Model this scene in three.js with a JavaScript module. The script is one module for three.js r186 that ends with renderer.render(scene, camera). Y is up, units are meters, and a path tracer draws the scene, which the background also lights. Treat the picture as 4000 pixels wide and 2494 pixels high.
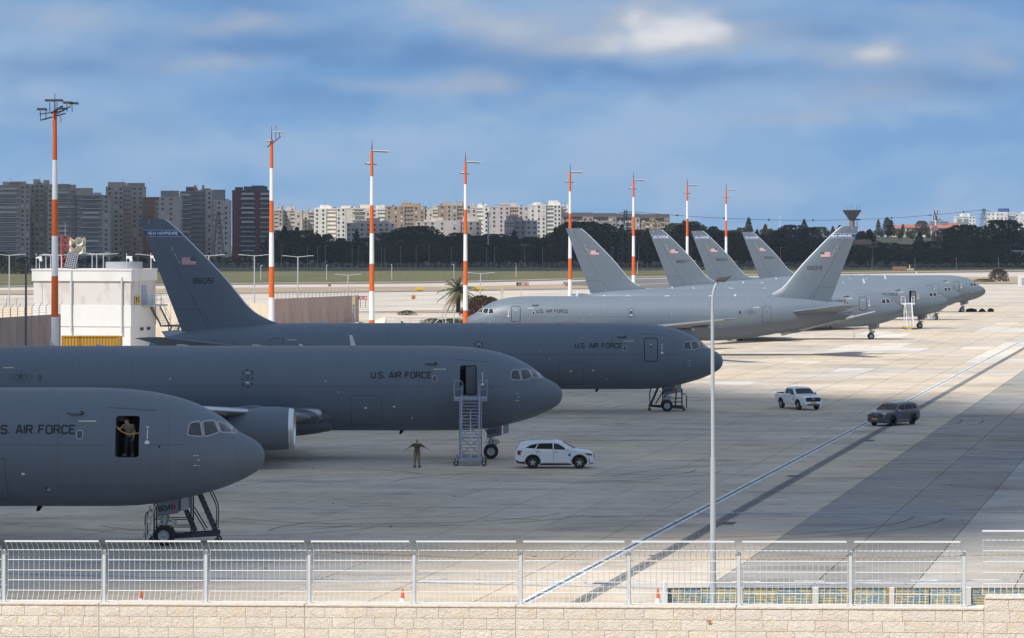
import * as THREE from 'three';
import { mergeGeometries, mergeVertices, toCreasedNormals } from 'three/addons/utils/BufferGeometryUtils.js';
import { RoundedBoxGeometry } from 'three/addons/geometries/RoundedBoxGeometry.js';
import { MarchingCubes } from 'three/addons/objects/MarchingCubes.js';
import { Brush, Evaluator, SUBTRACTION } from 'three-bvh-csg';

// ---------------------------------------------------------------- camera
const F = 12000, H = 13.9, HY = 942, CX = 2000;          // focal length in picture widths of 4000, eye height, horizon row
const scene = new THREE.Scene();
const camera = new THREE.PerspectiveCamera(2 * Math.atan(1247 / F) * 180 / Math.PI, 4000 / 2494, 1, 40000);
camera.position.set(0, H, 0);
camera.lookAt(0, H, -100);
camera.setViewOffset(4000, 2494, 0, 1247 - HY, 4000, 2494);
scene.add(camera);
const renderer = new THREE.WebGLRenderer({ antialias: true });
renderer.toneMapping = THREE.LinearToneMapping;
renderer.toneMappingExposure = 1.0;
renderer.shadowMap.enabled = true;

// ---------------------------------------------------------------- sun
const SUN = new THREE.Vector3(-0.405, 0.81, 0.425).normalize();
const sun = new THREE.DirectionalLight(new THREE.Color(1.0, 0.962, 0.905), 5.0);
sun.position.copy(SUN).multiplyScalar(2500).add(new THREE.Vector3(0, 0, -500));
sun.target.position.set(0, 0, -500);
sun.castShadow = true;
sun.shadow.mapSize.set(4096, 4096);
sun.shadow.radius = 1;
Object.assign(sun.shadow.camera, { left: -500, right: 500, top: 600, bottom: -600, near: 100, far: 5000 });
sun.name = 'sun';
scene.add(sun, sun.target);

// ---------------------------------------------------------------- noise and sky
const rand = (seed) => () => { seed = (seed + 0x6d2b79f5) | 0; let t = Math.imul(seed ^ (seed >>> 15), 1 | seed); t = (t + Math.imul(t ^ (t >>> 7), 61 | t)) ^ t; return ((t ^ (t >>> 14)) >>> 0) / 4294967296; };
const clamp = (x, a = 0, b = 1) => Math.min(b, Math.max(a, x)), lerp = (a, b, t) => a + (b - a) * t;
const sstep = (a, b, x) => { const t = clamp((x - a) / (b - a)); return t * t * (3 - 2 * t); };
const h3 = (x, y, z) => { let n = Math.imul(x, 374761393) + Math.imul(y, 668265263) + Math.imul(z, 2147483647) | 0; n = Math.imul(n ^ (n >>> 13), 1274126177); return ((n ^ (n >>> 16)) >>> 0) / 4294967296; };
function vnoise(x, y, z) {
  const ix = Math.floor(x), iy = Math.floor(y), iz = Math.floor(z); let fx = x - ix, fy = y - iy, fz = z - iz;
  fx = fx * fx * (3 - 2 * fx); fy = fy * fy * (3 - 2 * fy); fz = fz * fz * (3 - 2 * fz);
  const a = lerp(lerp(h3(ix, iy, iz), h3(ix + 1, iy, iz), fx), lerp(h3(ix, iy + 1, iz), h3(ix + 1, iy + 1, iz), fx), fy);
  const b = lerp(lerp(h3(ix, iy, iz + 1), h3(ix + 1, iy, iz + 1), fx), lerp(h3(ix, iy + 1, iz + 1), h3(ix + 1, iy + 1, iz + 1), fx), fy);
  return lerp(a, b, fz);
}
const fbm = (x, y, z, o = 5) => { let s = 0, a = 0.5, n = 0; for (let i = 0; i < o; i++) { s += a * vnoise(x, y, z); n += a; a *= 0.52; x = x * 2.03 + 17.1; y = y * 2.03 + 5.7; z = z * 2.03 + 9.2; } return s / n; };
{
  // broken cumulus over a blue sky: the clouds seen in the frame stand where the photograph has them, the same kind goes on all round
  const W = 4096, R = 2048, data = new Float32Array(W * R * 4);
  const clear = (e) => { const k = Math.pow(clamp(1 - e / 0.15), 1.5); return [lerp(0.130, 0.235, k), lerp(0.285, 0.43, k), lerp(0.57, 0.70, k)]; };
  const PUFFS = [[1540, 75, 210, 50, 0.17], [1690, 50, 150, 38, 0.12], [1450, 115, 150, 26, 0.08], [2080, 140, 120, 42, 0.15], [2100, 225, 120, 36, 0.07], [2330, 135, 80, 40, 0.08], [1250, 60, 120, 50, 0.07], [1080, 35, 120, 40, 0.08], [480, 78, 190, 26, 0.10], [500, 168, 130, 24, 0.10], [640, 50, 90, 30, 0.06], [150, 40, 190, 40, 0.07], [900, 205, 140, 18, 0.06], [1130, 185, 110, 28, 0.09], [1300, 245, 110, 20, 0.06], [60, 240, 110, 24, 0.06], [1950, 285, 260, 24, 0.06], [420, 320, 110, 30, 0.05], [1900, 110, 60, 30, 0.05], [2250, 40, 160, 30, 0.04], [800, 60, 60, 20, 0.04], [450, 290, 260, 90, -0.07], [1650, 400, 200, 80, -0.05]];
  const BASES = [[700, 125, 380, 36, 0.75], [140, 165, 210, 34, 0.8], [1700, 185, 260, 30, 0.7], [600, 15, 160, 24, 0.5], [1000, 95, 190, 32, 0.5], [1930, 60, 180, 30, 0.55], [2250, 205, 180, 36, 0.7], [200, 300, 260, 40, 0.3], [1400, 175, 200, 28, 0.6], [760, 245, 240, 30, 0.35], [1250, 130, 150, 30, 0.4]];
  const frameSum = (list, px, py) => { let s = 0; for (const [x, y, rx, ry, a] of list) { const u = (px - x) / rx, v = (py - y) / ry, q = u * u + v * v; if (q < 6) s += a * Math.exp(-q); } return s; };
  for (let r = 0; r < R; r++) {
    const el = ((r + 0.5) / R - 0.5) * Math.PI, y = Math.sin(el), c = Math.cos(el), base = clear(Math.max(0, el)), fine = el < 0.12;
    for (let q = 0; q < W; q++) {
      const o = (r * W + q) * 4; let col = base;
      if (el > -0.004) {
        if (!fine && q % 4) { for (let k = 0; k < 3; k++) data[o + k] = data[o - 4 + k]; data[o + 3] = 1; continue; }
        const az = ((q + 0.5) / W - 0.5) * 2 * Math.PI, x = Math.cos(az) * c, z = Math.sin(az) * c;
        const wx = fbm(x * 40 + 3, y * 90, z * 40, 4) - 0.5, wy = fbm(x * 40 + 31, y * 90, z * 40 + 7, 4) - 0.5, yy = y * 2.5 + wy * 0.022;
        const n = fbm(x * 30 + wx * 0.9 + 11.3, yy * 30, z * 30 + 4.1, fine ? 8 : 5), big = fbm(x * 6 + 40, yy * 9 + 2.2, z * 6, 3);
        let bias = 0.075, dark = 0, inF = 0, puff = 0;
        if (fine && z < -0.9) {
          const ax = x / -z, px = (2000 + 12000 * ax) * 0.60625 + wx * 170, py = (942 - 12000 * y / Math.hypot(x, z)) * 0.60625 + wy * 90;
          inF = sstep(-900, -300, px) * (1 - sstep(2700, 3300, px)); puff = Math.max(0, frameSum(PUFFS, px, py)); dark = inF * frameSum(BASES, px, py);
        }
        const dn = 0.53 + (n - 0.5) * 1.5 + (big - 0.5) * 0.22 + bias, ragged = sstep(0.30, 0.66, n);
        const dens = lerp(sstep(0.50, 0.80, dn) * sstep(0.004, 0.03, el) * 0.95, clamp(puff * 6.4) * lerp(0.22, 1.0, ragged), inF);
        const up = 0.53 + (fbm(x * 30 + wx * 0.9 + 11.3, (yy + 0.022) * 30, z * 30 + 4.1, 5) - 0.5) * 1.5 + (big - 0.5) * 0.22 + bias, shade = lerp(sstep(0.47, 0.75, up + 0.35 * (0.52 - dn)), 0.62 - 0.62 * sstep(0.10, 0.24, puff + (n - 0.5) * 0.25), inF);
        const lit = [lerp(0.74, 0.30, shade), lerp(0.75, 0.345, shade), lerp(0.78, 0.43, shade)];
        const veil = sstep(0.34, 0.70, fbm(x * 34 + 70 + wx, y * 110 + wy * 2.4, z * 34, 7)) * lerp(0.55, 0.75, inF), patch = sstep(0.40, 0.64, fbm(x * 13 + 5 + wx * 0.5, y * 38 + wy, z * 13 + 2, 5));
        dark = clamp(dark * (0.65 + 0.8 * (n - 0.2)));
        col = base.map((b, k) => lerp(lerp(lerp(b, [0.375, 0.515, 0.71][k], clamp(veil * 0.45 + patch * 0.38)), [0.098, 0.225, 0.475][k], dark * 0.8), lit[k], dens));
      }
      data[o] = col[0]; data[o + 1] = col[1]; data[o + 2] = col[2]; data[o + 3] = 1;
    }
  }
  const sky = new THREE.DataTexture(data, W, R, THREE.RGBAFormat, THREE.FloatType);
  sky.mapping = THREE.EquirectangularReflectionMapping; sky.magFilter = THREE.LinearFilter; sky.needsUpdate = true;
  scene.background = sky; scene.environment = sky;
}
// ---------------------------------------------------------------- helpers
const V = (x, y, z) => new THREE.Vector3(x, y, z), PI = Math.PI, rad = (a) => a * PI / 180;
const at = (px, py, d) => V((px - CX) * d / F, H - (py - HY) * d / F, -d);     // picture point and distance to a place in the world (metres)
const gd = (py) => F * H / (py - HY);                                          // distance of level ground seen at a picture row
const used = new Map();
const numbered = (n) => { const k = used.get(n) ?? 0; used.set(n, k + 1); return k ? n + '_' + String(k).padStart(3, '0') : n; };
const tag = (o, label, category, group) => { o.userData = { ...o.userData, label, category }; if (group) o.userData.group = group; return o; };
function shadows(o) { o.castShadow = o.receiveShadow = true; return o; }
function part(name, g, m, parent) { const o = shadows(new THREE.Mesh(g, m)); o.name = name; parent.add(o); return o; }
function group(name, parent) { const o = new THREE.Group(); o.name = name; parent.add(o); return o; }
function thing(name, label, category, p = [0, 0, 0], ry = 0, grp) { const o = new THREE.Group(); o.name = numbered(name); o.position.set(...p); o.rotation.y = ry; scene.add(o); return tag(o, label, category, grp); }
function solo(name, g, m, label, category, grp) { const o = shadows(new THREE.Mesh(g, m)); o.name = numbered(name); scene.add(o); return tag(o, label, category, grp); }
function struct(name, g, m) { const o = shadows(new THREE.Mesh(g, m)); o.name = numbered(name); o.userData.kind = 'structure'; scene.add(o); return o; }
function stuff(name, g, m, label, category) { const o = solo(name, g, m, label, category); o.userData.kind = 'stuff'; return o; }
function copy(o, p, ry, label, grp) { const c = o.clone(); c.name = numbered(o.name.replace(/_\d{3}$/, '')); c.position.set(...p); c.rotation.y = ry; c.userData = { ...o.userData }; if (label) c.userData.label = label; if (grp) c.userData.group = grp; scene.add(c); return c; }

const mcache = new Map();
function mat(r, g, b, rough = 0.8, metal = 0, more) {
  const key = more ? null : [r, g, b, rough, metal].join();
  if (key && mcache.has(key)) return mcache.get(key);
  const m = new THREE.MeshPhysicalMaterial({ roughness: rough, metalness: metal, ...more });
  m.color.setRGB(r, g, b);
  if (key) mcache.set(key, m);
  return m;
}
const glassMat = (r, g, b) => mat(r, g, b, 0.06, 0, { clearcoat: 1, clearcoatRoughness: 0.03, ior: 1.5 });

function prep(g) { if (g.index) g = g.toNonIndexed(); if (!g.attributes.normal) g.computeVertexNormals(); if (!g.attributes.uv) g.setAttribute('uv', new THREE.BufferAttribute(new Float32Array(g.attributes.position.count * 2), 2)); for (const k of Object.keys(g.attributes)) if (!['position', 'normal', 'uv'].includes(k)) g.deleteAttribute(k); return g; }
const join = (list) => { const l = list.flat(9).map(prep); return l.length === 1 ? l[0] : mergeGeometries(l); };
const box = (w, h, d, x = 0, y = 0, z = 0, ry = 0) => { const g = new THREE.BoxGeometry(w, h, d); if (ry) g.rotateY(ry); return g.translate(x, y, z); };
const cbox = (w, h, d, x = 0, y = 0, z = 0, c = 0.02) => new RoundedBoxGeometry(w, h, d, 1, c).translate(x, y, z);
const span = (x0, x1, y0, y1, z0, z1) => box(x1 - x0, y1 - y0, z1 - z0, (x0 + x1) / 2, (y0 + y1) / 2, (z0 + z1) / 2);
const A = (p) => p.isVector3 ? p : V(...p);
function bar(p, q, r, r2 = r, n = 6) {              // round bar from p to q
  p = A(p); q = A(q); const d = q.clone().sub(p), L = d.length();
  const g = new THREE.CylinderGeometry(r2, r, L, n, 1); g.translate(0, L / 2, 0);
  g.applyQuaternion(new THREE.Quaternion().setFromUnitVectors(V(0, 1, 0), d.normalize())); return g.translate(p.x, p.y, p.z);
}
function beam(p, q, w, h = w) {                     // square bar from p to q
  p = A(p); q = A(q); const d = q.clone().sub(p), L = d.length(); d.normalize();
  const g = new THREE.BoxGeometry(w, L, h); g.translate(0, L / 2, 0);
  const up = Math.abs(d.y) > 0.95 ? V(1, 0, 0) : V(0, 1, 0), s = up.clone().cross(d).normalize(), n = d.clone().cross(s).negate();
  if (Math.abs(d.y) > 0.9999) g.applyQuaternion(new THREE.Quaternion().setFromUnitVectors(V(0, 1, 0), d));
  else g.applyMatrix4(new THREE.Matrix4().makeBasis(s, d, n));
  return g.translate(p.x, p.y, p.z);
}
const tube = (pts, r, n = 6, seg) => new THREE.TubeGeometry(new THREE.CatmullRomCurve3(pts.map(A)), seg ?? pts.length * 6, r, n);
const lathe = (pts, n = 24) => new THREE.LatheGeometry(pts.map(([r, y]) => new THREE.Vector2(r, y)), n);
const latheX = (pts, n = 32) => lathe(pts, n).rotateZ(-PI / 2);         // the axis along +x
const ball = (r, x, y, z, n = 12) => new THREE.SphereGeometry(r, n, Math.ceil(n * 0.7)).translate(x, y, z);
function poly(pts, depth, bevel = 0) {              // outline in x, y; thickness along z, centred
  const s = new THREE.Shape(pts.map(([x, y]) => new THREE.Vector2(x, y)));
  const g = new THREE.ExtrudeGeometry(s, { depth: depth - 2 * bevel, bevelEnabled: bevel > 0, bevelSize: bevel, bevelThickness: bevel, bevelOffset: -bevel, bevelSegments: 2 });
  return g.translate(0, 0, -depth / 2 + bevel);
}
function uvm(g, k = 1, o = 0) {                     // uv in metres by the face's main direction
  g = prep(g); const p = g.attributes.position, n = g.attributes.normal, uv = new Float32Array(p.count * 2);
  for (let i = 0; i < p.count; i++) {
    const ax = Math.abs(n.getX(i)), ay = Math.abs(n.getY(i)), az = Math.abs(n.getZ(i));
    if (ay >= ax && ay >= az) { uv[i * 2] = p.getX(i) * k + o; uv[i * 2 + 1] = p.getZ(i) * k + o; }
    else if (ax > az) { uv[i * 2] = p.getZ(i) * k + o; uv[i * 2 + 1] = p.getY(i) * k + o; }
    else { uv[i * 2] = p.getX(i) * k + o; uv[i * 2 + 1] = p.getY(i) * k + o; }
  }
  g.setAttribute('uv', new THREE.BufferAttribute(uv, 2)); return g;
}
// piecewise curve through a table, monotone cubic
function curve(t) {
  const n = t.length, m = new Array(n), d = [];
  for (let i = 0; i < n - 1; i++) d.push((t[i + 1][1] - t[i][1]) / (t[i + 1][0] - t[i][0]));
  m[0] = d[0]; m[n - 1] = d[n - 2];
  for (let i = 1; i < n - 1; i++) m[i] = d[i - 1] * d[i] <= 0 ? 0 : 2 * d[i - 1] * d[i] / (d[i - 1] + d[i]);
  return (x) => {
    if (x <= t[0][0]) return t[0][1]; if (x >= t[n - 1][0]) return t[n - 1][1];
    let i = 0; while (x > t[i + 1][0]) i++;
    const h = t[i + 1][0] - t[i][0], s = (x - t[i][0]) / h, s2 = s * s, s3 = s2 * s;
    return t[i][1] * (2 * s3 - 3 * s2 + 1) + m[i] * h * (s3 - 2 * s2 + s) + t[i + 1][1] * (3 * s2 - 2 * s3) + m[i + 1] * h * (s3 - s2);
  };
}
// a sheet of quads from a grid of points: rows[i][j] = Vector3
function sheet(rows, closed = false, uv) {
  const a = rows.length, b = rows[0].length, P = [], U = [], I = [];
  rows.forEach((r, i) => r.forEach((p, j) => { P.push(p.x, p.y, p.z); const q = uv ? uv(p, i, j) : [j / (b - 1), i / (a - 1)]; U.push(...q); }));
  for (let i = 0; i < a - 1; i++) for (let j = 0; j < (closed ? b : b - 1); j++) { const k = (j + 1) % b; I.push(i * b + j, (i + 1) * b + j, i * b + k, i * b + k, (i + 1) * b + j, (i + 1) * b + k); }
  const g = new THREE.BufferGeometry();
  g.setAttribute('position', new THREE.Float32BufferAttribute(P, 3)); g.setAttribute('uv', new THREE.Float32BufferAttribute(U, 2)); g.setIndex(I); g.computeVertexNormals();
  return g;
}
// tileable noise textures; v(x, y) in 0..1 gives a grey or rgb factor
function tex(size, fn, { srgb = false, repeat = 1, h = size } = {}) {
  const d = new Uint8Array(size * h * 4);
  for (let y = 0; y < h; y++) for (let x = 0; x < size; x++) { const v = fn(x / size, y / h), o = (y * size + x) * 4, c = typeof v === 'number' ? [v, v, v] : v; for (let k = 0; k < 3; k++) d[o + k] = clamp(c[k]) * 255; d[o + 3] = 255; }
  const t = new THREE.DataTexture(d, size, h); t.wrapS = t.wrapT = THREE.RepeatWrapping; t.magFilter = THREE.LinearFilter; t.minFilter = THREE.LinearMipmapLinearFilter; t.generateMipmaps = true;
  if (srgb) t.colorSpace = THREE.SRGBColorSpace; t.repeat.set(repeat, repeat); t.needsUpdate = true; return t;
}
const ph = (x, p) => ((x % p) + p) % p;
function tnoise(x, y, px, py, s) {                   // value noise that repeats after px, py cells
  const ix = Math.floor(x), iy = Math.floor(y); let fx = x - ix, fy = y - iy; fx = fx * fx * (3 - 2 * fx); fy = fy * fy * (3 - 2 * fy);
  const a = ph(ix, px), b = ph(ix + 1, px), c = ph(iy, py), d = ph(iy + 1, py);
  return lerp(lerp(h3(a, c, s), h3(b, c, s), fx), lerp(h3(a, d, s), h3(b, d, s), fx), fy);
}
const tfbm = (u, v, nx, ny, s = 1, o = 5) => { let r = 0, a = 0.5, t = 0; for (let i = 0; i < o; i++) { r += a * tnoise(u * nx, v * ny, nx, ny, s + i); t += a; a *= 0.55; nx *= 2; ny *= 2; } return r / t; };
// block lettering made of strokes: [width, polylines]
const O_ = [[0, 0.15], [0, 0.85], [0.12, 1], [0.48, 1], [0.6, 0.85], [0.6, 0.15], [0.48, 0], [0.12, 0], [0, 0.15]];
const GLYPH = {
  U: [0.6, [[0, 1], [0, 0.15], [0.12, 0], [0.48, 0], [0.6, 0.15], [0.6, 1]]], S: [0.6, [[0.6, 0.82], [0.6, 0.88], [0.48, 1], [0.12, 1], [0, 0.86], [0, 0.66], [0.12, 0.53], [0.48, 0.47], [0.6, 0.34], [0.6, 0.14], [0.48, 0], [0.12, 0], [0, 0.12], [0, 0.18]]],
  A: [0.64, [[0, 0], [0.27, 1], [0.37, 1], [0.64, 0]], [[0.16, 0.3], [0.48, 0.3]]], I: [0.0, [[0, 0], [0, 1]]], R: [0.6, [[0, 0], [0, 1], [0.46, 1], [0.58, 0.87], [0.58, 0.62], [0.46, 0.5], [0.07, 0.5]], [[0.36, 0.43], [0.6, 0]]],
  F: [0.55, [[0.55, 1], [0, 1], [0, 0]], [[0.07, 0.52], [0.45, 0.52]]], O: [0.6, O_], C: [0.6, [[0.6, 0.78], [0.6, 0.86], [0.48, 1], [0.12, 1], [0, 0.85], [0, 0.15], [0.12, 0], [0.48, 0], [0.6, 0.14], [0.6, 0.22]]],
  E: [0.55, [[0.55, 1], [0, 1], [0, 0], [0.55, 0]], [[0.07, 0.52], [0.45, 0.52]]], N: [0.6, [[0, 0], [0, 1], [0.6, 0], [0.6, 1]]], W: [0.85, [[0, 1], [0.18, 0], [0.42, 0.75], [0.66, 0], [0.85, 1]]],
  H: [0.6, [[0, 0], [0, 1]], [[0.6, 0], [0.6, 1]], [[0.07, 0.5], [0.53, 0.5]]], M: [0.75, [[0, 0], [0, 1], [0.37, 0.25], [0.75, 1], [0.75, 0]]], P: [0.58, [[0, 0], [0, 1], [0.46, 1], [0.58, 0.87], [0.58, 0.58], [0.46, 0.45], [0.07, 0.45]]],
  0: [0.6, O_], 1: [0.1, [[0, 0], [0, 1]]], 2: [0.6, [[0, 0.85], [0.12, 1], [0.48, 1], [0.6, 0.85], [0.6, 0.62], [0, 0.15], [0, 0], [0.6, 0]]], 3: [0.6, [[0, 0.88], [0.12, 1], [0.48, 1], [0.6, 0.86], [0.6, 0.64], [0.46, 0.52], [0.6, 0.38], [0.6, 0.14], [0.48, 0], [0.12, 0], [0, 0.12]], [[0.2, 0.52], [0.4, 0.52]]],
  4: [0.6, [[0.46, 0], [0.46, 1], [0, 0.3], [0.4, 0.3]]], 5: [0.6, [[0.58, 1], [0, 1], [0, 0.55], [0.45, 0.58], [0.6, 0.44], [0.6, 0.14], [0.48, 0], [0.12, 0], [0, 0.12]]], 6: [0.6, [[0.58, 0.88], [0.48, 1], [0.12, 1], [0, 0.85], [0, 0.15], [0.12, 0], [0.48, 0], [0.6, 0.14], [0.6, 0.42], [0.48, 0.55], [0.07, 0.55]]],
  7: [0.6, [[0, 1], [0.6, 1], [0.2, 0]]], 8: [0.6, [[0.12, 0.52], [0, 0.64], [0, 0.86], [0.12, 1], [0.48, 1], [0.6, 0.86], [0.6, 0.64], [0.48, 0.52], [0.6, 0.4], [0.6, 0.14], [0.48, 0], [0.12, 0], [0, 0.14], [0, 0.4], [0.12, 0.52]], [[0.18, 0.52], [0.42, 0.52]]],
  '-': [0.45, [[0, 0.5], [0.45, 0.5]]], '.': [0.05, [[0, 0], [0, 0.12]]], ' ': [0.25],
};
function strip(pts, t, closed = false) {             // flat ribbon of width t along a polyline in x, y, mitred
  const n = pts.length, L = [], R = [], P = [], I = [];
  for (let i = 0; i < n; i++) {
    const p = pts[i], a = i ? pts[i - 1] : closed ? pts[n - 2] : null, b = i < n - 1 ? pts[i + 1] : closed ? pts[1] : null;
    const u = a && [p[0] - a[0], p[1] - a[1]], v = b && [b[0] - p[0], b[1] - p[1]];
    const nu = u && [-u[1] / Math.hypot(...u), u[0] / Math.hypot(...u)], nv = v && [-v[1] / Math.hypot(...v), v[0] / Math.hypot(...v)];
    let m = nu && nv ? [nu[0] + nv[0], nu[1] + nv[1]] : nu ?? nv, l = Math.hypot(...m); m = [m[0] / l, m[1] / l];
    const k = t / 2 / Math.max(0.4, nu ? m[0] * nu[0] + m[1] * nu[1] : 1);
    L.push([p[0] + m[0] * k, p[1] + m[1] * k]); R.push([p[0] - m[0] * k, p[1] - m[1] * k]);
  }
  for (let i = 0; i < n; i++) P.push(...L[i], 0, ...R[i], 0);
  for (let i = 0; i < n - 1; i++) I.push(2 * i, 2 * i + 1, 2 * i + 2, 2 * i + 2, 2 * i + 1, 2 * i + 3);
  const g = new THREE.BufferGeometry(); g.setAttribute('position', new THREE.Float32BufferAttribute(P, 3)); g.setIndex(I); g.computeVertexNormals(); return g;
}
const isLoop = (l) => l.length > 3 && l[0][0] === l[l.length - 1][0] && l[0][1] === l[l.length - 1][1];
function lettering(text, h, t, gap = 0.24) {          // flat letters starting at the origin; returns { g, w }
  let x = 0; const out = [];
  for (const ch of text) { const [w, ...lines] = GLYPH[ch]; for (const l of lines) out.push(strip(l.map(([a, b]) => [(x + a) * h, b * (h - t) + t / 2]), t, isLoop(l))); x += w + gap; }
  return { g: join(out), w: (x - gap) * h };
}
function dense(g, max) {                              // split triangles until no edge is longer than max, so that a flat shape can be laid on a curved skin
  let p = Array.from(prep(g).attributes.position.array), again = true;
  while (again) {
    again = false; const q = [];
    for (let i = 0; i < p.length; i += 9) {
      const v = [0, 3, 6].map((k) => [p[i + k], p[i + k + 1]]), e = [0, 1, 2].map((k) => Math.hypot(v[k][0] - v[(k + 1) % 3][0], v[k][1] - v[(k + 1) % 3][1])), m = Math.max(...e);
      if (m > max && p.length < 400000) { again = true; const k = e.indexOf(m), a = v[k], b = v[(k + 1) % 3], c = v[(k + 2) % 3], h = [(a[0] + b[0]) / 2, (a[1] + b[1]) / 2]; q.push(...a, 0, ...h, 0, ...c, 0, ...h, 0, ...b, 0, ...c, 0); } else q.push(...p.slice(i, i + 9));
    }
    p = q;
  }
  const o = new THREE.BufferGeometry(); o.setAttribute('position', new THREE.Float32BufferAttribute(p, 3)); return o;
}
function drape(g, zf, off, max = 0.3) {               // lay a flat shape (x, y) on the skin z = zf(x, y); off < 0 side is the other flank
  g = dense(g, max); const p = g.attributes.position;
  for (let i = 0; i < p.count; i++) p.setZ(i, zf(p.getX(i), p.getY(i)) + off);
  g.computeVertexNormals(); return prep(g);
}
const flat = (pts) => new THREE.ShapeGeometry(new THREE.Shape(pts.map(([x, y]) => new THREE.Vector2(x, y))));
const disc = (r, x, y, n = 16) => new THREE.CircleGeometry(r, n).translate(x, y, 0);
function rrect(x0, x1, y0, y1, r, n = 4) { const o = [], c = [[x1 - r, y1 - r, 0], [x0 + r, y1 - r, 90], [x0 + r, y0 + r, 180], [x1 - r, y0 + r, 270]]; for (const [x, y, a] of c) for (let k = 0; k <= n; k++) { const b = rad(a + 90 * k / n); o.push([x + r * Math.cos(b), y + r * Math.sin(b)]); } return o; }
const outline = (x0, x1, y0, y1, r, t) => { const l = rrect(x0, x1, y0, y1, r); return strip([...l, l[0]], t, true); };
// ---------------------------------------------------------------- ground
const PHI = Math.atan(0.228), SP = Math.sin(PHI), CP = Math.cos(PHI);
const ab = (a, b) => V(a * SP + b * CP, 0, -(a * CP - b * SP));          // a: along the slab lanes, b: across them
const toAB = (X, d) => [X * SP + d * CP, X * CP - d * SP];
const concreteTex = tex(1024, (u, v) => {       // a tile of 64 m: broad weathering, rain streaks, rubber and oil stains, grit
  const broad = tfbm(u, v, 4, 5, 21, 4), blot = tfbm(u, v, 14, 22, 27, 5), fine = tfbm(u, v, 90, 110, 31, 4), stain = sstep(0.57, 0.74, tfbm(u, v, 10, 26, 41, 5)), spots = sstep(0.68, 0.80, tfbm(u, v, 60, 60, 45, 3)), brush = tfbm(u, v, 12, 200, 51, 3), grit = tnoise(u * 512, v * 512, 512, 512, 61);
  const k = 0.82 + 0.34 * (broad - 0.5) + 0.34 * (blot - 0.5) + 0.24 * (fine - 0.5) + 0.22 * (brush - 0.5) + 0.07 * (grit - 0.5) - 0.18 * stain - 0.10 * spots;
  const warm = 0.22 * (tfbm(u, v, 6, 8, 71, 4) - 0.5);
  return [k * (1 + warm), k, k * (1 - warm * 1.5)];
});
concreteTex.repeat.set(1 / 64, 1 / 64);
const earthTex = tex(512, (u, v) => { const k = 0.74 + 0.5 * (tfbm(u, v, 6, 6, 5, 6) - 0.5) + 0.2 * (tfbm(u, v, 60, 60, 8, 3) - 0.5); const g = sstep(0.52, 0.7, tfbm(u, v, 12, 12, 91, 5)); return [k * lerp(1, 0.72, g), k * lerp(1, 0.84, g), k * lerp(1, 0.62, g)]; });
const grassTex = tex(512, (u, v) => { const k = 0.7 + 0.95 * (tfbm(u, v, 10, 10, 5, 6) - 0.5) + 0.3 * (tfbm(u, v, 100, 100, 8, 3) - 0.5), dry = sstep(0.48, 0.7, tfbm(u, v, 7, 7, 33, 5)); return [k * lerp(0.92, 1.25, dry), k, k * lerp(0.85, 0.9, dry)]; });
const EARTH = mat(0.50, 0.37, 0.255, 0.95, 0, { map: earthTex }), GRASS = mat(0.15, 0.138, 0.052, 0.95, 0, { map: grassTex });
const CONC = mat(0.53, 0.475, 0.41, 0.9, 0, { map: concreteTex }), ASPHALT = mat(0.17, 0.165, 0.16, 0.9, 0, { map: concreteTex }), PALE = mat(0.61, 0.535, 0.445, 0.9, 0, { map: concreteTex });
const setUV = (g, k) => { const p = g.attributes.position, uv = new Float32Array(p.count * 2); for (let i = 0; i < p.count; i++) { uv[2 * i] = p.getX(i) * k; uv[2 * i + 1] = p.getZ(i) * k; } g.setAttribute('uv', new THREE.BufferAttribute(uv, 2)); return g; };
struct('ground', setUV(new THREE.PlaneGeometry(60000, 60000, 60, 60).rotateX(-PI / 2).translate(0, -0.10, 0), 1 / 60), EARTH);
// level sheet between two curves given as picture rows of the near and far edge
function band(name, near, far, m, y, k = 1, x0 = -400, x1 = 4400, n = 48) {
  const a = curve(near), b = curve(far), rows = [[], [], [], [], []];
  for (let i = 0; i <= n; i++) { const x = lerp(x0, x1, i / n), da = gd(a(x)), db = gd(b(x)); for (let r = 0; r < 5; r++) { const d = lerp(da, db, r / 4); rows[r].push(V((x - CX) * d / F, y, -d)); } }
  return struct(name, sheet(rows, false, (p) => [p.x * k, p.z * k]), m);
}
const B1 = [[-400, 1119], [0, 1115], [1000, 1104], [1700, 1098], [2600, 1077], [3500, 1060], [4400, 1050]];
band('grass_field', B1, B1.map(([x]) => [x, 1022]), GRASS, -0.05, 1 / 70);
const off = (t, k) => t.map(([x, y]) => [x, y + (typeof k === 'number' ? k : k(x))]);
band('perimeter_road', off(B1, 5), off(B1, 3), ASPHALT, -0.055);
const B2 = off(B1, 8), B3 = off(B1, (x) => 20 + 6 * sstep(1200, 2600, x));
band('far_taxiway', B3, B2, PALE, -0.05);
band('taxiway_shoulder', off(B2, 1), off(B2, -2.5), ASPHALT, -0.045);
const B4 = [[-400, 1156], [0, 1151], [1000, 1145], [1700, 1137], [2300, 1128], [2700, 1122], [3300, 1112], [3900, 1108], [4400, 1104]];
band('taxiway', [[-400, 1236], [1000, 1222], [1700, 1213], [2300, 1204], [3200, 1200], [4400, 1190]], B4, PALE, -0.05);
band('taxiway_edge', off(B4, 2), off(B4, -2), ASPHALT, -0.045);
band('asphalt_turnoff', [[2150, 1108], [2500, 1124], [2900, 1126], [3400, 1112]], [[2150, 1104], [2500, 1090], [2900, 1084], [3400, 1074]], ASPHALT, -0.04, 1, 2200, 3400, 20);
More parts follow.
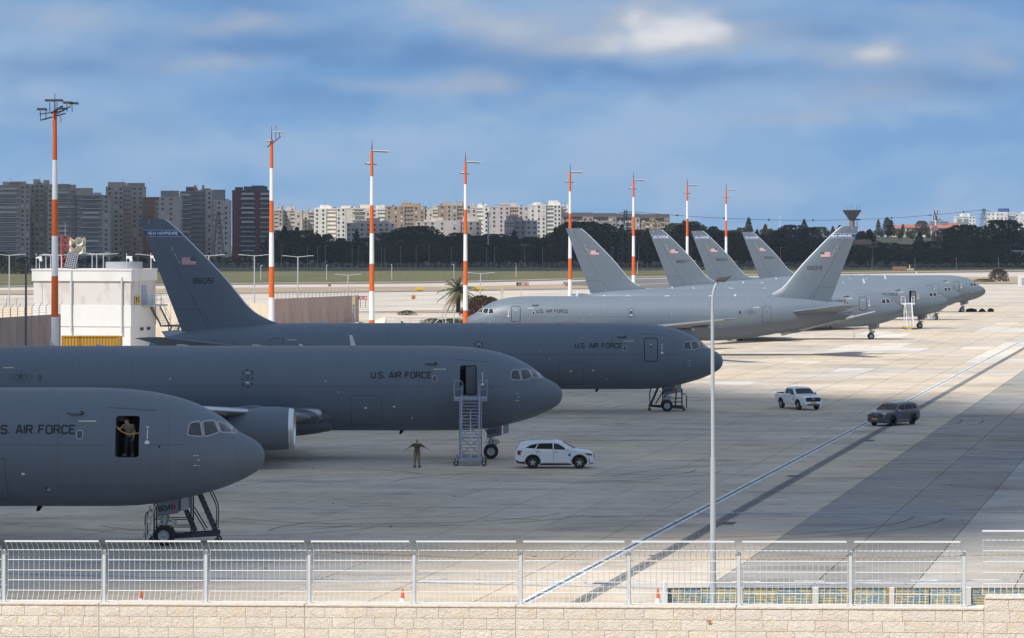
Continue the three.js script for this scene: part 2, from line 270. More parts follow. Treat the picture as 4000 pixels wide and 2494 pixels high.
band('taxiway_line', [[2400, 1117], [2700, 1103], [2900, 1098]], [[2400, 1115.6], [2700, 1102], [2900, 1097]], mat(0.62, 0.42, 0.08, 0.8), -0.03, 1, 2420, 2900, 14);
// apron of concrete slabs: joints lie 3 cm deep
const apron = struct('apron', setUV(mergeGeometries([new THREE.PlaneGeometry(300, 512).rotateX(-PI / 2).translate(0, -0.035, -346), new THREE.PlaneGeometry(150, 92).rotateX(-PI / 2).translate(75, -0.035, -648)]), 0.2), mat(0.10, 0.09, 0.08, 0.95));
{
  const R = rand(77), LW = 4, LL = 6, B0 = -27.73, cells = [];
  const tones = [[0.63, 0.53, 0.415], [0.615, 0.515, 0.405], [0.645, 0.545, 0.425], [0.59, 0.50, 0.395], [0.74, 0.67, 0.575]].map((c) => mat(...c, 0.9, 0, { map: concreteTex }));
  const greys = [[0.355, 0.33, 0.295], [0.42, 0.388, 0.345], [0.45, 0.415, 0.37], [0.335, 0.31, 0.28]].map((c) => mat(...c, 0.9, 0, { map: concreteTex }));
  const slabG = prep(new RoundedBoxGeometry(LW - 0.035, 0.09, LL - 0.028, 1, 0.012).translate(0, -0.045, 0)), flatG = prep(box(LW - 0.05, 0.09, LL - 0.035, 0, -0.045, 0));
  const worldUV = (g, p) => { const a = g.attributes.position, uv = new Float32Array(a.count * 2); for (let i = 0; i < a.count; i++) { const x = a.getX(i), z = a.getZ(i); uv[2 * i] = x * CP - z * SP + p.x; uv[2 * i + 1] = x * SP + z * CP + p.z; } const c = g.clone(); c.setAttribute('uv', new THREE.BufferAttribute(uv, 2)); return c; };
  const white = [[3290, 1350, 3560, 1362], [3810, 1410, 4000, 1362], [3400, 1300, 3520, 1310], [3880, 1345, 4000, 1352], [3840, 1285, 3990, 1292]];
  for (let i = -60; i < 60; i++) for (let j = 14; j < 128; j++) {
    const b = B0 + LW * (i + 0.5), a = LL * (j + 0.5), p = ab(a, b), d = -p.z, x = p.x;
    if (d < 104 || d > (x > 0 ? 690 : 596) || Math.abs(x) > d / 6 + 14) continue;
    const py = HY + F * H / d, px = CX + F * x / d;
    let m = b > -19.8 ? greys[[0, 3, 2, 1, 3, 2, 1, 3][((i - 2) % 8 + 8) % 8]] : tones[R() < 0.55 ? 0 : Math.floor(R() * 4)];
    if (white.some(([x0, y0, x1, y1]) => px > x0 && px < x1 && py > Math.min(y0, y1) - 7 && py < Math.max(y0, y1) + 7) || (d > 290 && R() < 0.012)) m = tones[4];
    cells.push({ p, d, m, g: Math.floor(R() * 9), dy: (R() - 0.5) * 0.006 });
  }
  cells.sort((u, v) => u.d - v.d);
  const rest = new Map();
  cells.forEach((c, n) => {
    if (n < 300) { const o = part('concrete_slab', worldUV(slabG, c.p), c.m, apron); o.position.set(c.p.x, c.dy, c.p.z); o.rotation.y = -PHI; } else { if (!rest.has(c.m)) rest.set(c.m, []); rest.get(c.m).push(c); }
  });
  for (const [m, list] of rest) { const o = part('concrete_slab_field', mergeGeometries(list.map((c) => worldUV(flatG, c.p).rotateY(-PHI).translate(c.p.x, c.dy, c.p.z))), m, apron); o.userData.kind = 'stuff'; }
}
// markings on the apron
const wornTex = tex(512, (u, v) => 0.62 + 0.38 * sstep(0.25, 0.6, tfbm(u, v, 40, 40, 4, 4)) - 0.08 * tnoise(u * 256, v * 256, 256, 256, 3)); wornTex.repeat.set(0.1, 0.1);
const LINE_WHITE = mat(0.74, 0.74, 0.72, 0.8, 0, { map: wornTex }), LINE_DARK = mat(0.13, 0.135, 0.145, 0.85, 0, { map: concreteTex }), LINE_YELLOW = mat(0.62, 0.40, 0.10, 0.8, 0, { map: wornTex }), LINE_BLUE = mat(0.42, 0.49, 0.60, 0.8, 0, { map: wornTex });
function stripe(pts, w, y) { const rows = [[], []]; pts.forEach((p, i) => { const a = pts[Math.max(0, i - 1)], b = pts[Math.min(pts.length - 1, i + 1)], t = b.clone().sub(a).setY(0).normalize(), n = V(-t.z, 0, t.x).multiplyScalar(w / 2); rows[0].push(p.clone().add(n).setY(y)); rows[1].push(p.clone().sub(n).setY(y)); }); const g = sheet(rows, false, (p) => [p.x, p.z]); if (g.attributes.normal.getY(0) < 0) { g.index.array.reverse(); g.computeVertexNormals(); } return g; }
const along = (b, a0, a1, n = 20) => Array.from({ length: n + 1 }, (_, k) => ab(lerp(a0, a1, k / n), b));
const paint = (name, g, m) => { const o = struct(name, g, m); return o; };
paint('edge_line', join([stripe(along(-25.93, 90, 640), 0.19, 0.009), stripe(along(-25.57, 90, 640), 0.19, 0.009)]), LINE_WHITE);
paint('edge_line_core', stripe(along(-25.75, 90, 640), 0.2, 0.007), LINE_DARK);
paint('drain_channel', stripe(along(-23.73, 90, 640), 0.62, 0.008), mat(0.225, 0.212, 0.20, 0.9, 0, { map: concreteTex }));
paint('drain_slot', join(Array.from({ length: 300 }, (_, k) => stripe(along(-23.73, 92 + k * 1.8, 92 + k * 1.8 + 1.2, 1), 0.045, 0.013))), mat(0.02, 0.02, 0.02, 0.9));
paint('patch', join([[4, 0.9], [31, 1.4], [62, 1.2], [95, 1.6], [140, 1.8]].map(([k, w]) => stripe(along(-23.73 + (k % 2 ? 0.5 : -0.4), 118 + k, 118 + k + w, 1), 0.7, 0.0115))), mat(0.10, 0.10, 0.10, 0.9));
const lineAt = (list) => list.map(([x, y]) => at(x, y, gd(y)).setY(0));
paint('service_road_line', join([stripe(lineAt([[-100, 2240], [600, 2256], [1300, 2266], [1750, 2280], [2600, 2300], [3000, 2291], [3500, 2276], [4100, 2262]]), 0.3, 0.012)]), LINE_BLUE);
paint('yellow_guide_line', join([stripe(lineAt([[1300, 2160], [1800, 2180], [2400, 2192], [2900, 2188], [3500, 2178], [4100, 2166]]), 0.24, 0.012), stripe(lineAt([[500, 2108], [900, 2119], [1400, 2128]]), 0.2, 0.012)]), LINE_YELLOW);
paint('road_dash', join([[1440, 1545], [1660, 1760], [1860, 1970], [2070, 2180], [2265, 2360], [2460, 2570], [2660, 2755], [2860, 2970], [3105, 3220], [3330, 3445], [3560, 3670], [3790, 3900]].map(([a, b], i) => { const y = i < 6 ? 2261 + i * 2 : 2276 - (i - 6) * 1.5; return stripe(lineAt([[a, y], [b, y]]), 0.3, 0.0125); })), LINE_WHITE);
paint('thin_line', join([stripe(lineAt([[2700, 2006], [3300, 2004], [4100, 2001]]), 0.4, 0.012), stripe(lineAt([[3480, 1806], [4100, 1806]]), 0.45, 0.012), stripe(lineAt([[3250, 1662], [3700, 1664], [4100, 1660]]), 0.4, 0.012)]), LINE_BLUE);
{
  const R = rand(5), list = [];
  const arc = (x, y, r, a0, a1, w) => { const c = at(x, y, gd(y)).setY(0), p = []; for (let k = 0; k <= 16; k++) { const t = lerp(a0, a1, k / 16); p.push(V(c.x + r * Math.cos(t), 0, c.z + r * Math.sin(t))); } list.push(stripe(p, w, 0.0145 + list.length * 0.0002)); };
  for (const [x, y, r, a0, a1] of [[2150, 1830, 9, 0.2, 2.2], [2320, 1900, 12, 3.4, 5.6], [3050, 1640, 14, 0, 2.8], [3150, 1600, 16, 3.3, 5.8], [2900, 1760, 22, 4, 6.2], [1500, 1980, 10, 0.4, 2.4], [1150, 1870, 8, 3.6, 5.9], [2500, 2000, 14, 0.2, 1.8], [1700, 2080, 8, 3.2, 5.4], [3420, 1580, 18, 0.4, 2.9], [3700, 1900, 20, 3.5, 5.8], [2600, 1850, 30, 4.2, 5.9], [900, 2030, 7, 0.5, 2.6], [1900, 1940, 16, 3.6, 5.4]]) { arc(x, y, r, a0, a1, 0.18); if (R() < 0.7) arc(x, y, r + 1.6, a0 + 0.05, a1 - 0.05, 0.16); }
  const o = stuff('tyre_marks', mergeGeometries(list.map(prep)), mat(0.24, 0.22, 0.2, 0.9, 0, { map: concreteTex, transparent: true, opacity: 0.45 }), 'faint dark curved tyre marks across the concrete apron', 'tyre marks');
  // cracked spalls and leaves on the slabs
  const bits = []; for (let k = 0; k < 70; k++) { const d = 115 + 190 * R(), x = (R() - 0.35) * d / 3, s = 0.03 + 0.06 * R(); bits.push(new THREE.IcosahedronGeometry(s, 0).scale(1.8, 0.25, 0.8).rotateY(R() * 6).translate(x, 0.012, -d)); }
  stuff('dead_leaves', join(bits), mat(0.06, 0.05, 0.04, 0.9), 'scattered dark dead leaves and chips lying on the apron', 'leaves');
}
// white hold-short and red bay markings near the stands
paint('bay_marking', join([stripe(lineAt([[760, 1590 + 240], [1050, 1594 + 236]]), 0.12, 0.012), stripe(lineAt([[1560, 1732], [1900, 1734]]), 0.12, 0.012)]), mat(0.34, 0.16, 0.15, 0.85, 0, { map: wornTex }));
// ---------------------------------------------------------------- clouds that shade the near apron and the far left towers
function cloudOver(name, poly2, alt, step, rmin, rmax, seed, label) {          // the outline of its shadow as X, d pairs on the ground
  const R = rand(seed), inside = (x, y) => { let c = false; for (let i = 0, j = poly2.length - 1; i < poly2.length; j = i++) { const [xi, yi] = poly2[i], [xj, yj] = poly2[j]; if ((yi > y) !== (yj > y) && x < (xj - xi) * (y - yi) / (yj - yi) + xi) c = !c; } return c; };
  const xs = poly2.map((p) => p[0]), ds = poly2.map((p) => p[1]), list = [], base = new THREE.IcosahedronGeometry(1, 2), k = alt / SUN.y;
  for (let x = Math.min(...xs); x <= Math.max(...xs); x += step) for (let d = Math.min(...ds); d <= Math.max(...ds); d += step) {
    const X = x + (R() - 0.5) * step * 0.7, D = d + (R() - 0.5) * step * 0.7; if (!inside(X, D)) continue;
    const g = base.clone(), p = g.attributes.position, r = lerp(rmin, rmax, R()), s = R() * 90;
    for (let i = 0; i < p.count; i++) { const n = 0.75 + 0.55 * fbm(p.getX(i) * 1.6 + s, p.getY(i) * 1.6, p.getZ(i) * 1.6, 3); p.setXYZ(i, p.getX(i) * r * n, Math.max(-0.25, p.getY(i)) * r * 0.55 * n, p.getZ(i) * r * n); }
    g.computeVertexNormals(); list.push(g.translate(X + SUN.x * k, alt + (R() - 0.3) * r * 0.3, -D + SUN.z * k));
  }
  return solo(name, join(list), mat(0.85, 0.86, 0.88, 1), label, 'cloud');
}
cloudOver('cloud', [[-110, 108], [-30, 115], [-16, 123], [-6, 139], [8, 153], [22, 160], [34, 170], [46, 172], [85, 176], [95, 190], [75, 207], [48, 224], [30, 252], [12, 274], [-12, 290], [-30, 301], [-110, 303]], 1500, 12, 11, 20, 12, 'low white cloud drifting high above the parked aircraft');
cloudOver('cloud', [[-520, 1380], [-180, 1440], [200, 1530], [520, 1600], [520, 1990], [120, 2010], [-100, 2050], [-250, 2150], [-265, 2500], [-620, 2500]], 900, 55, 55, 75, 13, 'broad white cloud high above the tree belt and the left towers');
scene.fog = new THREE.FogExp2(new THREE.Color(0.72, 0.82, 1.0), 0.00004);
// ---------------------------------------------------------------- tanker aircraft (nose at x = 0 pointing to +x, wheels on y = 0)
const streakTex = tex(512, (u, v) => 0.86 + 0.14 * (0.55 * tfbm(u, v, 24, 6, 3) + 0.45 * tfbm(u, v, 90, 8, 9, 3)) + 0.03 * (tfbm(u, v, 6, 6, 15) - 0.5));
streakTex.repeat.set(0.16, 0.16);
const paintBump = tex(256, (u, v) => tfbm(u, v, 12, 12, 5, 4));
const PAINT = mat(0.145, 0.180, 0.218, 0.46, 0, { map: streakTex, specularIntensity: 0.8 });
const RADOME = mat(0.136, 0.165, 0.197, 0.55, 0, { map: streakTex });
const PAINT_LIGHT = mat(0.30, 0.33, 0.36, 0.5), BLACK_MARK = mat(0.02, 0.02, 0.024, 0.7), PANEL = mat(0.075, 0.085, 0.095, 0.7), WHITE_MARK = mat(0.72, 0.72, 0.72, 0.7), CREAM_MARK = mat(0.62, 0.62, 0.48, 0.6);
const FRAME = mat(0.36, 0.36, 0.37, 0.5), COCKPIT = glassMat(0.012, 0.015, 0.02), CABIN_GLASS = glassMat(0.03, 0.035, 0.04), METAL = mat(0.62, 0.63, 0.65, 0.28, 1), CHROME = mat(0.72, 0.73, 0.74, 0.34, 1), DARKMETAL = mat(0.08, 0.08, 0.085, 0.5, 0.6);
const TYRE = mat(0.022, 0.022, 0.023, 0.9), RIM = mat(0.42, 0.46, 0.47, 0.45, 0.3), STRUT = mat(0.5, 0.5, 0.48, 0.4, 0.3), INSIDE = mat(0.035, 0.038, 0.042, 0.85), LINING = mat(0.10, 0.105, 0.11, 0.8), NAVY = mat(0.016, 0.085, 0.27, 0.6), RED_MARK = mat(0.48, 0.035, 0.045, 0.6);
const YT = curve([[0, 4.08], [0.05, 4.33], [0.18, 4.56], [0.5, 4.83], [1.0, 5.1], [1.3, 5.28], [1.75, 5.7], [2.2, 6.0], [2.67, 6.26], [3.22, 6.52], [4.17, 6.82], [5.44, 7.06], [6.55, 7.16], [8.2, 7.21], [34, 7.21], [37, 7.15], [40, 6.98], [42, 6.78], [44, 6.45], [46, 5.95], [46.8, 5.6]]);
const YB = curve([[0, 4.08], [0.05, 3.82], [0.2, 3.54], [0.5, 3.3], [1.0, 3.02], [1.84, 2.66], [2.67, 2.41], [3.5, 2.19], [4.89, 1.94], [6.0, 1.83], [7.1, 1.8], [29, 1.8], [32, 1.9], [36, 2.4], [39, 2.95], [43, 3.75], [46, 4.75], [46.8, 5.2]]);
const HW = curve([[0, 0], [0.06, 0.34], [0.2, 0.63], [0.5, 0.98], [1, 1.36], [1.7, 1.7], [2.5, 1.98], [3.5, 2.23], [4.5, 2.38], [6, 2.485], [7.5, 2.515], [31, 2.515], [34, 2.42], [37, 2.15], [40, 1.72], [43, 1.15], [45.5, 0.6], [46.8, 0.25]]);
const YM = curve([[0, 4.08], [1, 4.1], [3, 4.25], [7, 4.5], [30, 4.5], [38, 5.0], [46.8, 5.4]]);
const skin = (x, y) => { const d = -x, m = YM(d), k = y > m ? (y - m) / (YT(d) - m) : (m - y) / (m - YB(d)); return HW(d) * Math.sqrt(Math.max(0, 1 - k * k)); };
function fuselage(x0, x1, noseTip, tailTip, cap) {
  const N = 72, st = [];
  for (let i = 0; i <= 10; i++) st.push(0.9 * Math.pow(i / 10, 2));
  for (let x = 1.05; x < 9; x += 0.22) st.push(x);
  for (let x = 9; x < 31; x += 1.1) st.push(x);
  for (let x = 31; x < 46.8; x += 0.55) st.push(x);
  st.push(46.8);
  const xs = [x0, ...st.filter((x) => x > x0 + 0.02 && x < x1 - 0.02), x1], P = [], U = [], I = [], rows = [];
  const add = (x, y, z, u, v) => { P.push(x, y, z); U.push(u, v); return P.length / 3 - 1; };
  for (const d of xs) {
    if (d === 0) continue;
    const r = [], m = YM(d), w = HW(d), a = YT(d) - m, b = m - YB(d);
    for (let j = 0; j <= N; j++) { const t = -PI / 2 + 2 * PI * j / N, s = Math.sin(t), c = Math.cos(t); r.push(add(-d, m + (s > 0 ? a : b) * s, w * c, -d, 15.7 * j / N)); }
    rows.push(r);
  }
  for (let i = 0; i < rows.length - 1; i++) for (let j = 0; j < N; j++) I.push(rows[i][j], rows[i][j + 1], rows[i + 1][j], rows[i][j + 1], rows[i + 1][j + 1], rows[i + 1][j]);
  const end = (row, x, flip) => { const d = -x, k = add(x, (YT(d) + YB(d)) / 2, 0, x, 0); if (d > 0.1) row = row.map((q) => add(P[q * 3], P[q * 3 + 1], P[q * 3 + 2], x, 0)); for (let j = 0; j < N; j++) flip ? I.push(k, row[j + 1], row[j]) : I.push(k, row[j], row[j + 1]); };
  end(rows[0], -x0, true); end(rows[rows.length - 1], -x1, false);
  const g = new THREE.BufferGeometry();
  g.setAttribute('position', new THREE.Float32BufferAttribute(P, 3)); g.setAttribute('uv', new THREE.Float32BufferAttribute(U, 2)); g.setIndex(I); g.computeVertexNormals();
  const n = g.attributes.normal;                              // one normal across the seam below
  for (const r of rows) { const a = r[0], b = r[N], v = V(n.getX(a) + n.getX(b), n.getY(a) + n.getY(b), n.getZ(a) + n.getZ(b)).normalize(); for (const k of [a, b]) n.setXYZ(k, v.x, v.y, v.z); }
  return g;
}
const mirrorZ = (g) => { g = prep(g.clone()); for (const k of ['position', 'normal']) { const a = g.attributes[k].array; for (let i = 0; i < a.length; i += 3) a[i + 2] *= -1; } for (const [k, s] of [['position', 3], ['normal', 3], ['uv', 2]]) { const a = g.attributes[k].array; for (let i = 0; i < a.length; i += 3 * s) for (let c = 0; c < s; c++) { const t = a[i + s + c]; a[i + s + c] = a[i + 2 * s + c]; a[i + 2 * s + c] = t; } } return g; };
const onSkin = (g, side, off = 0.012, max = 0.22) => { const r = drape(g, skin, off, max); return side > 0 ? r : mirrorZ(r); };
const textOn = (text, h, t, dStart, y, side, zf, off, gap) => {         // reads from left to right on either flank
  const { g, w } = lettering(text, h, t, gap); const d = dense(g, 0.2), p = d.attributes.position;
  for (let i = 0; i < p.count; i++) { const x = side > 0 ? dStart + p.getX(i) : dStart - p.getX(i), yy = y + p.getY(i); p.setXYZ(i, x, yy, side * (zf(x, yy) + off)); }
  d.computeVertexNormals(); return prep(d);
};
const G = {};
G.body = fuselage(1.22, 46.8);
G.radome = fuselage(0, 1.215);
const DOOR = [-6.52, -5.46, 4.19, 6.03];
{
  const ev = new Evaluator(); ev.attributes = ['position', 'normal', 'uv'];
  const b = new Brush(G.body.clone()); b.updateMatrixWorld();
  const room = new Brush(box(2.3, 2.15, 3.1, -6.0, 5.19, 0)); room.updateMatrixWorld();
  const door = new Brush(poly(rrect(DOOR[0], DOOR[1], DOOR[2], DOOR[3], 0.13), 2.4).translate(0, 0, 2.4)); door.updateMatrixWorld();
  b.material = PAINT; room.material = INSIDE; door.material = INSIDE;
  const one = ev.evaluate(b, room, SUBTRACTION); one.updateMatrixWorld();
  const two = ev.evaluate(one, door, SUBTRACTION);
  G.bodyOpen = two.geometry; G.bodyOpenMats = two.material;
}
// wings and tail
function airfoil(n = 12) { const up = [], lo = []; for (let i = 0; i <= n; i++) { const x = (1 - Math.cos(PI * i / n)) / 2, t = 5 * (0.2969 * Math.sqrt(x) - 0.126 * x - 0.3516 * x * x + 0.2843 * x ** 3 - 0.1036 * x ** 4); up.push([x, t]); if (i && i < n) lo.push([x, -t * 0.75]); } return [...up, ...lo.reverse()]; }
const AF = airfoil();
function loft(secs) {                                         // [span position z, leading edge x, chord, y, thickness, twist]; closed, tip capped
  const rows = secs.map(([z, le, c, y, t]) => AF.map(([u, v]) => V(-(le + u * c), y + v * t * c, z)));
  const side = sheet(rows, true, (p) => [p.x, p.z]);
  const cap = (r) => { const m = r.reduce((a, p) => a.add(p), V(0, 0, 0)).multiplyScalar(1 / r.length), P = []; r.forEach((p, i) => { const q = r[(i + 1) % r.length]; P.push(m.x, m.y, m.z, p.x, p.y, p.z, q.x, q.y, q.z); }); const g = new THREE.BufferGeometry(); g.setAttribute('position', new THREE.Float32BufferAttribute(P, 3)); g.computeVertexNormals(); return g; };
  return join([toCreasedNormals(side, 0.9), cap(rows[rows.length - 1])]);
}
const WS = [[1.7, 14.5, 9.7, 2.72, 0.135], [2.6, 15.15, 9.1, 2.82, 0.13], [8, 18.95, 6.1, 3.38, 0.115], [16, 24.6, 4.0, 4.22, 0.105], [23.5, 29.9, 2.45, 5.02, 0.1], [23.8, 30.6, 1.6, 5.06, 0.08]];
const wsec = (z) => { let i = 0; while (i < WS.length - 2 && z > WS[i + 1][0]) i++; const t = (z - WS[i][0]) / (WS[i + 1][0] - WS[i][0]); return WS[i].map((v, k) => lerp(v, WS[i + 1][k], t)); };
G.wing = loft(WS);
G.slat = (() => { const rows = []; for (let k = 0; k <= 12; k++) { const z = lerp(3.6, 23.2, k / 12), [, le, c, y, t] = wsec(z), r = []; for (let j = -7; j <= 7; j++) { const u = Math.pow(Math.abs(j) / 7, 2) * 0.09, th = 5 * (0.2969 * Math.sqrt(u) - 0.126 * u - 0.3516 * u * u) * t * (j < 0 ? -0.75 : 1); r.push(V(-(le + u * c) + 0.03, y + th * c + (j < 0 ? -0.015 : 0.015) * (j !== 0), z)); } rows.push(r); } return sheet(rows); })();
G.flapFairing = [5.2, 10.5, 14.6].map((z) => { const [, le, c, y] = wsec(z), L = 4.2 - z * 0.12; return new THREE.SphereGeometry(1, 12, 8).scale(L / 2, 0.28, 0.2).translate(-(le + c * 0.92), y - 0.3, z); });
G.flap = (() => { const rows = [2.7, 8, 15.5].map((z) => { const [, le, c, y] = wsec(z), x = -(le + c * 0.985), w = c * 0.10; return [V(x, y - 0.02, z), V(x - w, y - 0.13, z), V(x - w, y - 0.16, z), V(x, y - 0.12, z)]; }); return sheet(rows, true); })();
const HS = [[0.6, 38.6, 6.4, 5.2, 0.1], [2.0, 39.6, 5.7, 5.38, 0.1], [9.1, 44.55, 2.35, 6.25, 0.09], [9.35, 45.1, 1.6, 6.28, 0.07]];
G.stabilizer = loft(HS);
// fin: chord from LE(y) to TE(y)
const LEX = curve([[6.0, 35.4], [7.15, 36.2], [7.32, 36.7], [7.6, 37.35], [8.06, 38.15], [8.7, 38.85], [9.4, 39.42], [10.96, 40.68], [13.1, 42.72], [15.2, 44.9], [15.7, 45.55]]);
const TEX_ = (y) => lerp(44.1, 47.65, (y - 6.37) / (15.7 - 6.37)), HINGE = (y) => lerp(41.95, 46.75, (y - 6.8) / 8.9);
const finZ = (x, y) => { const le = LEX(y), te = TEX_(y), main = Math.max(le, te - (te - HINGE(y)) * 3.4), c = te - main, u = clamp((-x - main) / c), t = 0.135 - 0.035 * (y - 7) / 9; const body = 5 * t * c * 0.92 * (0.2969 * Math.sqrt(u) - 0.126 * u - 0.3516 * u * u + 0.2843 * u ** 3 - 0.1036 * u ** 4); return Math.max(0.012, -x < main + 0.02 ? 0.08 : body); };
function finPiece(xa, xb, y0, y1, n, m, round) {                      // solid between two x curves
  const rows = []; for (let i = 0; i <= n; i++) { const y = lerp(y0, y1, i / n), a = xa(y), b = xb(y), r = []; for (let j = 0; j <= m; j++) { const x = -lerp(a, b, Math.pow(j / m, 1.4)); r.push(V(x, y, j === 0 && round ? 0 : finZ(x, y))); } for (let j = m; j >= (round ? 1 : 0); j--) { const p = r[j]; r.push(V(p.x, p.y, -p.z)); } rows.push(r); }
  const top = rows[n], P = [], c = top.length; for (let j = 0; j < c / 2 - 1; j++) { const a = top[j], b = top[j + 1], d = V(a.x, a.y, -a.z), e = V(b.x, b.y, -b.z); for (const q of [a, d, b, b, d, e]) P.push(q.x, q.y, q.z); }
  const cap = new THREE.BufferGeometry(); cap.setAttribute('position', new THREE.Float32BufferAttribute(P, 3)); cap.computeVertexNormals();
  return join([toCreasedNormals(sheet(rows, true, (p) => [p.x, p.y]), 0.8), cap]);
}
G.fin = finPiece((y) => LEX(y), (y) => HINGE(y) - 0.012, 6.45, 15.7, 40, 14, true);
G.rudder = finPiece((y) => HINGE(y) + 0.02, TEX_, 6.5, 15.66, 12, 6, false);
G.finEdge = (() => { const rows = []; for (let i = 0; i <= 40; i++) { const y = lerp(7.5, 15.68, i / 40), r = []; for (let j = -4; j <= 4; j++) { const x = -(LEX(y) + 0.10 * (j / 4) ** 2); r.push(V(x + 0.025, y + 0.012, Math.sign(j) * (j ? finZ(x, y) * Math.abs(j) / 4 + 0.012 : 0))); } rows.push(r); } return sheet(rows); })();
// engines
G.nacelle = latheX([[1.02, -0.9], [1.03, -0.4], [1.13, -0.12], [1.2, -0.13], [1.29, -0.5], [1.34, -1.1], [1.33, -2.2], [1.2, -3.3], [1.08, -3.95], [1.0, -3.95], [1.02, -3.0]], 48);
G.lip = latheX([[1.045, -0.34], [1.075, -0.12], [1.12, -0.02], [1.165, 0.0], [1.205, -0.05], [1.25, -0.18], [1.272, -0.32]], 48);
G.fanDisc = latheX([[0.01, -0.72], [0.3, -1.0], [1.02, -1.02]], 32);
G.blades = join(Array.from({ length: 30 }, (_, k) => box(0.02, 0.72, 0.15).rotateY(0.7).translate(-0.93, 0.66, 0).rotateX(k * PI / 15)));
G.core = latheX([[0.95, -3.2], [0.86, -4.2], [0.66, -5.1], [0.6, -5.1], [0.5, -4.6], [0.42, -5.2], [0.02, -5.9]], 32);
G.pylon = poly([[-1.2, 1.15], [-2.4, 1.42], [-4.4, 1.2], [-8.0, 0.8], [-6.6, 0.6], [-4.2, 0.72], [-2.2, 1.1]], 0.36, 0.08);
// gear
const wheelGeo = (r, w) => lathe([[0.5 * r, -w / 2], [0.86 * r, -w / 2], [0.97 * r, -w * 0.36], [r, -w * 0.15], [r, w * 0.15], [0.97 * r, w * 0.36], [0.86 * r, w / 2], [0.5 * r, w / 2]], 32).rotateX(PI / 2);
const rimGeo = (r, w) => join([lathe([[0.02, 0.5 * w], [0.12 * r, 0.5 * w], [0.14 * r, 0.34 * w], [0.38 * r, 0.3 * w], [0.46 * r, 0.51 * w], [0.55 * r, 0.53 * w], [0.55 * r, -0.53 * w], [0.4 * r, -0.4 * w], [0.02, -0.4 * w]], 32).rotateX(PI / 2), ...Array.from({ length: 9 }, (_, k) => new THREE.CylinderGeometry(0.035 * r, 0.035 * r, 0.08 * w, 6).rotateX(PI / 2).translate(0.3 * r * Math.cos(k * 0.698), 0.3 * r * Math.sin(k * 0.698), 0.36 * w))]);
const WHEEL = { nose: [wheelGeo(0.47, 0.34), rimGeo(0.47, 0.34)], main: [wheelGeo(0.57, 0.42), rimGeo(0.57, 0.42)] };
function wheel(parent, kind, x, y, z) { const w = group('wheel', parent); w.position.set(x, y, z); part('tyre', WHEEL[kind][0], TYRE, w); part('rim', WHEEL[kind][1], RIM, w); return w; }
G.noseStrut = join([bar([0, 0.47, 0], [0.02, 2.3, 0], 0.1, 0.12, 12), bar([0, 0.47, -0.36], [0, 0.47, 0.36], 0.07, 0.07, 8), bar([0, 0.9, 0], [0, 1.25, 0], 0.16, 0.16, 12), bar([-0.02, 1.3, 0.05], [-0.55, 2.2, 0.05], 0.05), bar([0, 1.35, 0], [0.75, 2.25, 0], 0.06), bar([0.1, 0.62, 0], [0.36, 0.95, 0], 0.05), bar([0.36, 0.95, 0], [0.12, 1.25, 0], 0.05), bar([-0.2, 1.05, -0.28], [-0.2, 1.05, 0.28], 0.06, 0.06, 8), cbox(0.34, 0.22, 0.4, 0.3, 1.02, 0.05, 0.04), bar([0.3, 1.2, 0.12], [0.56, 1.05, 0.16], 0.09, 0.08, 10), tube([[-0.05, 1.4, 0.14], [-0.3, 1.2, 0.2], [-0.25, 0.85, 0.18], [-0.06, 0.7, 0.12]], 0.025), tube([[0.08, 1.5, 0.12], [0.25, 1.3, 0.2], [0.16, 0.95, 0.2]], 0.025)]);
G.noseDoor = poly([[-0.62, 1.36], [0.33, 1.52], [0.33, 2.2], [-0.62, 2.02]], 0.05, 0.012);
G.noseDoorFront = poly([[0.37, 1.6], [0.72, 1.68], [0.72, 2.28], [0.37, 2.2]], 0.05, 0.012);
G.mainStrut = join([bar([0, 0.6, 0], [0, 3.0, 0], 0.16, 0.2, 12), beam([-0.75, 0.6, 0], [0.75, 0.6, 0], 0.2, 0.24), bar([-0.72, 0.6, -0.55], [-0.72, 0.6, 0.55], 0.08), bar([0.72, 0.6, -0.55], [0.72, 0.6, 0.55], 0.08), bar([0, 1.3, 0], [1.4, 2.7, 0], 0.08)]);
// small fittings
const blade = (x, y, h, c) => poly([[0, 0], [-c, 0], [-c * 1.25, h], [-c * 0.72, h]], 0.05, 0.01).translate(x, y, 0);
const WINDOWS = [[[-3.36, 5.6], [-2.93, 5.66], [-2.78, 5.0], [-3.44, 5.09]], [[-2.82, 5.66], [-2.32, 5.66], [-2.08, 5.17], [-2.68, 5.0]], [[-2.2, 5.64], [-1.72, 5.62], [-1.34, 5.22], [-1.99, 5.18]]];
const grow = (pts, k) => { const c = pts.reduce((a, p) => [a[0] + p[0] / pts.length, a[1] + p[1] / pts.length], [0, 0]); return pts.map(([x, y]) => { const d = Math.hypot(x - c[0], y - c[1]); return [x + (x - c[0]) / d * k, y + (y - c[1]) / d * k]; }); };
const roundPoly = (pts, r) => { const o = []; pts.forEach((p, i) => { const a = pts[(i + pts.length - 1) % pts.length], b = pts[(i + 1) % pts.length], la = Math.hypot(a[0] - p[0], a[1] - p[1]), lb = Math.hypot(b[0] - p[0], b[1] - p[1]); o.push([p[0] + (a[0] - p[0]) * r / la, p[1] + (a[1] - p[1]) * r / la], [p[0] + (b[0] - p[0]) * r / lb, p[1] + (b[1] - p[1]) * r / lb]); }); return o; };
const capTop = (x, y) => Math.min(y, YT(-x) - 0.03);
const winShape = (w, k, r) => roundPoly(grow(w, k).map(([x, y]) => [x + 0.12, capTop(x + 0.12, y + 0.09)]), r);
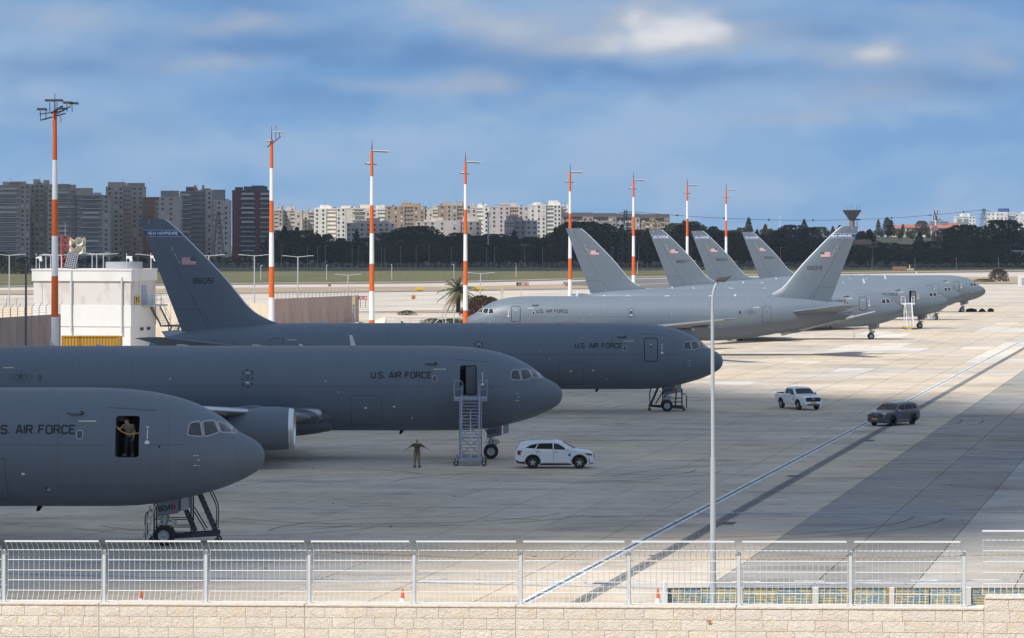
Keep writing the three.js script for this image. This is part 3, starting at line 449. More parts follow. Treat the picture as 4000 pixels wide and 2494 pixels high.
function dashes(x0, x1, y0, y1, r, t) { const l = rrect(x0, x1, y0, y1, r, 3), all = [...l, l[0]], out = []; let len = 0; const on = 0.22, off = 0.14; for (let i = 0; i < all.length - 1; i++) { const [a, b] = [all[i], all[i + 1]], L = Math.hypot(b[0] - a[0], b[1] - a[1]); let s = 0; while (s < L - 1e-6) { const phase = (len + s) % (on + off), run = Math.min(L - s, (phase < on ? on : on + off) - phase + 1e-6); if (phase < on) out.push(strip([[lerp(a[0], b[0], s / L), lerp(a[1], b[1], s / L)], [lerp(a[0], b[0], (s + run) / L), lerp(a[1], b[1], (s + run) / L)]], t)); s += run; } len += L; } return join(out); }
function star(r, x, y) { const p = []; for (let i = 0; i < 10; i++) { const a = PI / 2 + i * PI / 5, q = i % 2 ? r * 0.382 : r; p.push([x + q * Math.cos(a), y + q * Math.sin(a)]); } return p; }
const ring = (r, x, y, t, n = 28) => { const p = []; for (let i = 0; i <= n; i++) p.push([x + r * Math.cos(i * 2 * PI / n), y + r * Math.sin(i * 2 * PI / n)]); p[n] = p[0]; return strip(p, t, true); };
const rectS = (x0, x1, y0, y1) => flat([[x0, y0], [x1, y0], [x1, y1], [x0, y1]]);
// everything that is the same on every aircraft, one geometry for each flank
const SIDE = {};
for (const s of [1, -1]) {
  const on = (g, off, max) => onSkin(g.translate(0.2, 0.15, 0), s, off, max), still = (g, off, max) => onSkin(g, s, off, max);
  SIDE[s] = {
    panes: WINDOWS.map((w) => still(flat(winShape(w, -0.035, 0.07)), 0.03, 0.1)), frames: WINDOWS.map((w) => { const l = winShape(w, 0.02, 0.06); return still(strip([...l, l[0]], 0.06, true), 0.022, 0.08); }),
    doorLine: still(outline(DOOR[0], DOOR[1], DOOR[2], DOOR[3], 0.13, 0.07), 0.012, 0.15), doorKnob: on(disc(0.06, -6.2, 5.2), 0.014), doorPlate: on(rectS(-6.28, -6.12, 5.36, 5.41), 0.012),
    lever: on(join([rectS(-5.35, -5.24, 5.36, 5.41), rectS(-5.31, -5.27, 4.86, 5.3)]), 0.014), arrow: on(flat([[-5.4, 4.64], [-5.19, 4.64], [-5.19, 4.74], [-5.295, 4.82], [-5.4, 4.74]]), 0.012),
    light: on(rectS(-8.4, -7.6, 5.63, 5.68), 0.012), window: on(flat(rrect(-8.43, -8.21, 4.9, 5.22, 0.09)), 0.012), windowFrame: on(outline(-8.46, -8.18, 4.87, 5.25, 0.1, 0.045), 0.018, 0.1),
    hatch: on(join([dashes(-20.42, -19.82, 4.55, 5.6, 0.18, 0.07)]), 0.012), hatchWindow: on(flat(rrect(-20.24, -20.0, 4.96, 5.34, 0.09)), 0.014), hatchMarks: on(join([rectS(-20.23, -20.0, 5.4, 5.44), rectS(-20.23, -20.0, 4.78, 4.86)]), 0.012),
    rearDoor: on(dashes(-37.0, -35.95, 3.95, 5.85, 0.12, 0.055), 0.012), rearKnob: on(disc(0.06, -36.5, 5.2), 0.014), rearWindow: on(flat(rrect(-33.35, -33.1, 4.95, 5.32, 0.09)), 0.014),
    insignia: on(join([ring(0.37, -34.45, 5.2, 0.035), flat(star(0.34, -34.45, 5.2)), outline(-35.16, -34.84, 5.1, 5.3, 0.02, 0.035), outline(-34.06, -33.74, 5.1, 5.3, 0.02, 0.035)]), 0.012),
    rearLight: on(rectS(-35.6, -34.9, 5.72, 5.77), 0.012), cargo: on(outline(-13.6, -11.65, 2.1, 4.0, 0.12, 0.03), 0.01), plates: on(join([rectS(-12.75, -12.6, 3.15, 3.27), rectS(-10.95, -10.8, 3.24, 3.34), rectS(-14.4, -14.34, 4.2, 4.26)]), 0.012),
    seams: on(join([strip([[-32, 4.6], [-7.0, 4.6]], 0.018), strip([[-5.4, 4.6], [-3.6, 4.6]], 0.018), strip([[-9.3, 2.1], [-9.3, 6.9]], 0.014), strip([[-16.4, 4.7], [-16.4, 7.0]], 0.014), strip([[-27.4, 4.7], [-27.4, 7.0]], 0.014), strip([[-31.2, 2.4], [-31.2, 7.0]], 0.014), strip([[-4.35, 2.4], [-4.35, 6.6]], 0.014), strip([[-7.1, 6.25], [-4.95, 6.1]], 0.03), strip([[-9.3, 2.7], [-4.4, 2.7]], 0.014)]), 0.008, 0.5),
    ports: on(join([disc(0.05, -4.75, 4.52), disc(0.035, -1.55, 4.85), disc(0.05, -9.9, 2.62)]), 0.014), ports2: on(join([disc(0.08, -9.78, 2.55), disc(0.06, -15.2, 4.9), disc(0.06, -25, 5.05), disc(0.07, -29.3, 3.6), disc(0.07, -31.0, 3.7), disc(0.07, -31.0, 3.35)]), 0.012),
    title: textOn('U.S. AIR FORCE', 0.42, 0.072, s > 0 ? -8.34 - lettering('U.S. AIR FORCE', 0.42, 0.072, 0.235).w : -8.5, 5.23, s, skin, 0.014, 0.235),
  };
}
G.pitots = join([[-3.0, 4.25], [-3.0, 3.8]].flatMap(([x, y]) => [bar([x, y, skin(x, y)], [x, y, skin(x, y) + 0.09], 0.03), bar([x, y, skin(x, y) + 0.09], [x + 0.22, y, skin(x, y) + 0.09], 0.018)]).concat([ball(0.06, -2.83, 4.04, skin(-2.83, 4.04), 8)]));
G.camPod = (() => { const x = -8.35, y = 6.18, z = skin(x, y); return new THREE.SphereGeometry(1, 16, 10).scale(0.42, 0.13, 0.16).translate(x, y, z + 0.02); })();
G.camLens = new THREE.CylinderGeometry(0.1, 0.1, 0.06, 14).rotateX(PI / 2).translate(-8.1, 6.17, skin(-8.1, 6.17) + 0.1);
G.fairing = new THREE.SphereGeometry(1, 40, 20).scale(6.8, 1.12, 2.72).translate(-20.4, 2.42, 0);
G.wingLight = join([latheX([[0.02, 0], [0.5, -0.04], [0.72, -0.3], [0.8, -0.9], [0.74, -2.0], [0.4, -3.3], [0.02, -3.9]], 20).scale(1, 0.62, 0.9).translate(-15.1, 2.98, 2.3)]);
G.boomPod = new THREE.SphereGeometry(1, 20, 12).scale(1.6, 0.32, 0.36).translate(-39.2, 3.02, 0);
G.boom = join([bar([-38.2, 2.62, 0], [-47.0, 4.7, 0], 0.26, 0.2, 14), bar([-47.0, 4.7, 0], [-49.6, 5.32, 0], 0.11, 0.1, 10)]);
G.ruddevator = poly([[0, 0], [-1.1, 0.1], [-1.5, 1.15], [-0.85, 1.15]], 0.07, 0.02);
G.cables = join([bar([0, 0.02, 0], [0, 1.86, 0], 0.02, 0.02, 5), bar([0.05, 0.3, 0], [0.05, 0.6, 0], 0.05, 0.05, 6)]);
const dorsal = [[-13.2, 0.72, 0.34, 'white'], [-16.5, 0.16, 0.3, 'white'], [-19, 0.12, 0.7, 'cream'], [-23.6, 0.12, 0.9, 'white'], [-26, 0.2, 0.26, 'teal'], [-29.2, 0.14, 0.5, 'white'], [-32.4, 0.3, 0.3, 'white']].map(([x, h, c, k]) => [blade(x, YT(-x) - 0.04, h, c), k]);
const TEAL = mat(0.12, 0.4, 0.4, 0.6);
G.belly = blade(-10.1, 0, 0.26, 0.28).scale(1, -1, 1).translate(0, 1.83, 0);
G.flag = (() => {     // stripes and canton, 1.16 by 0.64, from x = 0 to the right
  const red = [], white = []; for (let i = 0; i < 13; i++) { const y = 0.64 - (i + 1) * 0.0492; (i % 2 ? white : red).push(rectS(i < 7 ? 0.46 : 0, 1.16, y, y + 0.0492)); }
  return { red: join(red), white: join(white), blue: rectS(0, 0.46, 0.295, 0.64), stars: join(Array.from({ length: 20 }, (_, k) => disc(0.018, 0.06 + (k % 5) * 0.085, 0.34 + Math.floor(k / 5) * 0.085, 5))) };
})();
function finDecal(g, s, off) { const r = drape(g, finZ, off, 0.5); return s > 0 ? r : mirrorZ(r); }
const FINMARKS = {};
for (const s of [1, -1]) {
  const fl = {}; for (const [k, g] of Object.entries(G.flag)) { const c = g.clone(); c.scale(-1, 1, 1); c.translate(-42.98, 11.95, 0); fl[k] = finDecal(prep(c), s, k === 'stars' ? 0.02 : 0.014); }   // the canton lies towards the nose on both flanks
  const row = (y0, y1, i0, i1) => { const pts = []; for (const y of [y0, y1]) pts.push([-(TEX_(y) - i0), y], [-(LEX(y) + i1), y]); return flat([pts[0], pts[1], pts[3], pts[2]]); };
  FINMARKS[s] = { ...fl, band: finDecal(row(14.3, 14.76, 0.05, 0.12), s, 0.012), edge: finDecal(join([row(14.27, 14.3, 0.05, 0.12), row(14.76, 14.79, 0.05, 0.12)]), s, 0.012), name: textOn('NEW HAMPSHIRE', 0.27, 0.056, s > 0 ? -46.92 : -44.3, 14.395, s, finZ, 0.02, 0.16), dash: finDecal(join([[13.4, 13.1], [12.9, 12.5], [12.35, 12.05]].map(([a, b]) => strip([[-HINGE(a) + 0.5, a], [-HINGE(b) + 0.5, b]], 0.04))), s, 0.012), seams: finDecal(join([strip([[-TEX_(8.3) + 0.1, 8.3], [-HINGE(8.3) + 0.05, 8.32]], 0.03), strip([[-HINGE(8.3) + 0.3, 8.3], [-HINGE(6.95) + 0.45, 6.95]], 0.03)]), s, 0.012), tip: finDecal(strip([[-46.9, 15.35], [-46.75, 15.64]], 0.04), s, 0.012) };
}
function aircraft(label, p, ry, o) {
  const t = thing('tanker_aircraft', label, 'aircraft', p, ry, 'grey tanker aircraft parked on the apron');
  part('fuselage', o.open ? G.bodyOpen : G.body, o.open ? G.bodyOpenMats : PAINT, t);
  part('radome', G.radome, RADOME, t);
  for (const s of [1, -1]) {
    const S = SIDE[s], fl = (g) => s > 0 ? g : (g.mz ??= mirrorZ(g));
    const w = part('wing', fl(G.wing), PAINT, t);
    part('slat', fl(G.slat), METAL, w); part('flap', fl(G.flap), PAINT, w); for (const f of G.flapFairing) part('flap_fairing', fl(f), PAINT, w);
    part('wing_light_fairing', fl(G.wingLight), mat(0.42, 0.43, 0.45, 0.35, 0.9), w);
    part('stabilizer', fl(G.stabilizer), PAINT, t);
    const e = group('engine', t); e.position.set(-16.55, 2.42, s * 7.95);
    part('nacelle', G.nacelle, PAINT, e); part('intake_lip', G.lip, CHROME, e); part('fan', G.fanDisc, DARKMETAL, e); part('fan_blades', G.blades, mat(0.2, 0.2, 0.21, 0.35, 0.9), e); part('exhaust_core', G.core, METAL, e); part('pylon', G.pylon, PAINT, e);
    S.panes.forEach((g, i) => { const pn = part('cockpit_window', g, COCKPIT, t); part('window_frame', S.frames[i], FRAME, pn); });
    if (!(o.open && s > 0)) { const d = part('door_outline', S.doorLine, BLACK_MARK, t); part('door_knob', S.doorKnob, BLACK_MARK, d); part('door_plate', S.doorPlate, WHITE_MARK, d); }
    part('door_lever', S.lever, WHITE_MARK, t); part('arrow_placard', S.arrow, WHITE_MARK, t); part('light_strip', S.light, CREAM_MARK, t); part('light_strip', S.rearLight, CREAM_MARK, t);
    const cw = part('cabin_window', S.window, CABIN_GLASS, t); part('window_frame', S.windowFrame, FRAME, cw);
    const hw = part('hatch_window', S.hatchWindow, CABIN_GLASS, t); part('hatch_outline', S.hatch, BLACK_MARK, hw); part('hatch_placards', S.hatchMarks, WHITE_MARK, hw);
    const rd = part('rear_door_outline', S.rearDoor, BLACK_MARK, t); part('door_knob', S.rearKnob, BLACK_MARK, rd); part('cabin_window', S.rearWindow, CABIN_GLASS, t);
    part('star_insignia', S.insignia, PANEL, t); part('cargo_door_outline', S.cargo, PANEL, t); part('placards', S.plates, WHITE_MARK, t); part('skin_seams', S.seams, PANEL, t); part('drain_ports', S.ports, BLACK_MARK, t); part('cover_plates', S.ports2, mat(0.4, 0.4, 0.38, 0.6), t);
    part('service_title', S.title, BLACK_MARK, t); part('pitot_probes', fl(G.pitots), METAL, t); const cp = part('camera_pod', fl(G.camPod), PAINT, t); part('camera_lens', fl(G.camLens), BLACK_MARK, cp);
    part('ruddevator', s > 0 ? (G.rv1 ??= G.ruddevator.clone().rotateX(0.75).translate(-44.8, 4.25, 0.1)) : (G.rv2 ??= G.ruddevator.clone().rotateX(-0.75).translate(-44.8, 4.25, -0.1)), s > 0 ? BLACK_MARK : PAINT, t);
  }
  part('wing_fairing', G.fairing, PAINT, t); part('boom_fairing', G.boomPod, PAINT, t); part('refuelling_boom', G.boom, PAINT_LIGHT, t);
  for (const [g, k] of dorsal) part('antenna', g, { white: WHITE_MARK, cream: CREAM_MARK, teal: TEAL }[k], t);
  part('antenna', G.belly, PAINT, t);
  const fin = part('fin', G.fin, PAINT, t); part('leading_edge', G.finEdge, WHITE_MARK, fin); part('rudder', G.rudder, PAINT, t);
  for (const s of [1, -1]) {
    const M = FINMARKS[s], f = part('flag', M.white, WHITE_MARK, fin); f.name = 'flag_white_stripes'; part('flag_red_stripes', M.red, RED_MARK, fin); part('flag_canton', M.blue, mat(0.02, 0.03, 0.07, 0.6), fin); part('flag_stars', M.stars, WHITE_MARK, fin);
    if (o.band) { part('state_band', M.band, NAVY, fin); part('state_band_edge', M.edge, WHITE_MARK, fin); part('state_name', M.name, WHITE_MARK, fin); }
    if (o.number) part('tail_number', textOn(o.number, 0.46, 0.064, s > 0 ? -43.2 : -41.4, 10.42, s, finZ, 0.016, 0.29), BLACK_MARK, fin);
    part('light_dashes', M.dash, CREAM_MARK, fin); part('panel_seams', M.seams, PANEL, fin); part('light_dashes', M.tip, CREAM_MARK, fin);
  }
  const ng = group('nose_gear', t); ng.position.set(-4.58, 0, 0);
  part('strut', G.noseStrut, STRUT, ng); wheel(t, 'nose', -4.58, 0.47, 0.27); wheel(t, 'nose', -4.58, 0.47, -0.27);
  for (const s of [1, -1]) { const d = part('gear_door', G.noseDoor, PAINT, ng); d.position.set(0.36, 0, s * 0.5); const d2 = part('gear_door', G.noseDoorFront, PAINT_LIGHT, ng); d2.position.set(0.42, 0, s * 0.46); if (s > 0 && o.gear) { const n = part('gear_number', prep(lettering(o.gear, 0.25, 0.05, 0.2).g.rotateZ(0.15).translate(-0.2, 1.58, 0.53)), BLACK_MARK, ng); part('red_stripe', box(0.05, 0.6, 0.006, 0.47, 1.84, 0.53), RED_MARK, ng); } }
  for (const s of [1, -1]) { const mg = group('main_gear', t); mg.position.set(-24.2, 0, s * 4.65); part('strut', G.mainStrut, STRUT, mg); for (const dx of [-0.72, 0.72]) for (const dz of [-0.55, 0.55]) wheel(t, 'main', -24.2 + dx, 0.57, s * 4.65 + dz); }
  if (o.chain) part('grounding_cable', G.cables, CREAM_MARK, t).position.set(-7.0, 0, 0.2);
  return t;
}
const s2d = (s) => F / s;
const PLANES = [
  ['dark grey tanker aircraft nearest the fence, crewman in its open door', 1034, 85.6, 0, { open: true, gear: '6048', number: '86048', band: true }],
  ['shaded grey tanker aircraft with metal boarding stairs at its open door', 2198, 61.2, 0, { open: true, gear: '6053', number: '86053', band: true }],
  ['shaded grey tanker aircraft with tail number 86051 and a lamp post before its nose', 2825, 47.9, 0, { gear: '6051', number: '86051', band: true }],
  ['sunlit grey tanker aircraft facing left with tail number 66013', 1822, 32.2, PI, { number: '66013', band: true }],
  ['sunlit grey tanker aircraft facing right whose fin has a flag but no number', 3530, 27.7, 0, { chain: true }],
  ['sunlit grey tanker aircraft with tail number 86047 and white boarding stairs', 3706, 24.6, 0, { open: true, number: '86047', band: true, gear: '6047' }],
  ['sunlit grey tanker aircraft with tail number 66020', 3757, 22.2, 0, { number: '66020', band: true }],
  ['farthest sunlit grey tanker aircraft with tail number 86054', 3851, 20.0, 0, { number: '86054', band: true }],
].map(([label, px, s, ry, o]) => { const d = s2d(s); return { d, x: (px - CX) / s, o: aircraft(label, [(px - CX) / s, 0, -d], ry, o) }; });
// ---------------------------------------------------------------- stone wall and mesh fence in front
const FP0 = V(-10.0, 6.845, -60), FDIR = V(18.84, 0, 4.2), FL = FDIR.length(), SLOPE = 0.395 / FL, FANG = Math.atan2(-4.2, 18.84);
const stoneBump = tex(512, (u, v) => { const a = tfbm(u, v, 14, 14, 3, 3), b = tfbm(u, v, 34, 30, 7, 4), c = Math.abs(tfbm(u, v, 22, 26, 17, 3) - 0.5) * 2; return 0.35 * a + 0.4 * b + 0.45 * c; }); stoneBump.repeat.set(1.6, 1.6);
const stoneCol = tex(512, (u, v) => { const k = 0.90 + 0.16 * (tfbm(u, v, 8, 8, 23, 5) - 0.5) + 0.10 * (tfbm(u, v, 50, 50, 29, 3) - 0.5), o = sstep(0.6, 0.75, tfbm(u, v, 6, 6, 37, 4)); return [k, k * lerp(1, 0.95, o), k * lerp(1, 0.86, o)]; }); stoneCol.repeat.set(0.9, 0.9);
const STONES = [[0.79, 0.70, 0.59], [0.81, 0.73, 0.625], [0.78, 0.695, 0.60], [0.83, 0.745, 0.62], [0.80, 0.675, 0.52]].map((c) => mat(...c, 0.92, 0, { map: stoneCol, bumpMap: stoneBump, bumpScale: 0.022 }));
{
  const wall = thing('stone_wall', 'low wall of cream rough-faced stone blocks below the mesh fence', 'wall', FP0.toArray(), FANG);
  const R = rand(31), ext = -1.6, end = 19.05, sl = (g) => { const p = g.attributes.position; for (let i = 0; i < p.count; i++) p.setY(i, p.getY(i) + SLOPE * p.getX(i)); g.computeVertexNormals(); return g; };
  part('core', sl(box(end - ext, 6.72, 0.40, (end + ext) / 2, -6.72 / 2 - 0.05, -0.176)), mat(0.60, 0.52, 0.43, 0.95), wall);
  part('core', sl(box(5, 6.92, 0.40, end + 2.5, -6.92 / 2 + 0.14, -0.176)), mat(0.60, 0.52, 0.43, 0.95), wall);
  const joints = [-2, 2.05, 6.2, 10.33, 14.5, 19.05, 24.05], mort = 0.008;
  function stone(u0, u1, v0, v1) {
    const nx = 7, ny = 3, w = u1 - u0 - mort, h = v1 - v0 - mort, g = new THREE.BoxGeometry(w, h, 0.1, nx, ny, 1), p = g.attributes.position, s = R() * 50;
    for (let i = 0; i < p.count; i++) if (p.getZ(i) > 0) { const ex = Math.min(1, (w / 2 - Math.abs(p.getX(i))) / 0.06), ey = Math.min(1, (h / 2 - Math.abs(p.getY(i))) / 0.05), e = Math.min(ex, ey); p.setZ(i, 0.05 + (0.002 + 0.012 * fbm(p.getX(i) * 9 + s, p.getY(i) * 13, s, 3) * (e > 0.01 ? 1 : 0.5))); }
    g.translate((u0 + u1) / 2, (v0 + v1) / 2, -0.02); const q = uvm(toCreasedNormals(sl(g), 0.25), 1, s);
    part('stone_block', q, STONES[Math.floor(R() * R() * 5)], wall);
  }
  for (let sct = 0; sct < joints.length - 1; sct++) {
    const a = joints[sct], b = joints[sct + 1], up = sct === joints.length - 2 ? 0.2 : 0;
    for (let r = 0; r < 5; r++) {
      const v1 = -0.055 - r * 0.205 + up; let u = a + 0.006;
      const list = [u]; while (u < b - 0.75) { u += 0.36 + 0.26 * R(); list.push(u); } if (b - 0.006 - u > 0.62) list.push(u + (b - u) * (0.4 + 0.2 * R())); list.push(b - 0.006);
      for (let k = 0; k < list.length - 1; k++) stone(list[k], list[k + 1], v1 - 0.205, v1);
    }
    part('coping', uvm(sl(new RoundedBoxGeometry(b - a - 0.015, 0.05, 0.5, 1, 0.012).translate((a + b) / 2, -0.028 + up, -0.2))), STONES[2], wall);
  }
  const leaf = part('dry_leaf', new THREE.SphereGeometry(0.04, 6, 4).scale(1.3, 0.5, 0.4).translate(14.0, SLOPE * 14 - 0.27, 0.07), mat(0.42, 0.2, 0.05, 0.8), wall);
  const fence = thing('mesh_fence', 'light grey welded mesh fence panels between posts on the stone wall', 'fence', FP0.toArray(), FANG);
  const GALV = mat(0.60, 0.64, 0.655, 0.5, 0.15), GALV2 = mat(0.72, 0.75, 0.76, 0.45, 0.1), DARKWIRE = mat(0.40, 0.42, 0.43, 0.5, 0.2), PITCH = 2.072;
  const wireG = join([tube([[0, 0.03, 0.10], [0, 0.2, 0.012], [0, 0.24, 0], [0, 0.6, 0], [0, 0.98, 0], [0, 1.02, 0.008], [0, 1.19, 0.17]], 0.0056, 5, 14)]);
  const endG = bar([0, 0.03, 0], [0, 1.1, 0], 0.004, 0.004, 4);
  const postG = join([cbox(0.06, 1.02, 0.06, 0, 0.5, 0, 0.006), box(0.12, 0.012, 0.12, 0, 0.006, 0)]), clipG = join([box(0.14, 0.018, 0.012, 0, 0.93, 0.02), box(0.14, 0.018, 0.012, 0, 0.32, 0.02)]);
  for (let i = -1; i <= 10; i++) {
    const u0 = 0.03 + i * PITCH, lift = i >= 9 ? 0.2 : 0, y0 = SLOPE * u0 + lift;
    if (i <= 9) { const po = part('post', postG, GALV, fence); po.position.set(u0, SLOPE * u0, -0.12); const c = part('clip', clipG, DARKWIRE, po); }
    if (i >= 10) break;
    const pan = group('mesh_panel', fence), a = i === 9 ? u0 + 0.34 : u0 + 0.085, L = (i === 9 ? 2.6 : PITCH - 0.14), n = i === 9 ? 24 : 18; pan.position.set(a, SLOPE * a + lift, -0.12);
    for (const [h, z] of [[0.03, 0.112], [0.22, 0.018], [0.42, 0.011], [0.615, 0.011], [0.815, 0.011], [1.01, 0.02]]) part('rail_wire', bar([0, h, z], [L, h + SLOPE * L, z], 0.0072, 0.0072, 5), GALV2, pan);
    part('top_rail', beam([0, 1.195, 0.175], [L, 1.195 + SLOPE * L, 0.175], 0.03, 0.03), GALV2, pan);
    for (let k = 0; k <= n; k++) { const x = k * L / n; part('upright_wire', wireG, GALV, pan).position.set(x, SLOPE * x, 0); }
  }
  // woven screens on the apron behind the fence
  const weave = tex(256, (u, v) => { const row = Math.floor(v * 16), f = v * 16 - row, c = u * 4 + (row % 2) * 0.5, w = Math.abs((c - Math.floor(c)) - 0.5) * 2, gap = sstep(0.0, 0.16, f) * (1 - sstep(0.72, 0.92, f)), k = (0.25 + 0.75 * gap) * (0.55 + 0.45 * sstep(0.02, 0.25, w)); return k; });
  const wcol = tex(512, (u, v) => { const row = Math.floor(v * 32), f = v * 32 - row, c = u * 8 + (row % 2) * 0.5, ci = Math.floor(c), w = Math.abs((c - ci) - 0.5) * 2, gap = sstep(0.0, 0.18, f) * (1 - sstep(0.74, 0.95, f)), k = (0.3 + 0.7 * gap) * (0.6 + 0.4 * sstep(0.02, 0.25, w)), b = sstep(0.50, 0.64, tfbm(u, v, 3, 2, 3, 4) * 0.8 + 0.2 * h3(ci % 8, row % 32, 5)); return [k * lerp(0.66, 0.24, b), k * lerp(0.55, 0.38, b), k * lerp(0.30, 0.48, b)]; });
  const wovenA = mat(1, 0.97, 0.9, 0.85, 0, { map: wcol, bumpMap: weave, bumpScale: 0.02 }), wovenT = wcol.clone(); wovenT.offset.set(0.37, 0.21); wovenT.needsUpdate = true; const wovenB = mat(0.95, 1, 1, 0.85, 0, { map: wovenT, bumpMap: weave, bumpScale: 0.02 });
  const D = 105, s = F / D, screenX = [[2605, 2740], [2742, 2876], [2902, 3037], [3039, 3172], [3196, 3330], [3332, 3466], [3492, 3629], [3631, 3764], [3794, 3931], [3933, 4068]];
  screenX.forEach(([x0, x1], k) => {
    const w = (x1 - x0) / s - 0.03, t = thing('woven_screen', ['yellow woven screen panel beside the white end post, first from the left', 'second woven screen panel from the left, directly behind the lamp post', 'third woven screen panel from the left, blotched blue and yellow', 'fourth woven screen panel from the left behind the mesh fence', 'fifth woven screen panel from the left behind the mesh fence', 'sixth woven screen panel from the left behind the mesh fence', 'seventh woven screen panel from the left, mostly faded blue', 'eighth woven screen panel from the left behind the mesh fence', 'ninth woven screen panel from the left behind the mesh fence', 'last woven screen panel at the right edge of the picture'][k], 'screen', [((x0 + x1) / 2 - CX) / s, 0, -D], 0, 'woven screens behind the fence');
    const g = box(w, 1.96, 0.05, 0, 1.03, 0), uv = g.attributes.uv; for (let i = 0; i < uv.count; i++) uv.setXY(i, uv.getX(i) * w * 0.9 + k * 0.37, uv.getY(i) * 1.35 + k * 0.23);
    part('woven_panel', g, k % 2 ? wovenB : wovenA, t); part('frame', join([box(w, 0.03, 0.07, 0, 2.015, 0), box(0.03, 2.03, 0.07, -w / 2 - 0.0151, 1.015, 0), box(w, 0.04, 0.07, 0, 0.02, 0)]), mat(0.06, 0.075, 0.08, 0.6), t);
    if (k % 2) part('brown_post', box(0.1, 2.04, 0.09, w / 2 + 0.055, 1.02, 0), mat(0.4, 0.25, 0.1, 0.8), t);
  });
  [2886, 3181, 3479, 3779].forEach((x, k) => { const t = solo('white_post', cbox(0.17, 2.06, 0.14, (x - CX) / s + 0.05, 1.03, -D + 0.02, 0.02), mat(0.72, 0.68, 0.62, 0.8), ['white concrete post nearest the lamp post between woven screens', 'second white concrete post between woven screens from the left', 'third white concrete post between woven screens from the left', 'rightmost white concrete post between woven screens'][k], 'post', 'white posts between the woven screens'); });
  solo('barrier_end', poly([[-0.13, 0], [0.16, 0], [0.12, 1.1], [0.05, 2.06], [0.02, 2.3], [-0.06, 2.32], [-0.08, 2.1], [-0.07, 1.2]], 0.3, 0.03).translate((2598 - CX) / s, 0, -D + 0.1), mat(0.78, 0.78, 0.76, 0.7), 'white sculpted end post left of the woven screens', 'post');
  // markers
  const coneG = lathe([[0.2, 0.0], [0.2, 0.03], [0.13, 0.05], [0.035, 0.75], [0.0, 0.76]], 18), bandG = lathe([[0.108, 0.205], [0.081, 0.405]], 18);
  const ORANGE = mat(0.72, 0.13, 0.03, 0.6);
  [[549, 'orange and white traffic cone behind the second fence panel'], [1572, 'orange traffic cone behind the fourth fence panel from the left'], [2570, 'orange traffic cone just left of the woven screens']].forEach(([x, l], k) => { const d = 116; const c = thing('traffic_cone', l, 'cone', [(x - CX) * d / F, 0, -d], 0, 'traffic cones behind the fence'); part('cone', coneG, ORANGE, c); part('white_band', bandG.clone().scale(1.05, 1, 1.05), mat(0.8, 0.8, 0.8, 0.6), c); });
  // lamp post
  const lp = thing('lamp_post', 'tall tapered grey lamp post standing in front of the aircraft nose', 'lamp post', [(2786 - CX) * 82 / F, 0, -82], 0);
  part('pole', join([bar([0, 0, 0], [0, 5, 0], 0.095, 0.085, 16), bar([0, 5, 0], [0, 8.1, 0], 0.082, 0.07, 16), bar([0, 8.1, 0], [-0.02, 12.1, 0], 0.058, 0.042, 14)]), mat(0.50, 0.54, 0.56, 0.45, 0.25), lp);
  part('arm', tube([[-0.02, 12.05, 0], [0.0, 12.5, 0], [0.09, 12.75, 0], [0.24, 12.86, 0]], 0.036, 8, 16), mat(0.50, 0.54, 0.56, 0.45, 0.25), lp);
  const hd = part('lamp_head', poly([[0.06, 12.83], [0.3, 12.8], [0.52, 12.98], [0.3, 12.97], [0.1, 12.95]], 0.2, 0.03), mat(0.09, 0.095, 0.10, 0.5, 0.2), lp); part('lens', box(0.14, 0.02, 0.14, 0.2, 12.805, 0), mat(0.7, 0.7, 0.68, 0.3), hd); part('collar', cbox(0.2, 0.06, 0.16, 0, 2.9, 0, 0.02), mat(0.3, 0.32, 0.33, 0.5, 0.4), lp);
}
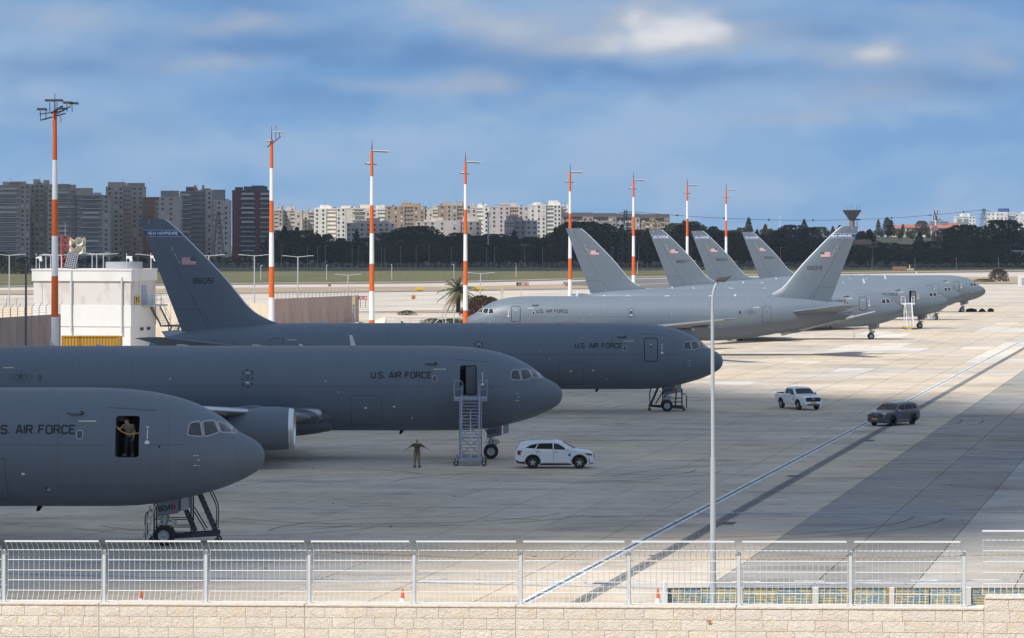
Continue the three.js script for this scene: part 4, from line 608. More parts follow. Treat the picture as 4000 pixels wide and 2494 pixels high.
// ---------------------------------------------------------------- floodlight masts
const ORANGE_P = mat(0.66, 0.125, 0.015, 0.55), WHITE_P = mat(0.80, 0.80, 0.79, 0.5), RUST = mat(0.10, 0.06, 0.05, 0.7), DARKG = mat(0.05, 0.05, 0.055, 0.6), LAMPGLASS = mat(0.55, 0.56, 0.55, 0.25);
{
  const MH = 27, rAt = (y) => lerp(0.42, 0.2, y / MH);
  const cuts = [[0, 2.4, 0], [2.4, 6.6, 1], [6.6, 10.6, 0], [10.6, 15.0, 1], [15.0, 19.1, 0], [19.1, 23.3, 1], [23.3, 27, 0]];
  const cuts1 = [[0, 2.0, 0], [2.0, 6.3, 1], [6.3, 10.4, 0], [10.4, 14.4, 1], [14.4, 18.05, 0], [18.05, 22.0, 1], [22.0, 27, 0]];
  const secs = (c) => c.map(([a, b, w]) => [bar([0, a, 0], [0, b, 0], rAt(a), rAt(b), 20), w]);
  const S0 = secs(cuts), S1 = secs(cuts1), spike = bar([0, 27, 0], [0, 28.7, 0], 0.07, 0.03, 6);
  const floodA = (s) => join([cbox(0.9 * s, 0.22 * s, 1.1 * s, 0, 0, 0, 0.05)]);
  function headBig(t) {                              // ring of floodlights on crossed arms
    const arms = part('arm_frame', join([beam([-2.6, 26.2, 0.9], [1.6, 26.9, -0.6], 0.16), beam([-2.4, 25.2, 0], [1.9, 26.4, 0], 0.22), beam([0.3, 26.4, -1], [2.9, 27.6, 0.8], 0.16), beam([-0.5, 26.4, 0.9], [1.3, 27.7, -0.4], 0.3), bar([-2.5, 25.0, 0], [-2.5, 26.8, 0.6], 0.07), bar([-1.6, 25.3, 0], [-1.5, 26.9, 0.6], 0.07), bar([-0.9, 26.4, 0], [-0.9, 28.4, 0], 0.07), bar([0.4, 26.4, 0], [0.4, 28.4, 0], 0.07), bar([2.2, 26.7, 0], [2.2, 28.0, 0.4], 0.07), bar([3.1, 26.7, 0], [3.1, 28.0, 0.4], 0.07), tube([[0.8, 26, 0], [1.2, 25.2, 0.2], [0.9, 24.7, 0.2]], 0.06)]), DARKG, t);
    for (const [x, y, z] of [[-2.2, 27.1, 0.6], [-0.9, 28.7, 0], [0.6, 28.7, 0.1], [2.4, 28.3, 0.3], [3.3, 28.2, -0.3], [1.3, 27.2, 0.6]]) { const f = part('floodlight', floodA(1.75).translate(x, y, z), DARKG, t); part('lens', box(0.9, 0.03, 1.1, x, y - 0.18, z), LAMPGLASS, f); }
  }
  function headMid(t) {
    part('arm_frame', join([beam([-0.9, 25.4, 0], [0.4, 26.3, 0.1], 0.35, 0.2), beam([0.2, 26.2, 0], [1.9, 27.6, 0.2], 0.2), bar([0.9, 26.9, 0], [0.9, 28.3, 0.3], 0.07), bar([1.6, 27.4, 0], [1.7, 28.3, 0.3], 0.07), bar([0.9, 28.5, 0], [0.9, 29.6, 0], 0.04)]), RUST, t);
    for (const [x, y, z] of [[-0.7, 26.7, 0.2], [1.0, 28.5, 0.2], [1.9, 28.5, -0.2]]) { const f = part('floodlight', cbox(1.3, 0.2, 1.0, x, y, z, 0.05), mat(0.45, 0.47, 0.46, 0.5), t); part('lens', box(1.1, 0.04, 0.9, x, y - 0.13, z), DARKG, f); }
    part('beacon', ball(0.16, 0.95, 29.7, 0, 10), RED_MARK, t);
  }
  function headSide(t) {                              // arms to the right, lower cross arm
    part('arm_frame', join([beam([0.1, 26.9, 0], [3.6, 26.75, 0], 0.14, 0.2), beam([-1.55, 24.15, 0], [1.1, 23.95, 0], 0.12, 0.2), bar([0.1, 27, 0.15], [0.1, 28.2, 0.15], 0.04)]), RUST, t);
    for (const [x, w] of [[0.9, 1.3], [2.2, 1.2], [3.5, 1.2]]) { const f = part('floodlight', cbox(w, 0.16, 0.9, x, 27.05 - x * 0.03, 0, 0.05), mat(0.66, 0.68, 0.66, 0.5), t); part('lens', box(w * 0.8, 0.05, 0.7, x, 26.93 - x * 0.03, 0), DARKG, f); }
    const f2 = part('floodlight', cbox(0.7, 0.22, 0.8, -0.75, 24.35, 0, 0.05), mat(0.66, 0.68, 0.66, 0.5), t); part('beacon', ball(0.15, 0.1, 28.3, 0.15, 10), RED_MARK, t);
  }
  const masts = [[213, 430, headBig, 'nearest orange and white mast with dark clustered floodlights, left edge'], [1060, 545, headMid, 'orange and white mast right of the dark tail fin'], [1452, 590, headSide, 'orange and white floodlight mast third from the left'], [1818, 633, headSide, 'orange and white floodlight mast just left of the left-facing nose'], [2227, 672, headSide, 'orange and white mast standing behind the fin without a number'], [2475, 703, headSide, 'orange and white mast left of the 86047 tail fin'], [2685, 723, headSide, 'orange and white mast between the 86047 and 66020 fins'], [2837, 741, headSide, 'smallest farthest orange and white mast, rightmost of the row']];
  masts.forEach(([x, ytop, head, label], i) => {
    const s = (HY - ytop) / (MH - H), d = F / s, t = thing('floodlight_mast', label, 'mast', [(x - CX) / s, 0, -d], 0, 'orange and white floodlight masts');
    for (const [g, w] of i ? S0 : S1) part('mast_section', g, w ? WHITE_P : ORANGE_P, t);
    part('lightning_rod', spike, RUST, t); part('base', lathe([[0.7, 0], [0.7, 0.12], [0.44, 0.16]], 16), mat(0.4, 0.4, 0.4, 0.8), t); const q = { headBig: 0.56, headMid: 0.62, headSide: 0.66 }[head.name], before = t.children.length; head(t); for (const o of t.children.slice(before)) { o.scale.set(q, q, q); o.position.y = 27 * (1 - q); }
  });
}
// ---------------------------------------------------------------- white service building with an outside stair
const plaster = tex(512, (u, v) => { const a = tfbm(u, v, 8, 3, 3, 5), st = sstep(0.52, 0.72, tfbm(u, v, 10, 6, 13, 5)); const k = 0.97 - 0.12 * st - 0.05 * (a - 0.5); return [k, k - 0.035 * st, k - 0.05 * st]; }); plaster.repeat.set(0.11, 0.11);
const PLASTER = mat(0.69, 0.655, 0.615, 0.9, 0, { map: plaster }), limewash = tex(256, (u, v) => 0.97 - 0.06 * sstep(0.5, 0.75, tfbm(u, v, 8, 5, 13, 5)) - 0.05 * (tfbm(u, v, 40, 6, 3, 4) - 0.5)), WHITEWALL = mat(0.79, 0.775, 0.745, 0.85, 0, { map: limewash }), GREYSTEEL = (limewash.repeat.set(0.12, 0.12), 0) || mat(0.30, 0.31, 0.32, 0.5, 0.4), LIGHTSTEEL = mat(0.55, 0.57, 0.58, 0.45, 0.4), DARKSTEEL = mat(0.10, 0.10, 0.105, 0.6, 0.3);
{
  const b = thing('service_building', 'white rendered service building with an outside steel stair, behind the first mast', 'building', [-41, 0, -330], -PHI);
  const W = 11.1, Dp = 8;
  part('wall', uvm(span(-W, 0, 6.97, 9.58, -Dp, 0)), PLASTER, b); part('lower_wall', uvm(span(-W - 0.06, 0.06, 4.69, 6.97, -Dp - 0.06, 0.06)), WHITEWALL, b); part('base_wall', uvm(span(-W, 0, 0, 4.69, -Dp, 0)), WHITEWALL, b);
  part('parapet', uvm(join([span(-W - 0.14, 0.14, 9.58, 10.72, -Dp - 0.14, 0.14), span(-W - 0.2, 0.2, 10.72, 10.87, -Dp - 0.2, 0.2)])), WHITEWALL, b);
  for (const x of [-6.7, -0.95]) part('down_pipe', bar([x, 4.0, 0.17], [x, x > -2 ? 10 : 10.8, 0.17], 0.11, 0.11, 8), mat(0.6, 0.62, 0.62, 0.5), b);
  part('seam', box(0.04, 2.5, 0.02, -10.1, 8.25, 0.012), mat(0.4, 0.38, 0.36, 0.9), b); part('wall_lamp', cbox(0.5, 0.25, 0.3, -8.6, 4.35, 0.18, 0.04), GREYSTEEL, b);
  const door = part('door', box(0.06, 2.05, 1.5, 0.04, 8.06, -4.2), mat(0.33, 0.40, 0.50, 0.6), b); part('handle', box(0.06, 0.12, 0.05, 0.09, 8.0, -4.75), DARKSTEEL, door);
  const sg = part('warning_sign', box(0.05, 0.85, 1.6, 0.1, 7.5, -1.9), mat(0.66, 0.45, 0.10, 0.7), b); for (const [y, z, h, w] of [[7.72, -2.2, 0.18, 0.3], [7.4, -2.2, 0.25, 0.3], [7.6, -1.55, 0.4, 0.35], [7.25, -1.6, 0.12, 0.3]]) part('sign_mark', box(0.01, h, w, 0.135, y, z), BLACK_MARK, sg);
  for (const z of [-3.4, -5.6]) part('vent', box(0.08, 0.3, 0.9, 0.08, 4.35, z), mat(0.10, 0.06, 0.05, 0.8), b);
  const st = thing('steel_stair', 'dark steel outside stair on the shaded side of the white building', 'stair', [-41, 0, -330], -PHI);
  part('landing', join([span(0.12, 1.3, 6.75, 6.95, -8.3, -3.2)]), LIGHTSTEEL, st); part('landing', span(0.12, 2.4, 4.45, 4.6, -12.0, -9.0), DARKSTEEL, st);
  const flight = (x0, x1, z0, y0, z1, y1, n) => { part('stringer', beam([x0, y0, z0], [x0, y1, z1], 0.06, 0.26), DARKSTEEL, st); part('stringer', beam([x1, y0, z0], [x1, y1, z1], 0.06, 0.26), DARKSTEEL, st); for (let k = 1; k < n; k++) part('tread', box(x1 - x0 - 0.08, 0.05, 0.28, (x0 + x1) / 2, lerp(y0, y1, k / n), lerp(z0, z1, k / n)), LIGHTSTEEL, st); };
  flight(0.18, 1.2, -6.0, 6.75, -9.2, 4.6, 12); flight(1.4, 2.3, -9.4, 4.5, -5.0, 1.4, 15); flight(1.4, 2.3, -5.0, 1.4, -3.6, 0.1, 6);
  const rail = (pts) => { for (const dy of [0.55, 1.05]) part('hand_rail', tube(pts.map(([x, y, z]) => [x, y + dy, z]), 0.025, 5, 8), GREYSTEEL, st); for (const [x, y, z] of pts) part('rail_post', bar([x, y, z], [x, y + 1.05, z], 0.025, 0.025, 5), GREYSTEEL, st); };
  rail([[1.28, 6.95, -3.25], [1.28, 6.95, -4.8], [1.28, 6.95, -6.2]]); rail([[1.25, 6.7, -6.2], [1.25, 5.6, -7.8], [1.25, 4.6, -9.2]]); rail([[2.38, 4.6, -9.1], [2.38, 4.6, -10.5], [2.38, 4.6, -11.9]]); rail([[2.35, 4.4, -9.3], [2.35, 2.9, -7.2], [2.35, 1.4, -5.1]]);
  for (const [x, z] of [[2.3, -11.8], [0.2, -11.8], [2.3, -9.1]]) part('leg', bar([x, 0, z], [x, 4.45, z], 0.06, 0.06, 6), DARKSTEEL, st);
  // roof equipment
  const R0 = (x, z) => V(x, 10.87, z).applyAxisAngle(V(0, 1, 0), -PHI).add(V(-41, 0, -330)).toArray();
  const rl = thing('roof_ladder_rail', 'white hooped ladder rail at the left end of the white roof', 'railing', R0(-9.9, -0.6)); for (const dx of [-0.7, 0, 0.5, 1.0, 1.7]) part('hoop', join([bar([dx, 0, 0], [dx, 1.5, 0], 0.035, 0.035, 5)]), WHITE_P, rl); part('top_bar', join([bar([-0.7, 1.5, 0], [0.5, 1.5, 0], 0.035, 0.035, 5), bar([1.0, 1.5, 0], [1.7, 1.5, 0], 0.035, 0.035, 5)]), WHITE_P, rl);
  const cam = (p, l) => { const c = thing('security_camera', l, 'camera', p, 0, 'cameras on the white roof'); part('pole', bar([0, 0, 0], [0, 1.7, 0], 0.05, 0.05, 6), LIGHTSTEEL, c); part('housing', cbox(0.65, 0.28, 0.28, 0.3, 1.25, 0.1, 0.05), WHITE_P, c); part('dome', ball(0.2, 0.5, 0.98, 0.1, 10), WHITE_P, c); };
  cam(R0(-10.9, -0.3), 'white camera at the left corner of the white roof'); cam(R0(-1.0, -1.5), 'white camera on a short pole near the right corner of the roof'); cam(R0(-0.2, -7), 'white camera at the far right corner of the white roof');
  const mast = thing('lattice_mast', 'red lattice antenna mast on the white roof', 'mast', R0(-9.0, -4)); const legs = [[-0.4, -0.4], [0.4, -0.4], [0.4, 0.4], [-0.4, 0.4]];
  for (let k = 0; k < 4; k++) { const [x, z] = legs[k], [x2, z2] = legs[(k + 1) % 4]; part('leg', bar([x, 0, z], [x, 3.6, z], 0.06, 0.06, 5), mat(0.45, 0.07, 0.05, 0.6), mast); for (let j = 0; j < 4; j++) part('brace', bar([x, j * 0.9, z], [x2, j * 0.9 + 0.9, z2], 0.04, 0.04, 4), mat(0.45, 0.07, 0.05, 0.6), mast); } part('whip', bar([0, 3.6, 0], [0, 5, 0], 0.03, 0.02, 4), LIGHTSTEEL, mast);
  const si = thing('siren', 'cluster of four cream siren horns on the white roof', 'siren', R0(-7.2, -3)); part('post', bar([0, 0, 0], [0, 2.2, 0], 0.08, 0.08, 8), DARKSTEEL, si); const horn = lathe([[0.12, 0], [0.16, 0.35], [0.36, 0.65], [0.5, 0.8], [0.46, 0.8], [0.3, 0.6], [0.02, 0.5]], 18);
  for (const [y, a] of [[2.05, 0.35], [2.95, 0.35], [2.05, 1.35], [2.95, 1.35], [2.05, -1.2], [2.95, -1.2]]) part('horn', horn.clone().rotateX(PI / 2).rotateY(a).translate(0, y, 0), mat(0.62, 0.56, 0.44, 0.6), si);
  const sp = thing('solar_panel', 'tilted solar panel leaning on the white roof beside the siren', 'solar panel', R0(-7.4, -1.2)); part('panel', box(1.25, 2.0, 0.06).rotateX(-0.5).rotateZ(-0.15).translate(0.2, 0.95, 0), mat(0.03, 0.035, 0.05, 0.25), sp); for (let k = 0; k < 6; k++) part('grid_line', box(0.02, 1.9, 0.07).translate(-0.55 + k * 0.22, 0, 0).rotateX(-0.5).rotateZ(-0.15).translate(0.2, 0.95, 0), LIGHTSTEEL, sp); for (let k = 0; k < 9; k++) part('grid_line', box(1.2, 0.02, 0.07).translate(0, -0.88 + k * 0.22, 0).rotateX(-0.5).rotateZ(-0.15).translate(0.2, 0.95, 0), LIGHTSTEEL, sp);
  solo('roof_tank', new THREE.CylinderGeometry(2.0, 2.0, 0.75, 28).translate(...R0(-2.2, -4)).translate(0, 0.38, 0), mat(0.42, 0.42, 0.43, 0.5, 0.3), 'low round metal tank near the right end of the white roof', 'tank');
  // containers beside it
  const YEL = mat(0.60, 0.33, 0.05, 0.6);
  const cont = (p, l, m) => { const c = thing('shipping_container', l, 'container', p, -0.03, 'yellow containers by the white building'); part('box', span(-2.95, 2.95, 0.08, 2.5, -1.15, 1.15), m, c); for (let k = 0; k < 18; k++) part('rib', box(0.17, 2.2, 0.07, -2.75 + k * 0.323, 1.28, 1.18), m, c); part('frame', join([span(-3.03, 3.03, 2.46, 2.59, 1.09, 1.25), span(-3.03, 3.03, 0, 0.14, 1.09, 1.25), span(-3.03, -2.9, 0.14, 2.46, 1.09, 1.25), span(2.9, 3.03, 0.14, 2.46, 1.09, 1.25)]), m, c); };
  cont([(360 - CX) * 318 / F, 1.55, -318], 'yellow corrugated container at the foot of the white building', YEL); solo('container_stand', cbox(6.4, 1.55, 2.8, (360 - CX) * 318 / F, 0.775, -318, 0.04), mat(0.4, 0.38, 0.35, 0.9), 'grey concrete plinth under the yellow container', 'plinth');
}
// ---------------------------------------------------------------- precast walls with fence tops
{
  const PINK = [mat(0.47, 0.355, 0.30, 0.9, 0, { map: plaster }), mat(0.485, 0.37, 0.31, 0.9, 0, { map: plaster }), mat(0.455, 0.34, 0.29, 0.9, 0, { map: plaster })], CREAM = [mat(0.72, 0.61, 0.48, 0.9, 0, { map: plaster }), mat(0.70, 0.60, 0.475, 0.9, 0, { map: plaster })];
  function wall(label, A0, A1, h0, h1, pw, mats, top) {                 // A = [X, d]
    const L = Math.hypot(A1[0] - A0[0], A1[1] - A0[1]), ry = Math.atan2(A1[1] - A0[1], A1[0] - A0[0]), t = thing('precast_wall', label, 'wall', [A0[0], 0, -A0[1]], ry), n = Math.max(1, Math.round(L / pw));
    for (let k = 0; k < n; k++) { const w = L / n, h = lerp(h0, h1, (k + 0.5) / n); part('wall_panel', uvm(new RoundedBoxGeometry(w - 0.05, h, 0.24, 1, 0.02).translate((k + 0.5) * w, h / 2, 0)), mats[k % mats.length], t); }
    if (top) { const m = Math.round(L / 1.9); for (let k = 0; k <= m; k++) { const x = k * L / m, h = lerp(h0, h1, k / m); part('fence_post', join([bar([x, h, 0], [x, h + 0.85, 0], 0.035, 0.035, 5), bar([x, h + 0.85, 0], [x + 0.1, h + 1.25, 0.28], 0.03, 0.03, 4)]), GREYSTEEL, t); } for (let j = 0; j < 4; j++) part('fence_wire', bar([0, h0 + 0.25 + j * 0.24, 0], [L, h1 + 0.25 + j * 0.24, 0], 0.012, 0.012, 4), GREYSTEEL, t); }
    return t;
  }
  const P = (d) => [-46.4 - (315 - d) * 0.228, d], Q = (d) => [-23.8 - (475 - d) * 0.228, d];
  wall('pinkish precast wall with a fence on top left of the first mast', P(276), P(315), 6.42, 6.42, 2.05, PINK, true);
  wall('pinkish precast wall with a fence on top behind the second mast', Q(432), Q(475), 5.75, 5.5, 3.4, PINK, true);
  wall('sunlit cream wall behind the dark tail fin', [(1075 - CX) * 433 / F, 433], [(1075 - CX) * 433 / F - 34, 441], 5.1, 5.0, 4, CREAM, false);
  wall('low sunlit cream wall at the left edge behind the precast wall', [(140 - CX) * 372 / F, 372], [(-260 - CX) * 380 / F, 384], 6.0, 5.6, 5, CREAM, true);
}
// ---------------------------------------------------------------- street lamps
{
  const arm2 = join([tube([[-2.0, 0.08, 0], [-1.0, -0.02, 0], [0, -0.12, 0]], 0.05, 6, 8), tube([[2.0, 0.08, 0], [1.0, -0.02, 0], [0, -0.12, 0]], 0.05, 6, 8)]), head = cbox(0.9, 0.1, 0.3, 0, 0, 0, 0.03);
  const GAL = mat(0.52, 0.55, 0.56, 0.45, 0.3);
  function twin(x, ytop, d, label) { const h = H - (ytop - HY) * d / F, t = thing('street_lamp', label, 'street lamp', [(x - CX) * d / F, 0, -d], 0, 'twin-arm street lamps behind the apron'); part('pole', bar([0, 0, 0], [0, h, 0], 0.13, 0.09, 8), GAL, t); const a = part('arms', arm2, GAL, t); a.position.y = h; for (const s of [-1, 1]) part('lamp_head', head, GAL, t).position.set(s * 2.3, h + 0.1, 0); return t; }
  [[35, 996, 520, 'twin-arm street lamp at the far left edge'], [225, 996, 540, 'twin-arm street lamp partly hidden by the first mast'], [359, 993, 560, 'twin-arm street lamp above the white roof, left of three'], [377, 991, 600, 'twin-arm street lamp above the white roof, middle of three'], [403, 994, 580, 'twin-arm street lamp above the white roof, right of three'], [590, 996, 520, 'twin-arm street lamp just left of the dark fin'], [815, 998, 520, 'twin-arm street lamp on the leading edge of the dark fin'], [993, 998, 525, 'twin-arm street lamp left of the second mast'], [1163, 1002, 530, 'twin-arm street lamp right of the second mast'], [1359, 1074, 640, 'short twin-arm street lamp between the second and third masts'], [1877, 1068, 600, 'twin-arm street lamp above the left-facing nose']].forEach((a) => twin(...a));
  const d = 282, h = H - (1001 - HY) * d / F, t = thing('street_lamp', 'dark single-arm street lamp left of the first mast', 'street lamp', [(100 - CX) * d / F, 0, -d]); const DK = mat(0.16, 0.17, 0.18, 0.5, 0.3);
  part('pole', bar([0, 0, 0], [0, h - 0.8, 0], 0.13, 0.09, 10), DK, t); part('arm', tube([[0, h - 0.85, 0], [0.08, h - 0.4, 0], [0.45, h - 0.1, 0], [1.1, h, 0]], 0.06, 8, 16), DK, t); part('lamp_head', cbox(0.9, 0.09, 0.28, 1.5, h + 0.02, 0, 0.03), DK, t);
  [[1250, 1180, 560, 3.6, 'dark marker post in the dirt strip between masts'], [1377, 1155, 468, 0, 'double steel pole with a yellow plate beside the pink wall'], [1741, 1120, 500, 0, 'tall steel pole in front of the palm tree'], [1773, 1190, 505, 0, 'short steel lamp pole right of the palm tree'], [1957, 1112, 580, 0, 'twin steel poles with a yellow plate above the left-facing nose'], [2036, 1110, 700, 0, 'thin steel pole below the taxiway sign']].forEach(([x, y, dd, hh, l]) => { const top = H - (y - HY) * dd / F, o = thing('steel_pole', l, 'pole', [(x - CX) * dd / F, 0, -dd], 0, 'steel poles beyond the apron'); part('pole', bar([0, 0, 0], [0, top, 0], 0.1, 0.08, 6), hh ? DK : GAL, o); if (/double|twin/.test(l)) { part('pole', bar([0.35, 0, 0], [0.35, top, 0], 0.08, 0.08, 6), GAL, o); part('plate', box(0.5, 1.2, 0.06, 0.17, top - 0.8, 0.12), mat(0.5, 0.4, 0.2, 0.7), o); } else part('cap', box(0.4, 0.12, 0.3, 0.1, top, 0), GAL, o); });
}
// ---------------------------------------------------------------- airfield signs, ground gear, plants in the middle distance
{
  const RED = mat(0.36, 0.02, 0.04, 0.6), BLK = mat(0.02, 0.02, 0.02, 0.6);
  function sign(label, x, ybot, d, w, h, txt, blackW, yellow) { const t = thing('taxiway_sign', label, 'sign', [(x - CX) * d / F, 0, -d], 0, 'airfield signs'); const y0 = Math.max(0.3, H - (ybot - HY) * d / F); part('leg', box(0.1, y0, 0.1, 0.4, y0 / 2, 0), BLK, t); part('leg', box(0.1, y0, 0.1, w - 0.4, y0 / 2, 0), BLK, t); part('red_face', box(w - blackW, h, 0.2, blackW + (w - blackW) / 2, y0 + h / 2, 0), RED, t); part('black_face', box(blackW - 0.02, h, 0.2, blackW / 2, y0 + h / 2, 0), BLK, t); const L = lettering(txt, h * 0.62, h * 0.11, 0.28); part('lettering', L.g.translate(blackW + (w - blackW - L.w) / 2, y0 + h * 0.19, 0.112), WHITE_MARK, t); if (yellow) { const Y = lettering(yellow, h * 0.55, h * 0.11); part('letter', Y.g.translate(blackW / 2 - Y.w / 2, y0 + h * 0.2, 0.112), mat(0.7, 0.5, 0.05, 0.6), t); } }
  sign('red taxiway sign reading 12-30 beside the pink wall', 1400, 1171, 640, 1.9, 0.72, '12-30', 0.28); sign('black and red taxiway sign reading W 08-26', 2017, 1116, 930, 3.9, 0.95, '08-26', 1.8, 'W');
  [[1869, 1127, 'yellow airfield marker box right of the palm tree'], [1640, 1129, 'low yellow airfield marker box left of the palm tree'], [1615, 1162, 'small orange marker box on the pale taxiway'], [1287, 1113, 'small dark cabinet beside the far taxiway'], [2214, 1112, 'small orange marker box left of the fin without number']].forEach(([x, y, l], k) => { const d = gd(y + 6), w = [3.4, 2.2, 0.9, 0.9, 0.8][k]; const o = thing('marker_box', l, 'marker', [(x - CX) * d / F, -0.05, -d], 0, 'marker boxes in the airfield'); part('body', cbox(w, 0.8, 0.7, 0, 0.5, 0, 0.06), k < 2 ? mat(0.7, 0.45, 0.03, 0.6) : k === 3 ? mat(0.2, 0.17, 0.1, 0.8) : mat(0.45, 0.13, 0.03, 0.7), o); part('foot', box(w * 0.8, 0.12, 0.5, 0, 0.06, 0), BLK, o); });
  // cream ground hood and boxes by the third mast
  const hd = thing('air_start_hood', 'cream curved duct hood on the ground behind the dark fuselage', 'duct', [(1450 - CX) * 470 / F, 0, -470]);
  const rows = []; for (let i = 0; i <= 12; i++) { const t = i / 12, r = []; for (let j = 0; j <= 12; j++) { const a = PI * j / 12, R = lerp(0.5, 1.7, Math.pow(t, 0.8)); r.push(V(lerp(-2.2, 2.2, t) , 0.2 + R * Math.sin(a) * (1 + 0.25 * t), R * Math.cos(a))); } rows.push(r); } part('hood', sheet(rows), mat(0.64, 0.60, 0.46, 0.7), hd); part('base', box(4.6, 0.3, 3.2, 0, 0.15, 0), mat(0.4, 0.4, 0.38, 0.8), hd);
  for (let k = 1; k < 4; k++) part('hoop', tube(Array.from({ length: 9 }, (_, j) => { const a = PI * j / 8, t = k / 4 + 0.2, R = lerp(0.5, 1.7, Math.pow(t, 0.8)) + 0.03; return [lerp(-2.2, 2.2, t), 0.2 + R * Math.sin(a) * (1 + 0.25 * t), R * Math.cos(a)]; }), 0.05, 5, 20), mat(0.7, 0.68, 0.6, 0.6), hd);
  solo('equipment_box', cbox(3.6, 1.5, 2.0, (1365 - CX) * 468 / F, 0.75, -468, 0.06), mat(0.66, 0.60, 0.47, 0.7), 'low cream equipment box left of the duct hood', 'box');
  const gr = thing('guard_rail', 'grey pipe guard rail in front of the dirt strip', 'railing', [(1509 - CX) * 520 / F, 0, -520]); const gl = 14; for (const y of [0.5, 1.0]) part('rail', bar([0, y, 0], [gl, y, 0], 0.06, 0.06, 6), LIGHTSTEEL, gr); for (let k = 0; k <= 7; k++) part('rail_post', bar([k * gl / 7, 0, 0], [k * gl / 7, 1.0, 0], 0.06, 0.06, 6), LIGHTSTEEL, gr);
  [[1789, 'red fire extinguisher trolley under the palm tree'], [1801, 'second red fire extinguisher trolley under the palm tree']].forEach(([x, l]) => { const e = thing('extinguisher_trolley', l, 'fire extinguisher', [(x - CX) * 455 / F, 0, -455], 0, 'fire extinguisher trolleys'); part('bottle', lathe([[0, 0.25], [0.17, 0.25], [0.18, 1.0], [0.1, 1.18], [0.04, 1.3], [0, 1.3]], 12), mat(0.42, 0.03, 0.03, 0.4), e); part('wheel', new THREE.CylinderGeometry(0.2, 0.2, 0.5, 12).rotateX(PI / 2).translate(-0.1, 0.2, 0), TYRE, e); });
  const steps = thing('small_steps', 'small steel steps leaning at the pole before the palm tree', 'steps', [(1700 - CX) * 480 / F, 0, -480]); for (const z of [-0.4, 0.4]) part('stringer', beam([-1.2, 0, z], [1.2, 2.3, z], 0.06, 0.14), LIGHTSTEEL, steps); for (let k = 1; k < 9; k++) part('tread', box(0.26, 0.04, 0.76, -1.2 + k * 0.27, k * 0.255, 0), LIGHTSTEEL, steps); for (const z of [-0.4, 0.4]) part('hand_rail', bar([-1.2, 0.9, z], [1.2, 3.2, z], 0.03, 0.03, 5), LIGHTSTEEL, steps); for (const z of [-0.4, 0.4]) part('leg', bar([1.2, 0, z], [1.2, 3.2, z], 0.04, 0.04, 5), LIGHTSTEEL, steps);
  // dark covers by the last nose wheel
  const R = rand(9); [[3795, 0.9, 'longest heap of black covers right of the last nose wheel'], [3838, 0.55, 'middle heap of black covers right of the last nose wheel'], [3871, 0.5, 'rightmost heap of black covers on the pale concrete']].forEach(([x, k, l]) => { const d = gd(1219), g = new THREE.IcosahedronGeometry(1, 3), p = g.attributes.position, s = R() * 9; for (let i = 0; i < p.count; i++) { const n = 0.55 + 0.9 * fbm(p.getX(i) * 1.8 + s, p.getY(i) * 1.8, p.getZ(i) * 1.8, 4); p.setXYZ(i, p.getX(i) * n * k * 1.3, Math.max(-0.02, p.getY(i)) * n * 0.62, p.getZ(i) * n * 0.7); } g.computeVertexNormals(); solo('cover_heap', g.translate((x - CX) * d / F, 0.02, -d), mat(0.02, 0.02, 0.022, 0.85), l, 'covers', 'heaps of black covers'); });
}
// ---------------------------------------------------------------- far towers
const FACADE = tex(256, (u, v) => 0.9 + 0.2 * (tfbm(u, v, 6, 6, 3, 5) - 0.5) - 0.06 * sstep(0.5, 0.8, tfbm(u, v, 30, 3, 9, 3))); FACADE.repeat.set(0.04, 0.04);
const fac = (r, g, b) => { const k = ['fac', r, g, b].join(); if (!mcache.has(k)) mcache.set(k, mat(r, g, b, 0.9, 0, { map: FACADE })); return mcache.get(k); };
const WIN = mat(0.035, 0.042, 0.052, 0.18), WIN2 = mat(0.09, 0.095, 0.10, 0.3), SHUT = mat(0.55, 0.54, 0.52, 0.7), OPENING = mat(0.045, 0.045, 0.05, 0.8), SLAB = mat(0.74, 0.73, 0.70, 0.8), RAILG = mat(0.11, 0.125, 0.135, 0.3);
const unit = new THREE.BoxGeometry(1, 1, 1);
const place = (name, m, parent, x, y, z, w, h, d) => { const o = part(name, unit, m, parent); o.position.set(x, y, z); o.scale.set(w, h, d); return o; };
let towerSeed = 100;
